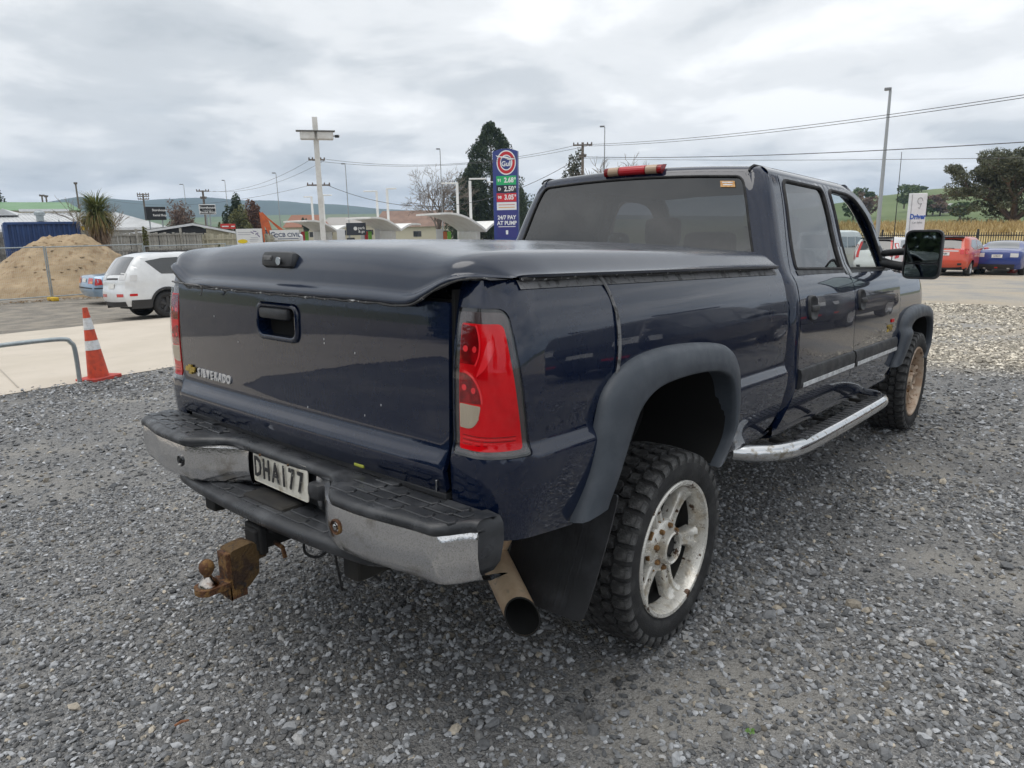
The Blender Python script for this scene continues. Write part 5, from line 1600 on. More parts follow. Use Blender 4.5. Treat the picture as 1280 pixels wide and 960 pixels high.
SED = dict(w=.86, belt=.92, tum=.17, r=.31, wb=2.69, zb=.24, paint=car_paint('ice_blue_paint', (.30, .42, .56), .35), mir=(2.0, .98),
    prof=[(-.94, .30), (-1.02, .46), (-1.03, .60), (-1.0, .78), (-.96, .92), (-.86, .985), (-.38, 1.02), (-.08, 1.09), (.42, 1.34), (.80, 1.405), (1.35, 1.42), (1.72, 1.36), (2.32, 1.02), (3.15, .92), (3.40, .80), (3.46, .5), (3.42, .25)],
    windows=[[(.10, 1.04), (1.05, 1.02), (1.05, 1.33), (.58, 1.31)], [(1.11, 1.02), (2.10, 1.02), (1.65, 1.30), (1.11, 1.33)]], doors=[.25, 1.08],
    over=[('rear_window', 7.1, 8.3, -.86, .86, CARGLASS), ('windscreen', 11.2, 12.0, -.9, .9, CARGLASS), ('taillight', 2.7, 3.95, (.52, 1.0), LAMPR, 'pair'), ('indicator_lamp', 2.75, 3.2, (.70, 1.0), LAMPO, 'pair'), ('bumper_strip', 1.75, 2.0, -.99, .99, CARBLK)],
    sidebits=[('taillight_side', [(-.98, .68), (-.74, .70), (-.78, .90), (-.94, .91)], LAMPR), ('bumper_strip', [(-1.0, .56), (-.40, .56), (-.40, .60), (-1.0, .60)], CARBLK)], plate=3.3)
SB = ground(100, 379)
make_car('parked_car', 'pale blue sedan parked between the white wagon and the dirt heap', 'car', (SB.x + .85, SB.y + 1.0, 0), rad(-2), SED)
HAT = dict(w=.845, belt=.98, tum=.15, r=.30, wb=2.53, zb=.24, paint=car_paint('red_car_paint', (.60, .075, .035)), mir=(1.75, 1.0), clad=.34, clad_arch=False,
    prof=[(-.54, .30), (-.64, .46), (-.65, .62), (-.62, .80), (-.58, .98), (-.50, 1.15), (-.38, 1.40), (-.30, 1.49), (-.05, 1.525), (.65, 1.535), (1.25, 1.50), (1.72, 1.32), (2.40, .99), (2.92, .88), (3.18, .70), (3.22, .45), (3.18, .26)],
    windows=[[(-.20, 1.16), (.18, 1.04), (.72, 1.02), (.72, 1.42), (.0, 1.40)], [(.78, 1.02), (2.0, 1.0), (1.5, 1.34), (.78, 1.42)]], doors=[.20, .75],
    over=[('rear_window', 4.5, 6.1, -.84, .84, CARGLASS), ('windscreen', 10.3, 12.0, -.9, .9, CARGLASS), ('taillight', 3.3, 4.7, (.80, 1.0), LAMPR, 'pair'), ('chrome_strip', 3.85, 4.1, -.72, .72, LAMPC), ('fog_recess', .9, 1.4, (.74, .96), CARBLK, 'pair'), ('bumper_base', .05, .5, -.95, .95, CARBLK)],
    sidebits=[('taillight_side', [(-.60, .86), (-.44, .90), (-.40, 1.06), (-.56, 1.08)], LAMPR)], plate=3.35, plate_text='KWJ84',
    boxes=[('roof_spoiler', (0, -.40, 1.525), (1.12, .26, .05), CARBLK), ('rear_wiper', (.1, -.585, 1.09), (.42, .02, .03), CARBLK)])
HB = ground(1220, 346)
make_car('parked_car', 'bright red hatchback with black roof spoiler, tail towards the pickup', 'car', (HB.x - 1.12, HB.y + .62, 0), rad(-3), HAT)
CPE = dict(w=.885, belt=.93, tum=.22, r=.315, wb=2.57, zb=.20, paint=car_paint('blue_car_paint', (.012, .035, .20)), mir=(1.85, .95),
    prof=[(-.74, .26), (-.84, .42), (-.86, .58), (-.85, .74), (-.82, .90), (-.74, .975), (-.45, 1.02), (-.05, 1.09), (.45, 1.24), (.85, 1.305), (1.2, 1.315), (1.58, 1.24), (2.2, .95), (2.88, .82), (3.28, .66), (3.36, .45), (3.32, .22)],
    windows=[[(.15, 1.04), (.75, 1.0), (1.95, .98), (1.45, 1.20), (.85, 1.24)]], doors=[.78],
    over=[('rear_window', 6.4, 8.7, -.84, .84, CARGLASS), ('windscreen', 10.9, 12.0, -.9, .9, CARGLASS), ('taillight', 3.0, 3.9, (.62, 1.0), LAMPC, 'pair'), ('rear_diffuser', .05, 1.3, -.9, .9, CARBLK), ('exhaust_tip', .25, .55, (.55, .68), LAMPC, 'pair'), ('fog_lamp', .5, .75, -.08, .08, LAMPR)],
    plate=3.2, plate_text='LCK219')
make_car('parked_car', 'low dark blue coupe parked next to the red hatchback', 'car', (HB.x + .42, HB.y + 2.6, 0), rad(-2), CPE)
HA2 = dict(HAT); HA2['paint'] = car_paint('white_hatch_paint', (.74, .74, .75))
HA2['sidebits'] = [('taillight_side', [(-.62, .72), (-.40, .76), (-.30, 1.30), (-.44, 1.30)], LAMPR)]
HA2['over'] = [q for q in HAT['over'] if q[0] not in ('taillight', 'chrome_strip')] + [('taillight', 3.0, 6.0, (.84, 1.0), LAMPR, 'pair')]
make_car('parked_car', 'white hatchback with tall red tail lamps, behind the pickup mirror', 'car', (HB.x - 2.95, HB.y - 2.2, 0), rad(-2), HA2)
VAN = dict(w=.86, belt=1.05, tum=.06, r=.31, wb=2.6, zb=.26, paint=WHITEP, mir=(2.6, 1.1),
    prof=[(-.95, .34), (-.99, .55), (-.98, .8), (-.96, 1.1), (-.93, 1.5), (-.86, 1.82), (-.6, 1.90), (.6, 1.93), (1.8, 1.92), (2.35, 1.84), (2.9, 1.35), (3.2, 1.02), (3.42, .8), (3.46, .55), (3.42, .3)],
    windows=[[(-.6, 1.2), (.5, 1.2), (.5, 1.65), (-.55, 1.65)], [(.58, 1.2), (1.5, 1.2), (1.5, 1.65), (.58, 1.65)], [(1.6, 1.18), (2.7, 1.15), (2.35, 1.62), (1.6, 1.66)]], doors=[.55, 1.55],
    over=[('rear_window', 3.3, 4.7, -.86, .86, CARGLASS), ('windscreen', 9.2, 10.9, -.9, .9, CARGLASS), ('taillight', 1.6, 3.0, (.84, 1.0), LAMPR, 'pair')], plate=1.6)
make_car('parked_van', 'white van parked past the white hatchback', 'van', (HB.x - 5.6, HB.y - .6, 0), rad(-2), VAN)
# dark wagons parked along the open side of the lot; the pickup's flank mirrors them
DRK = dict(SUV); DRK['paint'] = car_paint('charcoal_paint', (.022, .024, .027)); DRK['rim'] = ALLOY; DRK['spokes'] = 6
make_car('parked_car', 'charcoal wagon with silver wheels mirrored in the bed side of the pickup', 'car', (4.35, 4.9, 0), 0, DRK)
DR2 = dict(SUV); DR2['paint'] = car_paint('graphite_paint', (.035, .037, .042)); DR2['rim'] = ALLOY; DR2['spokes'] = 7
make_car('parked_car', 'graphite wagon with silver wheels mirrored in the doors of the pickup', 'car', (4.5, 11.4, 0), 0, DR2)
# ------------------------------------------------------------------ left: cone, hoop, fences, heap
ORANGE = mat('cone_orange', (.62, .075, .03), .55, var=(.45, .06, .03), vscale=14, var2=(.25, .05, .04), v2scale=30, v2lo=.62, v2hi=.7, bump=.1, bscale=60)
CWHITE = mat('cone_white', (.72, .73, .74), .45, var=(.55, .55, .54), vscale=20)
CDARK = mat('cone_base', (.55, .06, .04), .6, var=(.30, .05, .04), vscale=12)
GALV = mat('galvanised', (.42, .46, .47), .38, .75, var=(.33, .37, .39), vscale=10)
TIMBER = mat('grey_timber', (.30, .285, .25), .85, var=(.40, .385, .345), vscale=3, objrand=.16, var2=(.20, .185, .16), v2scale=9, v2lo=.5, v2hi=.68, bump=.3, bscale=40)
TIMB2 = mat('tan_timber', (.36, .33, .24), .85, var=(.46, .43, .33), vscale=3, objrand=.14, bump=.3, bscale=40)
YELLOW = mat('yellow_plastic', (.65, .42, .03), .6)
def cone(p, h, label, rz=0.3, lean=(0, 0)):
    t = thing('traffic_cone', label, 'traffic cone', p, rz)
    t.rotation_euler = (lean[0], lean[1], rz)
    b = h * .22
    obj('base', MB().prism(rpoly([(-b, -b), (b, -b), (b, b), (-b, b)], b * .35), 0, .035, lambda u, v, q: (u, v, q)), CDARK, t)
    zs = [(.035, .165, ORANGE, 'cone_body'), (.42 * h, None, CWHITE, 'white_band'), (.55 * h, None, ORANGE, 'cone_body'), (.70 * h, None, CWHITE, 'white_band'), (.86 * h, None, ORANGE, 'cone_tip'), (h, None, None, None)]
    R_ = lambda z: h * (.140 - .108 * (z / h))
    for i in range(5):
        z0, z1 = zs[i][0], zs[i + 1][0]
        e_ = .002 if zs[i][3] == 'white_band' else 0
        pr = [(R_(z0) + e_, z0), (R_(z1) + e_, z1)]
        if i == 4: pr += [(R_(h) * .5, h), (R_(h) * .45, h - .03)]
        obj(zs[i][3], MB().lathe(pr, 24, 'Z'), zs[i][2], t, True)
    return t
pc = ground(124, 474)
cone((pc.x, pc.y, pc.z + .002), .90, 'tall red traffic cone with two white bands beside the steel hoop', .35, (.02, -.05))
ph_ = ground(100, 479)
hz = .56
hx = ph_.x
hoop = MB().tube(catmull([(hx, ph_.y, zg(hx, ph_.y) - .05), (hx, ph_.y, zg(hx, ph_.y) + hz - .16), (hx, ph_.y - .035, zg(hx, ph_.y) + hz - .05), (hx, ph_.y - .13, zg(hx, ph_.y) + hz), (hx, ph_.y - .6, zg(hx, ph_.y) + hz + .01), (hx, ph_.y - 1.3, zg(hx, ph_.y) + hz), (hx, ph_.y - 1.7, zg(hx, ph_.y) + hz), (hx, ph_.y - 1.80, zg(hx, ph_.y) + hz - .05), (hx, ph_.y - 1.83, zg(hx, ph_.y) + hz - .16), (hx, ph_.y - 1.83, zg(hx, ph_.y) - .05)], 7), .027, 12)
ho = obj('hoop_barrier', hoop, GALV, None, True)
tag(ho, 'galvanised steel tube hoop barrier at the edge of the concrete drive', 'barrier')

# temporary site fence panels
pf_ = ground(66, 376)
fx = pf_.x
MESH = mat('fence_wire', (.45, .46, .46), .5, .5)
TFM = {}
def site_panel(y0, y1, label):
    t = thing('temporary_fence_panel', label, 'fence panel', (fx, y0, zg(fx, y0) + .06), 0, 'temporary site fence panels')
    L_ = y1 - y0; H_ = 1.92
    key = round(L_, 2)
    if key not in TFM:
        fr = MB()
        fr.tube([(0, 0, -.04), (0, 0, H_)], .024, 8); fr.tube([(0, L_, -.04), (0, L_, H_)], .024, 8)
        fr.tube([(0, 0, H_ - .03), (0, L_, H_ - .03)], .021, 8); fr.tube([(0, 0, .10), (0, L_, .10)], .021, 8)
        ms = MB()
        for k in range(1, int(L_ / .06)): ms.tube([(0, k * .06, .10), (0, k * .06, H_ - .03)], .0016, 3, cap=False)
        for k in range(1, 10): ms.tube([(0, 0, .10 + k * .185), (0, L_, .10 + k * .185)], .0016, 3, cap=False)
        TFM[key] = (fr.mesh('frame'), ms.mesh('wire_mesh'))
    inst('frame', TFM[key][0], GALV, t); inst('wire_mesh', TFM[key][1], MESH, t)
    return t
site_panel(pf_.y - 3.45, pf_.y - .03, 'temporary wire fence panel in front of the dirt heap, open to the drive')
site_panel(pf_.y + .03, pf_.y + 3.45, 'temporary wire fence panel with its yellow foot, behind the pale blue sedan')
site_panel(pf_.y + 3.51, pf_.y + 6.93, 'temporary wire fence panel standing behind the white wagon')
site_panel(pf_.y + 6.99, pf_.y + 10.41, 'temporary wire fence panel past the white wagon')
fb = obj('fence_foot', MB().bbox((0, 0, .07), (.62, .22, .14), .03), YELLOW, None, True)
fb.location = (fx + .05, pf_.y, zg(fx, pf_.y)); tag(fb, 'yellow plastic foot block under the site fence posts', 'fence foot')
LEAFL = mat('leaf_litter_brown', (.20, .12, .05), .9, var=(.32, .2, .08), vscale=30)
mb = MB()
for k in range(420):
    y = pf_.y - 3.5 + rnd.random() * 7.5; x = fx + rnd.gauss(.0, .22); a = rnd.uniform(0, 6.28); s_ = rnd.uniform(.03, .07)
    z = zg(x, y) + rnd.uniform(.01, .06)
    mb.add([(x - s_ * math.cos(a), y - s_ * math.sin(a), z), (x + s_ * .5 * math.sin(a), y - s_ * .5 * math.cos(a), z + .02), (x + s_ * math.cos(a), y + s_ * math.sin(a), z + .005), (x - s_ * .5 * math.sin(a), y + s_ * .5 * math.cos(a), z + .015)], [(0, 1, 2, 3)])
stuff(obj('fallen_leaves', mb, LEAFL, fix=False))

# dirt heap
DIRT = mat('dirt', (.33, .245, .15), .95, var=(.42, .32, .205), vscale=1.5, vlo=.38, vhi=.66, var2=(.27, .18, .10), v2scale=4.5, v2lo=.52, v2hi=.68, bump=.9, bscale=22, detail=9)
hc = base(84, fx and math.hypot(fx - CAM_P.x, pf_.y - CAM_P.y) + 4.6)
hb = zg(hc.x, hc.y)
top = height_at(90, 293.5, math.hypot(hc.x - CAM_P.x, hc.y - CAM_P.y)) - hb
def heap(u, v):
    a = u * 2 * PI; q = v
    # across-view axis and depth axis
    rx = 4.2 if math.cos(a) < 0 else 3.7
    lx, ly = rx * q * math.cos(a), 3.5 * q * math.sin(a)
    hgt = top * (math.exp(-(q * 1.45) ** 2.2) - .012) * (1.0)
    hgt += top * .62 * math.exp(-(((lx + 2.6) / 1.9) ** 2 + (ly / 2.2) ** 2)) * (q > .2) * .22
    n_ = mnoise.fractal(Vector((lx * .8, ly * .8, 3.0)), 1.0, 2.0, 5) * .22 + mnoise.fractal(Vector((lx * 3.5, ly * 3.5, 1)), .8, 2.0, 4) * .07
    return (lx, ly, hgt + n_ * (1 - q ** 3) - .35 * sstep(.85, 1.0, q))
hp = obj('dirt_heap', MB().grid(heap, 160, 80), DIRT, None, True, None)
hp.location = (hc.x, hc.y, hb)
vd = ray(84, 300); hp.rotation_euler = (0, 0, math.atan2(CAM_R.y, CAM_R.x))
tag(hp, 'big heap of tan dirt behind the wire site fence', 'dirt heap')
for k in range(46):
    o = bpy.data.objects.new('dirt_clod', SM[k % 14]); COL.objects.link(o); o.parent = hp
    a = rnd.uniform(-2.6, -.5); q = rnd.uniform(.25, .75)
    px_, py_, pz_ = heap((a % (2 * PI)) / (2 * PI), q)
    s_ = rnd.uniform(.03, .09); o.location = (px_, py_, pz_); o.scale = (s_, s_, s_)
    o.material_slots[0].link = 'OBJECT'; o.material_slots[0].material = DIRT

# timber paling fence
FX = fx - 11.0
pal_me = MB().bbox((0, 0, .825), (.022, .146, 1.65), .004).mesh('paling')
def paling_fence(name, label, p0, p1, m, h=1.65, w=.152, rails=True, sgn=1):
    t = thing(name, label, 'fence', (p0[0], p0[1], zg(*p0[:2])))
    d = Vector((p1[0] - p0[0], p1[1] - p0[1], 0)); L_ = d.length; a = math.atan2(d.y, d.x) - PI / 2
    t.rotation_euler = (0, 0, a)
    n = int(L_ / w)
    for k in range(n):
        o = inst('paling', pal_me, m, t)
        g = zg(p0[0] + d.x * k / n, p0[1] + d.y * k / n) - t.location.z
        o.location = (rnd.uniform(-.004, .004), k * w, g); o.scale = (1, rnd.uniform(.94, 1.0), h / 1.65 * rnd.uniform(.975, 1.02)); o.rotation_euler = (rnd.gauss(0, .006), 0, 0)
    for z in (.32, .95, 1.45):
        obj('fence_rail', MB().bbox((sgn * .045, L_ / 2, z * h / 1.65), (.05, L_, .085), .005), m, t)
    for k in range(int(L_ / 2.4) + 1):
        obj('fence_post', MB().bbox((sgn * .08, k * 2.4 + .2, h * .5), (.10, .10, h + .04), .008), m, t)
    return t
fy0 = base(-60, abs(FX - CAM_P.x) / abs(math.sin(math.atan2(ray(-60, 282).x, ray(-60, 282).y)))).y
def on_line(px, X): v = ray(px, 282); k = (X - CAM_P.x) / v.x; return (X, CAM_P.y + v.y * k)
pA, pB, pC = on_line(-40, FX), on_line(252, FX), on_line(322, FX)
def fit_h(px, py, X): q = on_line(px, X); D_ = math.hypot(q[0] - CAM_P.x, q[1] - CAM_P.y); return height_at(px, py, D_) - zg(*q)
hF = fit_h(200, 291, FX)
paling_fence('timber_fence', 'weathered grey timber paling fence running behind the dirt heap and the white wagon', pA, pB, TIMBER, hF)
paling_fence('timber_fence', 'lighter timber paling fence under the low gable building', pB, pC, TIMB2, hF * .98)
e1 = base(330, math.hypot(pC[0] - CAM_P.x, pC[1] - CAM_P.y) + .3); e2 = base(372, 58)
paling_fence('timber_fence', 'tan timber paling fence running off behind the printed white banner', (e1.x, e1.y), (e2.x, e2.y), TIMB2, hF * .98)

# ------------------------------------------------------------------ buildings and yard on the left
def boxy(name, mb, m, parent, **k): return obj(name, mb, m, parent, **k)
def facing(px, dist):
    """frame whose x runs across the view, y away, at a bearing"""
    v = ray(px, 282); d = Vector((v.x, v.y, 0)).normalized()
    return d, Vector((d.y, -d.x, 0))
def placed(name, label, cat, px, dist, group=None, turn=0.0):
    global WPX
    WPX = px
    p = base(px, dist); d, x = facing(px, dist)
    t = thing(name, label, cat, p, math.atan2(x.y, x.x) + turn, group)
    return t, p
def zz(px, py, dist): return height_at(px, py, dist) - base(px, dist).z
WPX = 640
def wd(pxs, dist): return pxs * dist / CAM_f * 1.05 / (1 + ((WPX - 640) / CAM_f) ** 2)
ROOFG = mat('pale_roof', (.58, .59, .60), .5, .1, var=(.50, .51, .52), vscale=.6)
ROOFGR = mat('green_roof', (.14, .26, .13), .6, var=(.17, .29, .16), vscale=.4)
WALLW = mat('white_wall', (.62, .61, .58), .8, var=(.5, .49, .46), vscale=1)
WALLC = mat('cream_wall', (.62, .56, .44), .8)
BLUEC = mat('container_blue', (.020, .055, .17), .5, var=(.03, .075, .22), vscale=1.2, var2=(.10, .08, .08), v2scale=3, v2lo=.66, v2hi=.72)
WHITEM = mat('white_metal', (.75, .76, .77), .4, var=(.66, .67, .68), vscale=4)
POSTW = mat('white_post_paint', (.72, .71, .68), .5, var=(.62, .60, .56), vscale=4)
GABLESHADE = mat('gable_shade', (.035, .036, .04), .8)
BROWNR = mat('brown_roof', (.20, .13, .10), .8, var=(.26, .17, .13), vscale=.5)
# container
CD = math.hypot(on_line(53, FX)[0] - CAM_P.x, on_line(53, FX)[1] - CAM_P.y) - 2.9
t, p = placed('shipping_container', 'blue corrugated shipping container behind the dirt heap', 'container', 53, CD, turn=.10)
w2 = wd(86, CD) / 2; H2 = zz(53, 279.5, CD)
body = MB()
n = 14
for k in range(n):
    x = -w2 + 2 * w2 * k / n; s_ = 2 * w2 / n
    body.add([(x, 0, .15), (x + s_ * .4, 0, .15), (x + s_ * .5, .045, .15), (x + s_ * .9, .045, .15), (x + s_, 0, .15), (x, 0, H2), (x + s_ * .4, 0, H2), (x + s_ * .5, .045, H2), (x + s_ * .9, .045, H2), (x + s_, 0, H2)], [(0, 1, 6, 5), (1, 2, 7, 6), (2, 3, 8, 7), (3, 4, 9, 8)])
body.box((0, 1.25, (H2 + .15) / 2), (2 * w2, 2.35, H2 - .16))
obj('side_panel', body, BLUEC, t)
obj('top_rail', MB().bbox((0, .0, H2 + .02), (2 * w2 + .1, .14, .12), .02), BLUEC, t)
obj('bottom_rail', MB().bbox((0, .0, .10), (2 * w2 + .1, .14, .14), .02), BLUEC, t)
for sg in (-1, 1): obj('corner_post', MB().bbox((sg * (w2 + .01), .02, H2 / 2 + .05), (.16, .18, H2), .02), BLUEC, t)
# long pale-roofed shed
t, p = placed('long_shed', 'long low shed with a pale grey metal roof behind the blue container', 'building', 90, 74)
def X_(px): return wd(px - 90, 74)
def Z_(px, py): return zz(px, py, 74)
e0, e1_, r0, r1 = X_(-60), X_(212), X_(-60), X_(152)
ze, zr_ = Z_(90, 285.5), Z_(90, 263.5)
n = 60
for k in range(n):
    pass
ro = MB().add([(e0, 0, ze), (e1_, 0, ze), (r1, 7, zr_), (r0, 7, zr_), (e1_, 14, ze), (e0, 14, ze)], [(0, 1, 2, 3), (1, 4, 2), (3, 2, 4, 5)])
obj('roof', ro, ROOFG, t)
for k in range(46):
    u = (k + .5) / 46; a = Vector((e0 + (e1_ - e0) * u, -.01, ze + .02)); b = Vector((r0 + (r1 - r0) * u, 7, zr_ + .02))
    obj('roof_rib', MB().tube([tuple(a), tuple(b)], .035, 4), ROOFG, t)
obj('wall', MB().box(((e0 + e1_) / 2, 7, ze / 2 - .02), (e1_ - e0 - .6, 13, ze - .06)), WALLW, t)
obj('fascia', MB().box(((e0 + e1_) / 2, -.03, ze - .1), (e1_ - e0, .05, .22)), WHITEM, t)
obj('gable', MB().add([(X_(-4), 5.0, Z_(10, 266)), (X_(26), 5.0, Z_(20, 266)), (X_(9), 5.0, Z_(9, 256.5)), (X_(-4), 7.5, Z_(10, 262)), (X_(26), 7.5, Z_(20, 262)), (X_(9), 7.5, Z_(9, 256.5))], [(0, 1, 2), (0, 2, 5, 3), (1, 4, 5, 2)]), ROOFG, t)
obj('ridge_flashing', MB().box((X_(58), 6.6, Z_(58, 259.5)), (wd(62, 74), .25, .22)), WHITEM, t)
obj('roof_vent', MB().lathe([(.30, 0), (.30, .45), (.42, .5), (.42, .75), (.1, .95), (0, .95)], 14, 'Z', (X_(53), 3, Z_(53, 275))), GALV, t, True)
obj('vent_pipe', MB().tube([(X_(75), 2.5, Z_(75, 279)), (X_(75), 2.5, Z_(75, 273.5))], .06, 6), GALV, t)
obj('wall_sign', MB().box((X_(104), -.08, Z_(104, 285.5)), (wd(9, 74), .06, .35)), YELLOW, t)
# green roof behind
t, p = placed('green_roofed_building', 'building with a long green roof beyond the pale shed', 'building', 50, 100)
g0, g1 = wd(-100, 100), wd(53, 100)
obj('roof', MB().add([(g0, 0, zz(50, 263, 100)), (g1, 0, zz(50, 263, 100)), (g1 - 1, 8, zz(50, 249.5, 100)), (g0, 8, zz(50, 249.5, 100)), (g1, 16, zz(50, 263, 100)), (g0, 16, zz(50, 263, 100))], [(0, 1, 2, 3), (1, 4, 2), (3, 2, 4, 5)]), ROOFGR, t)
obj('wall', MB().box(((g0 + g1) / 2, 8, zz(50, 263, 100) / 2), (g1 - g0 - 1, 15, zz(50, 263, 100))), WALLC, t)
# low gable with dark opening
t, p = placed('gable_shed', 'low gabled shed with white fascia boards and a dark opening over the fence', 'building', 238, 48)
def gx_(px): return wd(px - 238, 48)
def gz_(px, py): return zz(px, py, 48)
A_, B2_, C_ = (gx_(160), gz_(165, 290.5)), (gx_(241), gz_(241, 279.0)), (gx_(296), gz_(296, 291.5))
for a, b in ((A_, B2_), (B2_, C_)):
    obj('fascia', MB().add([(a[0], -.05, a[1]), (b[0], -.05, b[1]), (b[0], -.05, b[1] - .13), (a[0], -.05, a[1] - .13), (a[0], .02, a[1]), (b[0], .02, b[1]), (b[0], .02, b[1] - .13), (a[0], .02, a[1] - .13)], [(0, 1, 2, 3), (4, 7, 6, 5), (0, 4, 5, 1), (3, 2, 6, 7)]), WHITEM, t)
obj('roof', MB().add([(A_[0], 0, A_[1] + .03), (B2_[0], 0, B2_[1] + .03), (C_[0], 0, C_[1] + .03), (A_[0], 7, A_[1] + .03), (B2_[0], 7, B2_[1] + .03), (C_[0], 7, C_[1] + .03)], [(0, 1, 4, 3), (1, 2, 5, 4)]), mat('shed_roof', (.30, .30, .29), .7, var=(.36, .36, .34), vscale=2), t)
obj('shaded_opening', MB().add([(A_[0] + .3, .15, .2), (gx_(256), .15, .2), (gx_(256), .15, B2_[1] - .35), (B2_[0], .15, B2_[1] - .05), (A_[0] + .3, .15, A_[1] - .05)], [(0, 1, 2, 3, 4)]), GABLESHADE, t)  # flat dark sheet painted as the shade inside the open gable
obj('timber_gable', MB().add([(gx_(256), .12, .1), (C_[0] - .1, .12, .1), (C_[0] - .1, .12, C_[1] - .03), (gx_(256), .12, B2_[1] - .30)], [(0, 1, 2, 3)]), TIMB2, t)
for sg, xx in ((0, A_[0] + .25), (1, C_[0] - .15)): obj('side_wall', MB().box((xx, 3.5, (A_[1] - .05) / 2), (.1, 6.8, A_[1] - .05)), TIMB2, t)
# brown-roofed buildings past the forecourt
for px0, px1, pe, pr, D_, m, lab in ((470, 606, 283, 262, 150, BROWNR, 'wide brown-roofed building behind the bare tree'), (355, 412, 284, 268, 165, mat('rust_roof', (.26, .12, .075), .8), 'rust-red roofed house past the orange digger'), (402, 470, 281, 271, 170, mat('grey_roof', (.35, .33, .31), .8), 'grey roofed house behind the black forecourt sign')):
    c_ = (px0 + px1) / 2
    t, p = placed('roofed_house', lab, 'house', c_, D_)
    w_ = wd(px1 - px0, D_) / 2; z0, z1 = zz(c_, pe, D_), zz(c_, pr, D_)
    obj('roof', MB().add([(-w_, 0, z0), (w_, 0, z0), (w_ - 2, 6, z1), (-w_ + 2, 6, z1), (w_, 12, z0), (-w_, 12, z0)], [(0, 1, 2, 3), (1, 4, 2), (3, 2, 4, 5), (0, 3, 5)]), m, t)
    obj('wall', MB().box((0, 6, z0 / 2), (2 * w_ - 1, 11, z0 - .05)), WALLC, t)
    for k in range(4): obj('window', MB().box((-w_ * .7 + k * w_ * .47, .48, z0 * .55), (1.6, .08, 1.1)), CARGLASS, t)

# signs
BLK = mat('sign_black', (.012, .013, .015), .4)
SGW = mat('sign_white', (.75, .75, .74), .5)
def text_on(t, s_, x, y, z, size, m, bold=0.0, sx=1.0, name='lettering', align='CENTER'):
    me_ = text_mesh(s_, size, .004, frame((x, y, z), (1, 0, 0), (0, 0, 1), (0, -1, 0)), bold, align, sx)
    return link(name, me_, t, m)
t, p = placed('pole_sign', 'black shop sign with white lettering on twin posts', 'sign', 261.5, 62)
w_, zt_, zb_ = wd(19.5, 62), zz(261, 255.5, 62), zz(261, 268, 62)
obj('board', MB().bbox((0, 0, (zt_ + zb_) / 2), (w_, .14, zt_ - zb_), .02), SGW, t)
obj('panel', MB().box((0, -.075, (zt_ + zb_) / 2), (w_ - .10, .02, zt_ - zb_ - .10)), BLK, t)
text_on(t, 'Storehouse', 0, -.09, zt_ - .24, .25, SGW, .006); text_on(t, 'Tools & Hire', 0, -.09, zt_ - .44, .14, SGW); text_on(t, 'Rental Shop', 0, -.09, zb_ + .17, .23, SGW, .006)
for x in (-.12, .12): obj('post', MB().tube([(x, .02, 0), (x, .02, zb_ + .05)], .05, 8), GALV, t)
t, p = placed('pole_sign', 'black shop sign turned partly away above the pale shed roof', 'sign', 196, 62, turn=.5)
w_, zt_, zb_ = wd(26, 62), zz(196, 258.5, 62), zz(196, 275, 62)
obj('board', MB().bbox((0, 0, (zt_ + zb_) / 2), (w_, .3, zt_ - zb_), .02), BLK, t)
text_on(t, 'Storehouse', .25, -.16, zt_ - .25, .24, SGW, .006); text_on(t, 'Rental Shop', .25, -.16, zb_ + .35, .22, SGW, .006)
for x in (-.5, .5): obj('post', MB().tube([(x, .02, 0), (x, .02, zb_ + .05)], .05, 8), GALV, t)
t, p = placed('banner', 'white printed banner with a yellow oval and dark blue foot on the fence line', 'banner', 310.5, 36.6)
w_, zt_, zb_ = wd(30, 36.6), zz(310, 286, 36.6), zz(310, 308, 36.6)
obj('sheet', MB().bbox((0, 0, (zt_ + zb_) / 2), (w_, .03, zt_ - zb_), .006), SGW, t)
obj('foot_stripe', MB().box((0, -.018, zb_ + .045), (w_ - .02, .006, .075)), mat('banner_blue', (.02, .03, .09), .5), t)
obj('yellow_oval', MB().lathe([(0, 0), (.19, 0), (.19, .004), (0, .004)], 24, 'Y', (0, 0, 0)), mat('banner_yellow', (.80, .60, .02), .5), t)
ov = t.children[-1]; ov.scale = (1.15, 1, .50); ov.location = (-w_ * .28, -.021, zb_ + .24)
for k, (a, b, z) in enumerate(((-.45, .1, .80), (-.45, .05, .68), (.0, .35, .40), (.0, .30, .30), (.05, .33, .5))): obj('print_line', MB().box((w_ * (a + b) / 2, -.018, zb_ + z * (zt_ - zb_)), (w_ * (b - a), .005, .022)), mat('print_grey', (.42, .42, .46), .6), t)
for k, (x, z, a) in enumerate(((.12, .78, .6), (.22, .85, .2), (.30, .72, -.5), (.36, .60, .9))): obj('print_mark', MB().box((w_ * x, -.019, zb_ + z * (zt_ - zb_)), (.16, .005, .05), Matrix.Rotation(a, 4, 'Y')), mat('print_violet', (.25, .22, .33), .6), t)
for x in (-w_ / 2, w_ / 2): obj('banner_post', MB().tube([(x, .03, 0), (x, .03, zt_)], .025, 6), GALV, t)
t, p = placed('banner', 'white civil works banner with a dark blue logo on the yard fence', 'banner', 355, 50)
w_, zt_, zb_ = wd(34, 50), zz(355, 287.5, 50), zz(355, 300.5, 50)
NAVY = mat('logo_navy', (.02, .045, .12), .5)
obj('sheet', MB().bbox((0, 0, (zt_ + zb_) / 2), (w_, .03, zt_ - zb_), .006), SGW, t)
text_on(t, 'CB CIVIL', .28, -.02, zt_ - .33, .36, NAVY, .006)
lg = []
for cx_ in (-.72, -.52):
    obj('logo_ring', MB().tube([(cx_ + .13 * math.cos(a), -.022, zt_ - .30 + (.06 if cx_ < -.6 else -.04) + .10 * math.sin(a)) for a in np.linspace(.6, 5.6, 14)], .030, 6), NAVY, t)
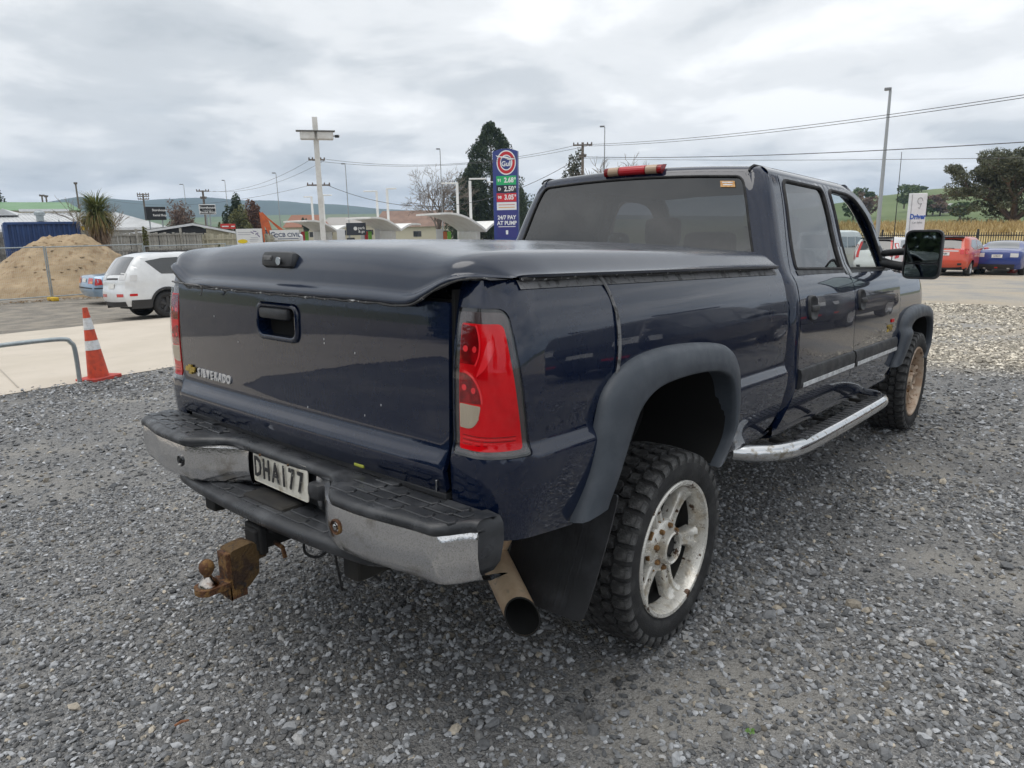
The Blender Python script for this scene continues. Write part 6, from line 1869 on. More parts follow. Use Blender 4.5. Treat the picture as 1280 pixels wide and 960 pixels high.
obj('print_line', MB().box((.2, -.018, zb_ + .10), (1.3, .005, .045)), NAVY, t)
for x in (-w_ / 2, w_ / 2): obj('banner_post', MB().tube([(x, .03, 0), (x, .03, zt_)], .025, 6), GALV, t)
for px_, py_, D_, w_, h_ in ((281.5, 283, 66, .75, .42), (291, 283, 66, .4, .42)):
    t, p = placed('small_sign', 'small red and white sign beyond the timber fence' if px_ < 285 else 'small red chequered sign beyond the timber fence', 'sign', px_, D_)
    z = zz(px_, py_, D_)
    obj('panel', MB().bbox((0, 0, z), (w_, .05, h_), .01), mat('sign_red', (.55, .04, .03), .5), t); obj('print', MB().box((0, -.03, z), (w_ * .7, .01, h_ * .22)), SGW, t)
    obj('post', MB().tube([(0, .03, 0), (0, .03, z)], .03, 6), GALV, t)

# tall white post with a floodlight box
t, p = placed('floodlight_post', 'tall white square post with a wide floodlight crosspiece', 'light post', 403, 36)
zt_ = zz(393, 146, 36)
obj('post', MB().bbox((0, 0, zt_ / 2), (.24, .24, zt_), .02), POSTW, t)
zc_ = zz(394, 170, 36)
obj('light_box', MB().bbox((-.38, -.16, zc_), (.66, .40, .36), .05), POSTW, t); obj('light_box', MB().bbox((.42, -.16, zc_), (.74, .40, .36), .05), POSTW, t)
obj('visor', MB().bbox((0, -.18, zc_ + .20), (1.75, .52, .03), .008), mat('visor_grey', (.16, .16, .15), .6), t)
obj('camera', MB().bbox((.95, -.2, zc_ - .02), (.20, .12, .12), .02), BLK, t); obj('bracket', MB().tube([(.78, -.1, zc_), (1.08, -.25, zc_)], .03, 6), POSTW, t)

# ------------------------------------------------------------------ fuel stop
CANW = mat('canopy_white', (.80, .80, .78), .5, var=(.74, .73, .70), vscale=1.2)
def canopy(pv, D_, pl, yl, pr, yr, ym, ymid, lamps, label):
    """a butterfly canopy: two swept wings meeting over a column; lamps stand on tall posts"""
    t, p = placed('fuel_canopy', label, 'canopy', pv, D_, turn=.42)
    X = lambda px: wd(px - pv, D_)
    Z = lambda px, py: zz(px, py, D_)
    def wing(pa, ya, pm, ym_):
        rows = []
        for k in np.linspace(0, 1, 10):
            x = X(pv) + (X(pa) - X(pv)) * k
            zv = Z(pv, ymid); ze_ = Z(pa, ya)
            z = zv + (ze_ - zv) * (1 - (1 - k) ** 2.0) + 0.15 * math.sin(k * PI)
            rows.append([(x, -3.4, z), (x, -3.4, z + .24 * (1 - .35 * k)), (x, 3.4, z + .24 * (1 - .35 * k)), (x, 3.4, z)])
        mb = MB().strip(rows, closed=True); mb.add(rows[-1], [(0, 1, 2, 3)])
        obj('wing', mb, CANW, t)
    wing(pl, yl, None, None); wing(pr, yr, None, None)
    obj('column', MB().bbox((0, .8, Z(pv, ymid) / 2), (.42, 4.6, Z(pv, ymid) + .1), .05), CANW, t)
    return t
canopy(485, 82, 447, 274.5, 510, 282, 0, 289, None, 'white butterfly canopy over the middle fuel pumps')
canopy(590, 74, 536, 269.5, 615, 279, 0, 290, None, 'white butterfly canopy over the fuel pumps beside the tall price sign')
canopy(406, 92, 368, 278, 430, 284, 0, 290, None, 'white butterfly canopy over the end fuel pumps by the black sign board')
def lamp_post(px, D_, ytop, yarm, pxa, label, r=.16):
    t, p = placed('forecourt_lamp', label, 'lamp post', px, D_, 'white forecourt lamp posts')
    z = zz(px - 1, ytop, D_)
    obj('post', MB().bbox((0, 0, z / 2), (r * 1.7, r * 1.7, z), .03), CANW, t)
    x = wd(pxa - px, D_)
    obj('arm', MB().bbox((x / 2, 0, z + wd(ytop - yarm, D_) / 2 + .05), (abs(x) + .2, .30, .14), .04, Matrix.Rotation(math.atan2(wd(yarm - ytop, D_), x), 4, 'Y') if False else None), CANW, t)
    return t
for px, D_, yt_, ya, pxa, lab in ((589, 74, 226, 223, 607, 'white lamp post with its arm to the price sign, by the canopy next to it'), (573, 78, 229, 230, 556, 'white lamp post with its arm towards the bare tree'), (486, 82, 237, 236, 496, 'white lamp post rising from the middle canopy column'), (473, 86, 239, 240, 459, 'white lamp post with its arm towards the end canopy'), (406, 92, 245, 244, 416, 'white lamp post by the end canopy'), (392, 96, 246, 247, 384, 'white lamp post half hidden by the floodlight post'), (620, 88, 228, 228, 612, 'white lamp post against the dark conifer')):
    lamp_post(px, D_, yt_, ya, pxa, lab)
PUMPC = {'red': mat('pump_red', (.55, .03, .03), .5), 'green': mat('pump_green', (.20, .52, .06), .5), 'white': mat('pump_white', (.70, .71, .72), .5), 'orange': mat('pump_orange', (.62, .16, .04), .5), 'dark': mat('pump_dark', (.05, .05, .07), .5)}
PM = {}
for px, D_, cols, lab in ((378, 92, ('white', 'red', 'green'), 'red and green fuel pump under the end canopy'), (457, 84, ('white', 'red', 'green'), 'red and green fuel pump under the middle canopy'), (556, 76, ('dark', 'orange', 'green'), 'orange and green fuel pump beside the price sign canopy')):
    t, p = placed('fuel_pump', lab, 'fuel pump', px, D_)
    h_ = zz(px, 289.5, D_)
    for k, c in enumerate(cols): obj('pump_panel', MB().bbox(((k - 1) * .42, 0, h_ / 2), (.40, .5, h_), .03), PUMPC[c], t)
    obj('pump_plinth', MB().bbox((0, 0, .1), (1.5, .8, .2), .03), CANW, t)
for px, w_, D_, lab in ((425.5, .95, 88, 'white kiosk cabinet by the end canopy'), (473, .9, 84, 'white kiosk cabinet under the middle canopy'), (549, .7, 76, 'white cabinet beside the orange fuel pump')):
    t = obj('kiosk_cabinet', MB().bbox((0, 0, 1.2), (w_, .6, 2.4), .04).bbox((0, -.31, 1.5), (w_ * .7, .03, .7), .01), PUMPC['white']); q = base(px, D_); d_, xx = facing(px, D_)
    hh = zz(px, 286.5, D_); t.scale = (1, 1, hh / 2.4); t.location = q; t.rotation_euler = (0, 0, math.atan2(xx.y, xx.x)); tag(t, lab, 'cabinet')
t, p = placed('sign_board', 'square black sign board with white lettering on the forecourt', 'sign', 445, 80)
w_, zt_, zb_ = wd(23, 80), zz(445, 278.5, 80), zz(445, 294, 80)
obj('board', MB().bbox((0, 0, (zt_ + zb_) / 2), (w_, .12, zt_ - zb_), .02), mat('board_charcoal', (.03, .035, .045), .5), t)
obj('mark', MB().lathe([(0, 0), (.20, 0), (.20, .01), (0, .01)], 16, 'Y', (-.08, -.08, (zt_ + zb_) / 2 + .05)), SGW, t)
text_on(t, 'park', .55, -.07, zt_ - .55, .40, SGW, .008); text_on(t, '& go', .55, -.07, zt_ - .92, .36, SGW, .008)
for x in (-.8, .8): obj('post', MB().tube([(x, .05, 0), (x, .05, zb_ + .1)], .06, 6), GALV, t)

# price pylon
PY = dict(D=68)
t, p = placed('price_sign', 'tall blue fuel price sign with a red ring emblem and three prices', 'sign', 633.5, 68, turn=-.28)
PBLUE = mat('pylon_blue', (.018, .035, .21), .4, coat=.4); PBLU2 = mat('pylon_blue_low', (.03, .03, .20), .4, coat=.3)
w_ = wd(30, 68) * .98; zt_ = zz(633, 186, 68); zb_ = zz(633, 299, 68)
def pz(py): return zz(633, py, 68)
outl = [(-w_ / 2, zb_ - .1), (w_ / 2, zb_ - .1)] + [(w_ / 2 * c, pz(189.5) + (zt_ - pz(189.5)) * (1 - c * c)) for c in np.linspace(1, -1, 13)]
obj('panel', MB().prism(outl, -.22, .22, lambda u, v, h: (u, h, v)), PBLUE, t)
def disc(nm, r0, r1, cx_, cz_, m, y, sq=1.0):
    obj(nm, MB().add([(cx_ + r * math.cos(a), y, cz_ + r * sq * math.sin(a)) for a in np.linspace(0, 2 * PI, 40, endpoint=False) for r in (r0, r1)], [(2 * k, 2 * k + 1, (2 * k + 3) % 80, (2 * k + 2) % 80) for k in range(40)]), m, t)
PRED = mat('emblem_red', (.55, .02, .03), .4); PWHT = mat('emblem_white', (.80, .81, .82), .4)
ez = pz(203.5); er = wd(11.4, 68)
disc('emblem_ring', er * .55, er, .12, ez, PWHT, -.228, 1.18); disc('emblem_band', er * .64, er * .90, .12, ez, PRED, -.232, 1.18)
text_on(t, 'Gull', .14, -.236, ez - .12, .62, PWHT, .014, .95)
bird = [(-.95, .52), (-.80, .36), (-.45, .30), (-.05, .24), (.22, .10), (.42, .02), (.70, .06), (1.02, .12), (.72, .20), (.42, .20), (.30, .30), (.0, .38), (-.45, .40), (-.78, .46)]
obj('emblem_bird', MB().prism([(a * .98 + .05, b + ez + .16) for a, b in bird], -.250, -.240, lambda u, v, h: (u, h, v)), PWHT, t)
for k, (y0, y1, c, lab, val) in enumerate(((220, 231.2, (.02, .42, .14), '91', '2.689'), (231.8, 241.0, (.012, .013, .02), 'D', '2.509'), (241.6, 252.2, (.62, .02, .03), '98', '3.059'))):
    za, zb2 = pz(y0), pz(y1)
    obj('price_panel', MB().box((.09, -.226, (za + zb2) / 2), (w_ * .80, .012, za - zb2)), mat('price_colour_%s' % 'abc'[k], c, .4), t)
    text_on(t, lab, -.56, -.236, (za + zb2) / 2, .36, PWHT, .012); text_on(t, val[:4], .34, -.236, (za + zb2) / 2, .62, PWHT, .022, .86)
    text_on(t, val[4], .92, -.236, (za + zb2) / 2 + .13, .30, PWHT, .012)
obj('notice_panel', MB().box((.09, -.226, (pz(252.8) + pz(262.5)) / 2), (w_ * .80, .012, pz(252.8) - pz(262.5))), PWHT, t)
for z_, m in ((256, mat('print_pink', (.62, .25, .22), .6)), (259.3, mat('print_orange', (.75, .40, .15), .6))): obj('print_line', MB().box((.09, -.236, pz(z_)), (w_ * .66, .006, .07)), m, t)
obj('lower_panel', MB().box((.09, -.224, (pz(263.5) + pz(297)) / 2), (w_ * .82, .010, pz(263.5) - pz(297))), PBLU2, t)
text_on(t, '24/7 PAY', .08, -.236, pz(272), .50, PWHT, .016, .92); text_on(t, 'AT PUMP', .08, -.236, pz(279), .50, PWHT, .016, .92)
obj('print_line', MB().box((.08, -.232, pz(283.3)), (w_ * .70, .006, .06)), PWHT, t)
obj('shield_mark', MB().prism(rpoly([(-.10, -.22), (.10, -.22), (.12, .16), (-.12, .16)], .06), -.238, -.230, lambda u, v, h: (u + .08, h, v + pz(290))), PWHT, t)
obj('foot', MB().bbox((0, 0, (zb_) / 2), (w_ * .9, .35, zb_), .03), mat('pylon_foot', (.55, .52, .45), .7), t)

# machines and vehicles past the fence
DIGO = mat('digger_orange', (.62, .13, .03), .5, var=(.5, .1, .03), vscale=3); DIGK = mat('digger_dark', (.03, .03, .03), .7)
t, p = placed('excavator', 'orange excavator with folded boom behind the civil works banner', 'excavator', 340, 72)
zt_ = zz(333, 265, 72)
obj('house', MB().bbox((.75, 0, 1.75), (1.7, 2.2, 1.0), .12), DIGO, t); obj('cab', MB().bbox((.2, -.5, 2.2), (1.0, 1.0, 1.6), .1), DIGK, t); obj('cab_glass', MB().bbox((.2, -1.02, 2.3), (.8, .03, 1.1), .02), CARGLASS, t)
for sg in (-1, 1): obj('track', MB().bbox((.5, sg * .95, .5), (3.0, .5, .9), .3), DIGK, t)
obj('boom', MB().prism([(-.1, 1.8), (.3, 1.8), (-.35, zt_ - .45), (-.75, zt_), (-1.05, zt_ - .1)], -.22, .22, lambda u, v, h: (u, h, v)), DIGO, t)
obj('stick', MB().prism([(-1.05, zt_), (-.72, zt_ - .15), (-.55, 1.3), (-.80, 1.2)], -.17, .17, lambda u, v, h: (u, h, v)), DIGO, t)
obj('boom', MB().prism([(-.85, zt_ - .05), (-.6, zt_ - .35), (1.1, 2.5), (1.3, 2.8)], -.2, .2, lambda u, v, h: (u, h + .3, v)), DIGO, t)
t, p = placed('flatbed_truck', 'white truck cab parked behind the civil works banner', 'truck', 364, 74)
obj('cab', MB().bbox((0, 0, 1.65), (2.0, 1.9, 1.9), .18), WHITEM, t); obj('windscreen', MB().bbox((.1, -.96, 2.0), (.8, .03, .75), .02), CARGLASS, t); obj('deck', MB().bbox((-2.2, 0, 1.3), (2.6, 2.0, .25), .03), WHITEM, t)
for x in (-2.8, -.1): obj('wheel', MB().lathe([(.25, -.12), (.45, -.12), (.48, 0), (.45, .12), (.25, .12)], 20, 'Y', (x, -.85, .48), closed=True), TYREB, t)
UTE = dict(VAN)
make_car('parked_van', 'small white van parked beside the middle canopy', 'van', (base(517, 66).x, base(517, 66).y, 0), rad(-60), VAN)
make_car('parked_car', 'white hatchback parked under the price sign canopy', 'car', (base(604, 68).x, base(604, 68).y, 0), rad(40), dict(HA2, over=[q for q in HA2['over']]))
t, p = placed('loader', 'small yellow loader in front of the black sign board', 'loader', 440, 76)
LY = mat('loader_yellow', (.62, .36, .03), .5)
obj('body', MB().bbox((0, 0, 1.0), (1.6, 1.2, .7), .1), LY, t); obj('cab', MB().bbox((-.2, 0, 1.7), (.8, .9, .9), .08), DIGK, t); obj('bucket', MB().bbox((1.1, 0, .6), (.5, 1.3, .5), .08), LY, t)
for x in (-.5, .5): obj('wheel', MB().lathe([(.2, -.12), (.38, -.12), (.4, 0), (.38, .12), (.2, .12)], 16, 'Y', (x, -.6, .4), closed=True), TYREB, t)
# ------------------------------------------------------------------ vegetation
def leaf_mat(name, c, c2, sc=3.0, trans=.25):
    m, nt, b = new_mat(name)
    L = nt.links
    g = nd(nt, 'ShaderNodeAttribute'); g.attribute_name = 'tone'
    mx = nd(nt, 'ShaderNodeMixRGB'); mx.inputs[1].default_value = c4(c); mx.inputs[2].default_value = c4(c2)
    L.new(g.outputs['Fac'], mx.inputs[0]); L.new(mx.outputs[0], b.inputs['Base Color'])
    b.inputs['Roughness'].default_value = .6
    tr = nd(nt, 'ShaderNodeBsdfTranslucent'); L.new(mx.outputs[0], tr.inputs[0])
    ms = nd(nt, 'ShaderNodeMixShader'); ms.inputs[0].default_value = trans
    L.new(b.outputs[0], ms.inputs[1]); L.new(tr.outputs[0], ms.inputs[2]); L.new(ms.outputs[0], nt.nodes['Material Output'].inputs[0])
    return m
def leaves(P, size, rg_, asp=.45, up=0.0, D=None):
    """one small bent blade per point"""
    n = len(P)
    a = rg_.uniform(0, 2 * PI, n); e = rg_.uniform(-.9, 1.1, n) + up
    d = np.stack([np.cos(a) * np.cos(e), np.sin(a) * np.cos(e), np.sin(e)], 1) if D is None else D
    r = rg_.normal(size=(n, 3)); s_ = np.cross(d, r); s_ /= np.linalg.norm(s_, axis=1)[:, None] + 1e-9
    l = (size * rg_.uniform(.6, 1.4, n))[:, None]
    A = P - d * l * .5; B_ = P + s_ * l * asp * .5; C_ = P + d * l * .5; E_ = P - s_ * l * asp * .5
    V = np.stack([A, B_, C_, E_], 1).reshape(-1, 3)
    F = np.arange(4 * n).reshape(n, 4)
    T = np.repeat(rg_.uniform(0, 1, n), 4)
    return V, F, np.stack([T, T, T], 1)
BARK = mat('bark', (.12, .095, .07), .9, var=(.18, .15, .12), vscale=6, bump=.5, bscale=20)
BARKG = mat('grey_bark', (.22, .19, .16), .9, var=(.15, .12, .10), vscale=6)
def crown_from_clumps(name, clumps, per, size, m, parent, seed, asp=.5, fill=1.0, up=0.0):
    rg_ = np.random.default_rng(seed)
    PP = []
    for (c, r) in clumps:
        n = int(per)
        d = rg_.normal(size=(n, 3)); d /= np.linalg.norm(d, axis=1)[:, None]
        q = rg_.uniform(.35, 1.0, n) ** .5
        PP.append(np.array(c) + d * q[:, None] * np.array(r))
    V, F, T = leaves(np.concatenate(PP), size, rg_, asp, up)
    me_ = mesh_np(name, V, F, T); me_.materials.append(m)
    return link(name, me_, parent)
def branches(rr, p, d, L_, r, depth, mb, ends, spread=.55, ratio=.74, kids=(2, 3), up=.12, seg=5, minr=.006):
    path = [p]; q = p.copy(); dd = d.copy()
    for k in range(3):
        dd = (dd + Vector((rr.gauss(0, .10), rr.gauss(0, .10), rr.gauss(0, .06) + up * .3))).normalized()
        q = q + dd * (L_ / 3); path.append(q.copy())
    mb.tube(path, [r, r * .88, r * .78, r * .68], seg if depth > 1 else 3, cap=False)
    if depth == 0: ends.append(q); return
    for k in range(rr.randint(*kids)):
        ax = Vector((rr.gauss(0, 1), rr.gauss(0, 1), rr.gauss(0, 1))).cross(dd).normalized()
        nd_ = (dd + ax * rr.uniform(.35, 1.0) * spread * 1.6 + Vector((0, 0, up))).normalized()
        s0 = path[rr.choice([2, 3, 3])]
        branches(rr, s0, nd_, L_ * ratio * rr.uniform(.8, 1.15), max(r * .62, minr), depth - 1, mb, ends, spread, ratio, kids, up, seg, minr)
    ends.append(q)
# conifers beside the price sign
CONL = leaf_mat('conifer_leaf', (.014, .030, .015), (.065, .095, .042))
def conifer(px, D_, ytop, wpx, label, seed, tip=1.0, zlow=.06):
    t, p = placed('conifer_tree', label, 'tree', px, D_)
    H_ = zz(px, ytop, D_); R_ = wd(wpx, D_) / 2
    obj('trunk', MB().tube([(0, 0, 0), (0, 0, H_ * .5), (0, 0, H_ * .96)], [.32, .2, .03], 8), BARK, t, True)
    rg_ = np.random.default_rng(seed)
    cl = []
    for k in range(420):
        f = rg_.uniform(zlow, 1.0) ** .9
        prof_ = (1 - f) ** .66 * (.55 + .45 * min(1, f / .18)) * R_ * 1.12
        a = rg_.uniform(0, 2 * PI); q = rg_.uniform(.45, 1.0) * prof_
        cl.append(((q * math.cos(a), q * math.sin(a), H_ * f * .985), (.34 + .10 * R_ * (1 - f), .34 + .10 * R_ * (1 - f), .55 + .35 * (1 - f))))
    crown_from_clumps('crown', cl, 80, .30, CONL, t, seed, .34, up=.5)
    mb = MB(); rr = random.Random(seed)
    for k in range(36):
        z = H_ * rr.uniform(.1, .9); a = rr.uniform(0, 6.28); l = R_ * (1 - z / H_) * .9
        mb.tube([(0, 0, z), (l * math.cos(a), l * math.sin(a), z + l * .35)], [.05, .015], 4, cap=False)
    obj('limbs', mb, BARK, t)
    return t
conifer(616, 92, 154, 122, 'tall dark conical conifer behind the price sign', 1)
conifer(592, 90, 203, 56, 'shorter dark conifer leaning on the tall one', 2)
conifer(652, 105, 238, 16, 'small conifer seen beside the cab roof pillar', 3)
# bare trees
def bare(px, D_, ytop, label, seed, depth=5, spread=.5, trunk=.16, L0=.30, lean=0, m=BARKG, kids=(2, 3), sc=1.0, twig=.02):
    t, p = placed('bare_tree', label, 'tree', px, D_)
    H_ = zz(px, ytop, D_) * sc
    rr = random.Random(seed)
    mb = MB(); ends = []
    obj('trunk', MB().tube([(0, 0, -.1), (lean * .1, 0, H_ * .12), (lean * .2, 0, H_ * .24)], [trunk * 1.3, trunk, trunk * .9], 8), m, t, True)
    st0 = Vector((lean * .2, 0, H_ * .22))
    for k in range(5):
        a = 2 * PI * k / 5 + rr.uniform(-.4, .4); tl = rr.uniform(.15, .65) if k else 0.05
        branches(rr, st0, Vector((math.cos(a) * tl, math.sin(a) * tl, 1)).normalized(), H_ * L0, trunk * .62, depth - 1, mb, ends, spread, .76, kids, .05, 5, twig)
    zmax = max(e_.z for e_ in ends)
    k = H_ / zmax
    mb.v = [(v[0] * k, v[1] * k, H_ * .22 + (v[2] - H_ * .22) * (H_ * .78) / (zmax - H_ * .22)) for v in mb.v]
    obj('branches', mb, m, t)
    return t
bare(548, 84, 203, 'large bare winter tree behind the price sign canopy', 4, 7, .62, .20, .20, twig=.016)
bare(765, 62, 189, 'pale bare tree top showing over the cab roof', 9, 6, .55, .22, .24, twig=.018)
bare(116, 60, 243, 'bare thin tree behind the cabbage tree', 12, 5, .4, .12, .26, twig=.016)
def bush(name, px, D_, ytop, wpx, label, m, seed, n=30, per=170, size=.24, bark=BARK, zlow=.25, cat='tree'):
    t, p = placed(name, label, cat, px, D_)
    H_ = zz(px, ytop, D_); R_ = wd(wpx, D_) / 2
    rg_ = np.random.default_rng(seed)
    obj('trunk', MB().tube([(0, 0, 0), (.1, 0, H_ * .3), (0, .1, H_ * .6)], [.2, .15, .06], 7), bark, t, True)
    cl = []
    for k in range(n):
        f = rg_.uniform(zlow, .93); q = math.sqrt(max(0, 1 - ((f - .45) / .55) ** 2)) * rg_.uniform(.2, .9)
        a = rg_.uniform(0, 2 * PI); s_ = rg_.uniform(.16, .30)
        cl.append(((R_ * q * math.cos(a), R_ * q * math.sin(a) * .8, H_ * f), (R_ * s_ * 1.2, R_ * s_ * 1.2, H_ * s_ * .62)))
    crown_from_clumps('crown', cl, per, size, m, t, seed, .55)
    mb = MB(); rr = random.Random(seed)
    for c, r in cl[:16]: mb.tube([(0, 0, H_ * .2), (c[0] * .5, c[1] * .5, c[2] * .7), c], [.10, .06, .02], 4, cap=False)
    obj('limbs', mb, bark, t)
    return t
GRN = leaf_mat('green_leaf', (.045, .075, .022), (.10, .14, .045)); GRND = leaf_mat('dark_leaf', (.022, .040, .016), (.05, .075, .03))
BRN = leaf_mat('brown_leaf', (.12, .055, .035), (.20, .11, .07)); TWG = leaf_mat('twiggy_brown', (.13, .085, .065), (.22, .15, .11)); OLV = leaf_mat('olive_leaf', (.10, .11, .035), (.18, .18, .07))
bush('leafy_tree', 296, 92, 247, 36, 'dark green tree beside the orange excavator', GRND, 21)
bush('leafy_tree', 301, 84, 259, 34, 'olive green bush below the dark tree by the excavator', OLV, 22)
bush('leafy_tree', 318, 88, 252, 26, 'red brown hedge tree behind the orange excavator', BRN, 23)
bush('leafy_tree', 226, 90, 252.5, 52, 'wide brown leafless shrub between the two black signs', TWG, 24, 34, 120, .22)
bush('leafy_tree', 276, 95, 266, 20, 'low green shrub beside the twin post sign', OLV, 25, 16)
bush('leafy_tree', -2, 110, 231, 40, 'dark tree top at the end of the green roof', GRND, 26)
bush('leafy_tree', 380, 120, 273, 12, 'small round dark bush past the white truck', GRND, 27, 12)
bush('leafy_tree', 716, 70, 195, 34, 'green grey tree top showing behind the cab roof', leaf_mat('greygreen_leaf', (.06, .07, .045), (.13, .13, .09)), 28, 26)
bush('hedge_shrub', 180, 33, 285, 9, 'small yellow green shrub against the timber fence', OLV, 29, 10, 90, .10, cat='shrub')
bush('hedge_shrub', 273, 35, 304, 10, 'low weed clump at the foot of the lighter fence', OLV, 30, 8, 90, .08, zlow=.05, cat='shrub')
# cabbage tree
t, p = placed('cabbage_tree', 'shaggy cabbage tree with a dead leaf skirt by the timber fence', 'tree', 123, 37.5)
zc_ = zz(123, 264, 37.5)
TRK = mat('cabbage_bark', (.16, .12, .09), .9, var=(.22, .17, .12), vscale=8)
obj('trunk', MB().tube([(0, 0, 0), (.03, 0, zc_ * .5), (0, 0, zc_)], [.16, .13, .12], 10), TRK, t, True)
def swords(n, z0, z1, L0, L1, e0, e1, droop, w, seed, name, m):
    rr = np.random.default_rng(seed); V = []; F = []; T = []
    for k in range(n):
        a = rr.uniform(0, 2 * PI); e = rr.uniform(e0, e1); l = rr.uniform(L0, L1)
        p0 = np.array([.08 * math.cos(a), .08 * math.sin(a), rr.uniform(z0, z1)])
        side = np.array([-math.sin(a), math.cos(a), 0]); n0 = len(V); tt = rr.uniform(0, 1)
        q = p0.copy(); ee = e
        for j in range(5):
            wj = w * (1 - (j / 4.0) ** 2) + .002
            V += [q - side * wj, q + side * wj]; T += [tt, tt]
            if j: F.append((n0 + 2 * j - 2, n0 + 2 * j - 1, n0 + 2 * j + 1, n0 + 2 * j))
            q = q + np.array([math.cos(a) * math.cos(ee), math.sin(a) * math.cos(ee), math.sin(ee)]) * l / 4; ee -= droop * (j + .5) / 4
    T = np.array(T)
    me_ = mesh_np(name, np.array(V), np.array(F), np.stack([T, T, T], 1)); me_.materials.append(m); return link(name, me_, t)
swords(680, zc_ - .25, zc_ + .15, .75, 1.2, -.75, 1.2, .6, .022, 1, 'crown', leaf_mat('sword_leaf', (.07, .10, .025), (.20, .21, .07)))
swords(340, zc_ - .35, zc_, .8, 1.3, -.9, .1, 1.1, .020, 2, 'yellow_leaves', leaf_mat('sword_yellow', (.22, .17, .06), (.34, .24, .10)))
swords(620, zc_ - 1.3, zc_ - .1, .6, 1.2, -1.5, -.7, .7, .022, 3, 'dead_leaves', leaf_mat('dead_leaf', (.20, .13, .085), (.34, .25, .17)))
# gum tree on the right
GUM = leaf_mat('gum_leaf', (.065, .075, .042), (.17, .175, .11)); GUMB = mat('gum_bark', (.20, .14, .11), .85, var=(.12, .085, .07), vscale=3)
t, p = placed('gum_tree', 'broad grey green gum tree beyond the palisade fence', 'tree', 1266, 66)
H_ = zz(1262, 183, 66)
rr = random.Random(77); mb = MB(); ends = []
obj('trunk', MB().tube([(0, 0, -.1), (.1, 0, H_ * .15), (.0, .1, H_ * .3)], [.42, .34, .30], 9), GUMB, t, True)
for k in range(7):
    a = 2 * PI * k / 7 + rr.uniform(-.3, .3); tl = rr.uniform(.5, 1.2) if k else .05
    branches(rr, Vector((0, .1, H_ * .26)), Vector((math.cos(a) * tl, math.sin(a) * tl, 1)).normalized(), H_ * .30, .17, 3, mb, ends, .6, .72, (2, 3), .08, 5, .02)
obj('limbs', mb, GUMB, t)
R_ = wd(80, 66)
cl = []
rg_ = np.random.default_rng(5)
for e_ in ends:
    q = Vector((e_.x, e_.y, e_.z))
    k = rg_.uniform(.35, .75)
    cl.append(((q.x, q.y, q.z), (k, k, k * .62)))
for k in range(120):
    a = rg_.uniform(0, 2 * PI); f = rg_.uniform(.04, .95); q = math.sqrt(max(0, 1 - ((f - .36) / .64) ** 2)) * rg_.uniform(.35, 1.0) * R_
    s_ = rg_.uniform(.45, .95); cl.append(((q * math.cos(a), q * math.sin(a) * .8, H_ * f), (s_, s_, s_ * .55)))
crown_from_clumps('crown', cl, 170, .22, GUM, t, 8, .32, up=-.5)

# ------------------------------------------------------------------ poles, street lamps, wires
POLEW = mat('pole_timber', (.14, .115, .095), .85, var=(.2, .17, .14), vscale=5); LAMPG = mat('lamp_grey', (.36, .38, .39), .5, .4); INS = mat('insulator', (.10, .08, .07), .4)
def pole(px, D_, ytop, arms, label, r=.13, lean=0.0, arm_w=2.2):
    t, p = placed('power_pole', label, 'power pole', px, D_)
    z = zz(px, ytop, D_)
    obj('pole', MB().tube([(0, 0, 0), (0, 0, z)], [r, r * .75], 8), POLEW, t, True)
    for (ya, wpx) in arms:
        za = zz(px, ya, D_); w_ = wd(wpx, D_)
        obj('crossarm', MB().bbox((0, -.12, za), (w_, .10, .12), .01), POLEW, t)
        for k in (-.46, -.25, .25, .46): obj('insulator', MB().lathe([(.05, 0), (.06, .06), (.03, .14), (0, .16)], 8, 'Z', (w_ * k, -.12, za + .06)), INS, t)
    return t
pole(728, 58, 178, [(181.5, 22), (196, 8)], 'timber power pole rising behind the cab roof')
pole(402, 62, 193, [(200, 19), (231.5, 27)], 'timber power pole hidden behind the floodlight post')
pole(258, 84, 238, [(239, 15), (248, 7)], 'leaning timber power pole behind the twin post sign')
pole(183.5, 105, 241.5, [(243, 14), (245.5, 14), (249, 13)], 'power pole with three crossarms over the pale shed')
pole(102, 112, 228, [(230, 4)], 'thin power pole beside the cabbage tree', arm_w=1)
pole(58, 118, 243.5, [(245, 6)], 'short power pole over the green roof')
pole(63, 120, 244, [(246, 5)], 'short second power pole over the green roof')
def street_lamp(px, D_, ytop, pxa, label, pxb=None, r=.055, ybase=None, group='street lamps'):
    q_ = at(px, ytop, D_); p = Vector((q_.x, q_.y, zg(q_.x, q_.y))); d, x = facing(px, D_)
    t = thing('street_lamp', label, 'street lamp', p, math.atan2(x.y, x.x), group)
    topv = at(px, ytop, D_) - p
    lx = topv.x * x.x + topv.y * x.y; z = topv.z
    obj('pole', MB().tube([(0, 0, 0), (lx * .5, 0, z * .5), (lx, 0, z)], [r * 1.3, r, r * .7], 8), LAMPG, t, True)
    ax = wd(pxa, D_)
    obj('lamp_arm', MB().tube([(lx, 0, z - .02), (lx + ax * .5, 0, z + .06)], r * .5, 6), LAMPG, t)
    obj('lamp_head', MB().bbox((lx + ax * .8, 0, z + .07), (abs(ax) * .8 + .2, .26, .12), .03), mat('lamp_head_grey', (.20, .21, .22), .5), t)
    return t
for q in ((229.5, 130, 231, -4, 'faint street lamp over the brown shrub'), (281, 125, 226, -3, 'slim street lamp beside the dark green tree'), (345, 100, 217, -4, 'slim street lamp beside the orange excavator'), (431.5, 88, 205.5, -4, 'slim street lamp between the floodlight post and the canopies'), (550, 80, 187, -4, 'tall street lamp in front of the bare tree'), (756, 66, 159, -5, 'street lamp rising over the middle of the cab roof')):
    street_lamp(*q)
street_lamp(1113, 40, 113, -4, 'tall grey floodlight mast beside the white upright sign', r=.085)
WIRE = mat('wire', (.05, .05, .055), .5)
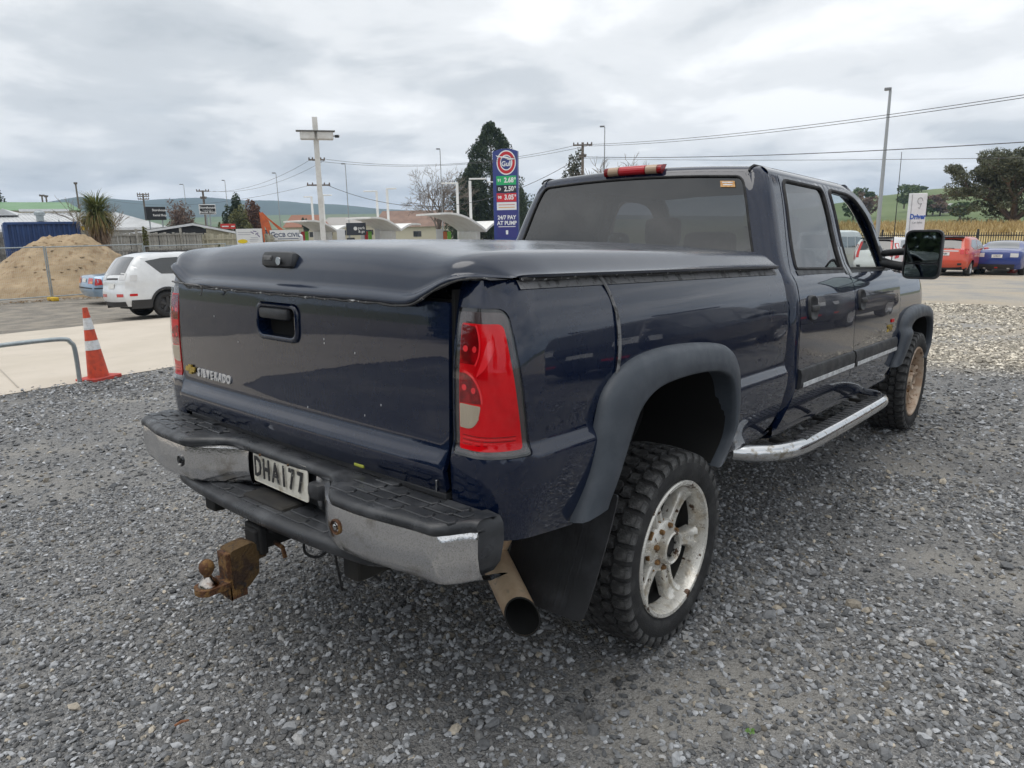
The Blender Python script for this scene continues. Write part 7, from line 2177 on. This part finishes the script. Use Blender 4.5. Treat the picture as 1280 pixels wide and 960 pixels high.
def wire(a, b, sag, label, r=.012, n=24):
    A_, B_ = Vector(a), Vector(b)
    pts = [A_.lerp(B_, k / n) - Vector((0, 0, sag * 4 * (k / n) * (1 - k / n))) for k in range(n + 1)]
    o = obj('power_line', MB().tube([tuple(q) for q in pts], r, 5), WIRE, None, True)
    return tag(o, label, 'power line', 'overhead power lines')
for k, (y0, y1) in enumerate(((181, 117), (182.5, 120.5))):
    wire(at(722 + 14 * k, y0, 58), at(1290, y1, 34), .35, ('upper' if k == 0 else 'lower') + ' wire of the high pair from the pole behind the cab', .014)
wire(at(728, 196, 58), at(1290, 177, 36), .25, 'heavy middle wire passing over the red hatchback', .020)
wire(at(728, 198, 58), at(1290, 197, 40), .12, 'thin lowest wire passing behind the floodlight mast', .012)
for k, (y0, y1) in enumerate(((199, 181), (200.5, 182.5))):
    wire(at(407 - 18 * k, y0, 62), at(722 + 12 * k, y1, 58), .9, 'one of the pair of top wires between the two timber poles', .014)
wire(at(408, 231, 62), at(724, 197, 58), 2.6, 'low sagging wire between the two timber poles', .020)
for k, y1 in enumerate((199, 201)):
    wire(at(389 + 16 * k, y1, 62), at(256 + 10 * k, 239, 84), .8, 'one of the pair of wires running back to the leaning pole', .012)
wire(at(388, 231.5, 62), at(120, 247, 104), 1.2, 'long wire running back over the sheds', .012)

# ------------------------------------------------------------------ right: fence, grass bank, sign, hills
PALB = mat('palisade_black', (.02, .02, .022), .5)
def rline(px, D_): q = base(px, D_); return q
q0, q1 = base(1052, 47), base(1330, 43)
t = thing('palisade_fence', 'black steel picket fence behind the parked cars', 'fence', (q0.x, q0.y, q0.z), math.atan2(q1.y - q0.y, q1.x - q0.x))
L_ = math.hypot(q1.x - q0.x, q1.y - q0.y); HH = height_at(1240, 290, 44.5) - q0.z
pk = MB().box((0, 0, HH / 2), (.03, .03, HH)).mesh('picket')
for k in range(int(L_ / .11)):
    o = inst('picket', pk, PALB, t); o.location = (k * .11, 0, zg(q0.x + (q1.x - q0.x) * k * .11 / L_, q0.y) * 0)
for z in (.25, HH - .15): obj('fence_rail', MB().box((L_ / 2, .03, z), (L_, .04, .05)), PALB, t)
for k in range(int(L_ / 2.4) + 1): obj('fence_post', MB().box((k * 2.4, .02, HH / 2 + .08), (.08, .08, HH + .16)), PALB, t)
# concrete kerb blocks behind the pickets, dry grass bank
DRY = mat('dry_grass', (.36, .26, .10), .9, var=(.46, .36, .17), vscale=.4, var2=(.22, .21, .08), v2scale=.15, v2lo=.5, v2hi=.6, bump=.6, bscale=6)
bk = MB()
rows = []
for px in np.linspace(1030, 1420, 40):
    rows.append([tuple(base(px, 49)) , tuple(base(px, 53, height_at(px, 290, 53))), tuple(base(px, 60, height_at(px, 281.5, 60) + .12 * mnoise.noise(Vector((px * .02, 0, 0))))), tuple(base(px, 76, height_at(px, 280, 76)))])
bank = struct(obj('grass_bank', bk.strip(rows), DRY, None, True, None))
rg_ = np.random.default_rng(3)
PP = []
for k in range(5200):
    px = rg_.uniform(1030, 1420); D_ = rg_.uniform(52, 62); yy = 290 - (D_ - 53) / 7 * 8.5 if D_ > 53 else 291
    z = height_at(px, max(yy, 281.5), D_); b_ = base(px, D_, z); PP.append((b_.x, b_.y, z + .12))
PP = np.array(PP); n = len(PP)
Dn = rg_.normal(size=(n, 3)) * .35 + np.array([0, 0, 1.0]); Dn /= np.linalg.norm(Dn, axis=1)[:, None]
V, F, T = leaves(PP, .55, rg_, .10, 0, Dn)
me_ = mesh_np('dry_grass_blades', V, F, T); me_.materials.append(leaf_mat('dry_blade', (.30, .21, .08), (.52, .40, .20), trans=.15)); stuff(link('dry_grass_blades', me_, bank))
# white pylon sign
t, p = placed('pylon_sign', 'slim white upright sign with blue lettering beside the floodlight mast', 'sign', 1144, 36, turn=.35)
w_ = wd(20, 36) * 1.05; zt_ = zz(1148, 241.5, 36)
obj('panel', MB().bbox((0, 0, zt_ / 2), (w_, .22, zt_), .02), WHITEM, t)
BLU = mat('sign_blue', (.02, .09, .38), .5); GRY = mat('sign_grey', (.25, .26, .27), .5)
z1 = zz(1146, 271, 36)
text_on(t, 'Driver', .02, -.115, z1, .30, BLU, .012, .78); text_on(t, 'Car Sales', .02, -.115, z1 - .24, .11, GRY)
obj('ring_mark', MB().tube([(.06 + .10 * math.cos(a), -.115, zz(1148, 251, 36) + .13 * math.sin(a)) for a in np.linspace(0, 5.4, 16)], .012, 5), GRY, t)
obj('tick_mark', MB().tube([(.0, -.115, zz(1148, 259, 36)), (.05, -.115, zz(1148, 261, 36)), (.12, -.115, zz(1148, 254, 36))], .012, 5), GRY, t)
obj('edge_strip', MB().box((-w_ / 2 + .07, -.113, zt_ / 2), (.02, .01, zt_ - .1)), GRY, t)
for px, D_, h_, lab in ((1272, 37, .70, 'orange cone standing behind the blue coupe'), (1281, 38, .70, 'orange cone at the edge of the lot behind the blue coupe')):
    q = base(px, D_); cone((q.x, q.y, q.z), h_, lab, .2)
# hills
GRASSH = mat('hill_grass', (.10, .14, .045), .95, var=(.14, .18, .07), vscale=.012, vlo=.4, vhi=.6, var2=(.16, .165, .07), v2scale=.03, v2lo=.55, v2hi=.66)
def hill(name, D0, D1, prof_px, m, ybase, rough, seed, nd_=14, amp=.02, label=None):
    """a ridge: crest heights from pixels along the horizon, falling towards the viewer"""
    xs_ = np.linspace(prof_px[0][0], prof_px[-1][0], 150)
    ys_ = np.interp(xs_, [q[0] for q in prof_px], [q[1] for q in prof_px])
    rows = []
    for j in range(nd_ + 1):
        v = j / nd_; D_ = D0 + (D1 - D0) * v
        row = []
        for x_, y_ in zip(xs_, ys_):
            yy = ybase + (y_ - ybase) * (v ** 1.15)
            b_ = base(x_, D_, 0)
            n_ = mnoise.fractal(Vector((b_.x * rough, b_.y * rough, seed)), 1.0, 2.0, 5)
            hh = height_at(x_, yy, D_)
            row.append((b_.x, b_.y, hh + (hh + 3) * n_ * amp * 6 * (.25 + .75 * v)))
        rows.append(row)
    back = [(q[0] + (q[0] - CAM_P.x) * .25, q[1] + (q[1] - CAM_P.y) * .25, -3) for q in rows[-1]]
    rows.append(back)
    o = struct(obj(name, MB().strip(rows), m, None, True, None))
    return o
hill('green_hill', 130, 330, [(930, 268), (985, 262), (1050, 254), (1085, 247), (1120, 243.5), (1160, 238.5), (1200, 236), (1260, 237), (1330, 243), (1430, 256), (1560, 268)], GRASSH, 283, .012, 2.0, amp=.012)
FOREST = mat('far_forest', (.030, .050, .030), .95, var=(.05, .075, .04), vscale=.004, vlo=.4, vhi=.6)
FARG = mat('far_fields', (.09, .14, .05), .95, var=(.14, .16, .07), vscale=.006)
hill('far_hills', 1150, 1900, [(-160, 262), (-40, 258), (60, 252), (85, 248), (105, 245), (135, 246), (180, 251), (230, 249), (262, 248), (300, 251), (345, 251.5), (380, 254), (420, 255), (470, 260), (530, 262.5), (620, 266), (740, 268), (900, 270), (1100, 272)], FOREST, 286, .0025, 5.0, nd_=18, amp=.018)
hill('far_fields', 500, 1000, [(-160, 279), (60, 276), (250, 272), (360, 268), (480, 266.5), (560, 268), (700, 274), (900, 276), (1100, 276)], FARG, 287, .003, 9.0, amp=.02)
# trees dotted over the green hill
def hill_tree(px, py, D_, h_, w_, m, seed, label):
    q = at(px, py, D_)
    t = thing('hill_tree', label, 'tree', q, 0, 'trees on the green hill')
    rg2 = np.random.default_rng(seed); cl = []
    for k in range(12):
        a = rg2.uniform(0, 2 * PI); f = rg2.uniform(.25, .9); r_ = w_ * .36 * rg2.uniform(.2, 1)
        cl.append(((r_ * math.cos(a), r_ * math.sin(a), h_ * f), (w_ * .22, w_ * .22, h_ * .2)))
    crown_from_clumps('crown', cl, 60, .75, GRN if m is GRND else m, t, seed, .6)
    obj('trunk', MB().tube([(0, 0, -.6), (0, 0, h_ * .6)], [.25, .1], 6), BARK, t)
rr = random.Random(4)
for k, (px, py, D_, h_, w_, m, lab) in enumerate(((1073, 251, 250, 4.4, 4.6, GRND, 'round tree on the hill skyline beside the windscreen pillar'), (1086, 249, 260, 2.2, 5, GRND, 'low tree on the hill crest next to the round skyline tree'), (1066, 275, 190, 6, 5, GRND, 'dark tree low on the hill behind the windscreen pillar'), (1081, 272, 200, 6, 6, TWG, 'grey brown tree low on the hill behind the floodlight mast'), (1130, 258, 230, 5, 6, GRND, 'dark tree on the hill beside the white upright sign'), (1140, 242, 300, 3.5, 9, GRND, 'flat topped tree on the skyline above the white upright sign'), (1158, 267, 200, 3.2, 7, GRND, 'dark hill shrub beside the white upright sign'), (1166, 266, 205, 4.0, 7, TWG, 'brown leafless shrub touching the dark hill shrub'), (1175, 268, 200, 3.0, 6, TWG, 'brown shrub beside the pale hill houses'), (1200, 271, 170, 2.6, 6, GRND, 'green shrub at the foot of the gum tree'), (1152, 238.5, 320, 1.6, 4, GRND, 'small tree on the hill crest next to the flat topped tree'))):
    hill_tree(px, py, D_, h_, w_, m, 40 + k, lab)
for k, (px, py, D_) in enumerate(((1187, 266.5, 215), (1193, 266, 220))):
    q = at(px, py, D_); t = thing('farm_house', 'small white farm house low on the green hill by the shrubs', 'house', q, .3, 'farm houses on the hill')
    obj('wall', MB().box((0, 0, .2), (4, 3, 2.4)), WALLW, t); obj('roof', MB().prism([(-2.3, 1.4), (2.3, 1.4), (0, 2.4)], -1.8, 1.8, lambda u, v, h: (u, h, v)), ROOFG, t); obj('window', MB().box((0, -1.52, .4), (1.2, .06, .8)), CARGLASS, t)
# trees along the far side of the lot, mirrored in the tailgate and the door mirror
for k, (x, y, h_, m, lab) in enumerate(((-4, -23, 10, GRND, 'dark tree behind the tall hedge, opposite the pickup tailgate'), (2, -26, 9, GRND, 'second dark tree behind the middle of the tall hedge'), (-13, -26, 11, GRND, 'tallest dark tree behind the tall hedge'), (-20, -28, 9, GRN, 'lighter green tree past the end of the tall hedge'), (26, -22, 9, GRND, 'dark tree on the open side of the lot'), (34, -6, 8, GRN, 'green tree on the open side of the lot'))):
    t = thing('leafy_tree', lab, 'tree', (x, y, zg(x, y)), 0)
    rg2 = np.random.default_rng(60 + k); cl = []
    for j in range(26):
        a = rg2.uniform(0, 2 * PI); f = rg2.uniform(.05, .92); q = math.sqrt(max(0, 1 - ((f - .40) / .60) ** 2)) * rg2.uniform(.2, .95) * h_ * .42
        cl.append(((q * math.cos(a), q * math.sin(a), h_ * f), (h_ * .13, h_ * .13, h_ * .10)))
    crown_from_clumps('crown', cl, 190, .45, m, t, 60 + k, .6)
    obj('trunk', MB().tube([(0, 0, 0), (0, 0, h_ * .6)], [.25, .1], 7), BARK, t)
# clipped tall hedge behind the viewpoint
hd = thing('hedge', 'tall dark hedge facing the tailgate, mirrored in the door mirror', 'hedge', (-3, -19, zg(-3, -19)))
rg2 = np.random.default_rng(91)
P = np.stack([rg2.uniform(-13, 13, 26000), rg2.uniform(-.9, .9, 26000), rg2.uniform(.0, 1, 26000) * (4.6 + .5 * np.sin(rg2.uniform(0, 60, 26000)))], 1)
V, F, T = leaves(P, .36, rg2, .55)
me_ = mesh_np('foliage', V, F, T); me_.materials.append(GRND); link('foliage', me_, hd)
for k in range(9): obj('stem', MB().tube([(-12 + 3 * k, 0, 0), (-12 + 3 * k, 0, 3.6)], [.10, .04], 6), BARK, hd)
# ------------------------------------------------------------------ air
hm, hnt, hb_ = new_mat('haze_air')
hnt.nodes.remove(hb_)
pv = nd(hnt, 'ShaderNodeVolumePrincipled')
pv.inputs['Color'].default_value = (.56, .75, 1.0, 1)
pv.inputs['Density'].default_value = .00032
hnt.links.new(pv.outputs[0], hnt.nodes['Material Output'].inputs['Volume'])
hz_ = obj('haze', MB().box((0, 0, 53), (5200, 5200, 116)), hm)
stuff(hz_)
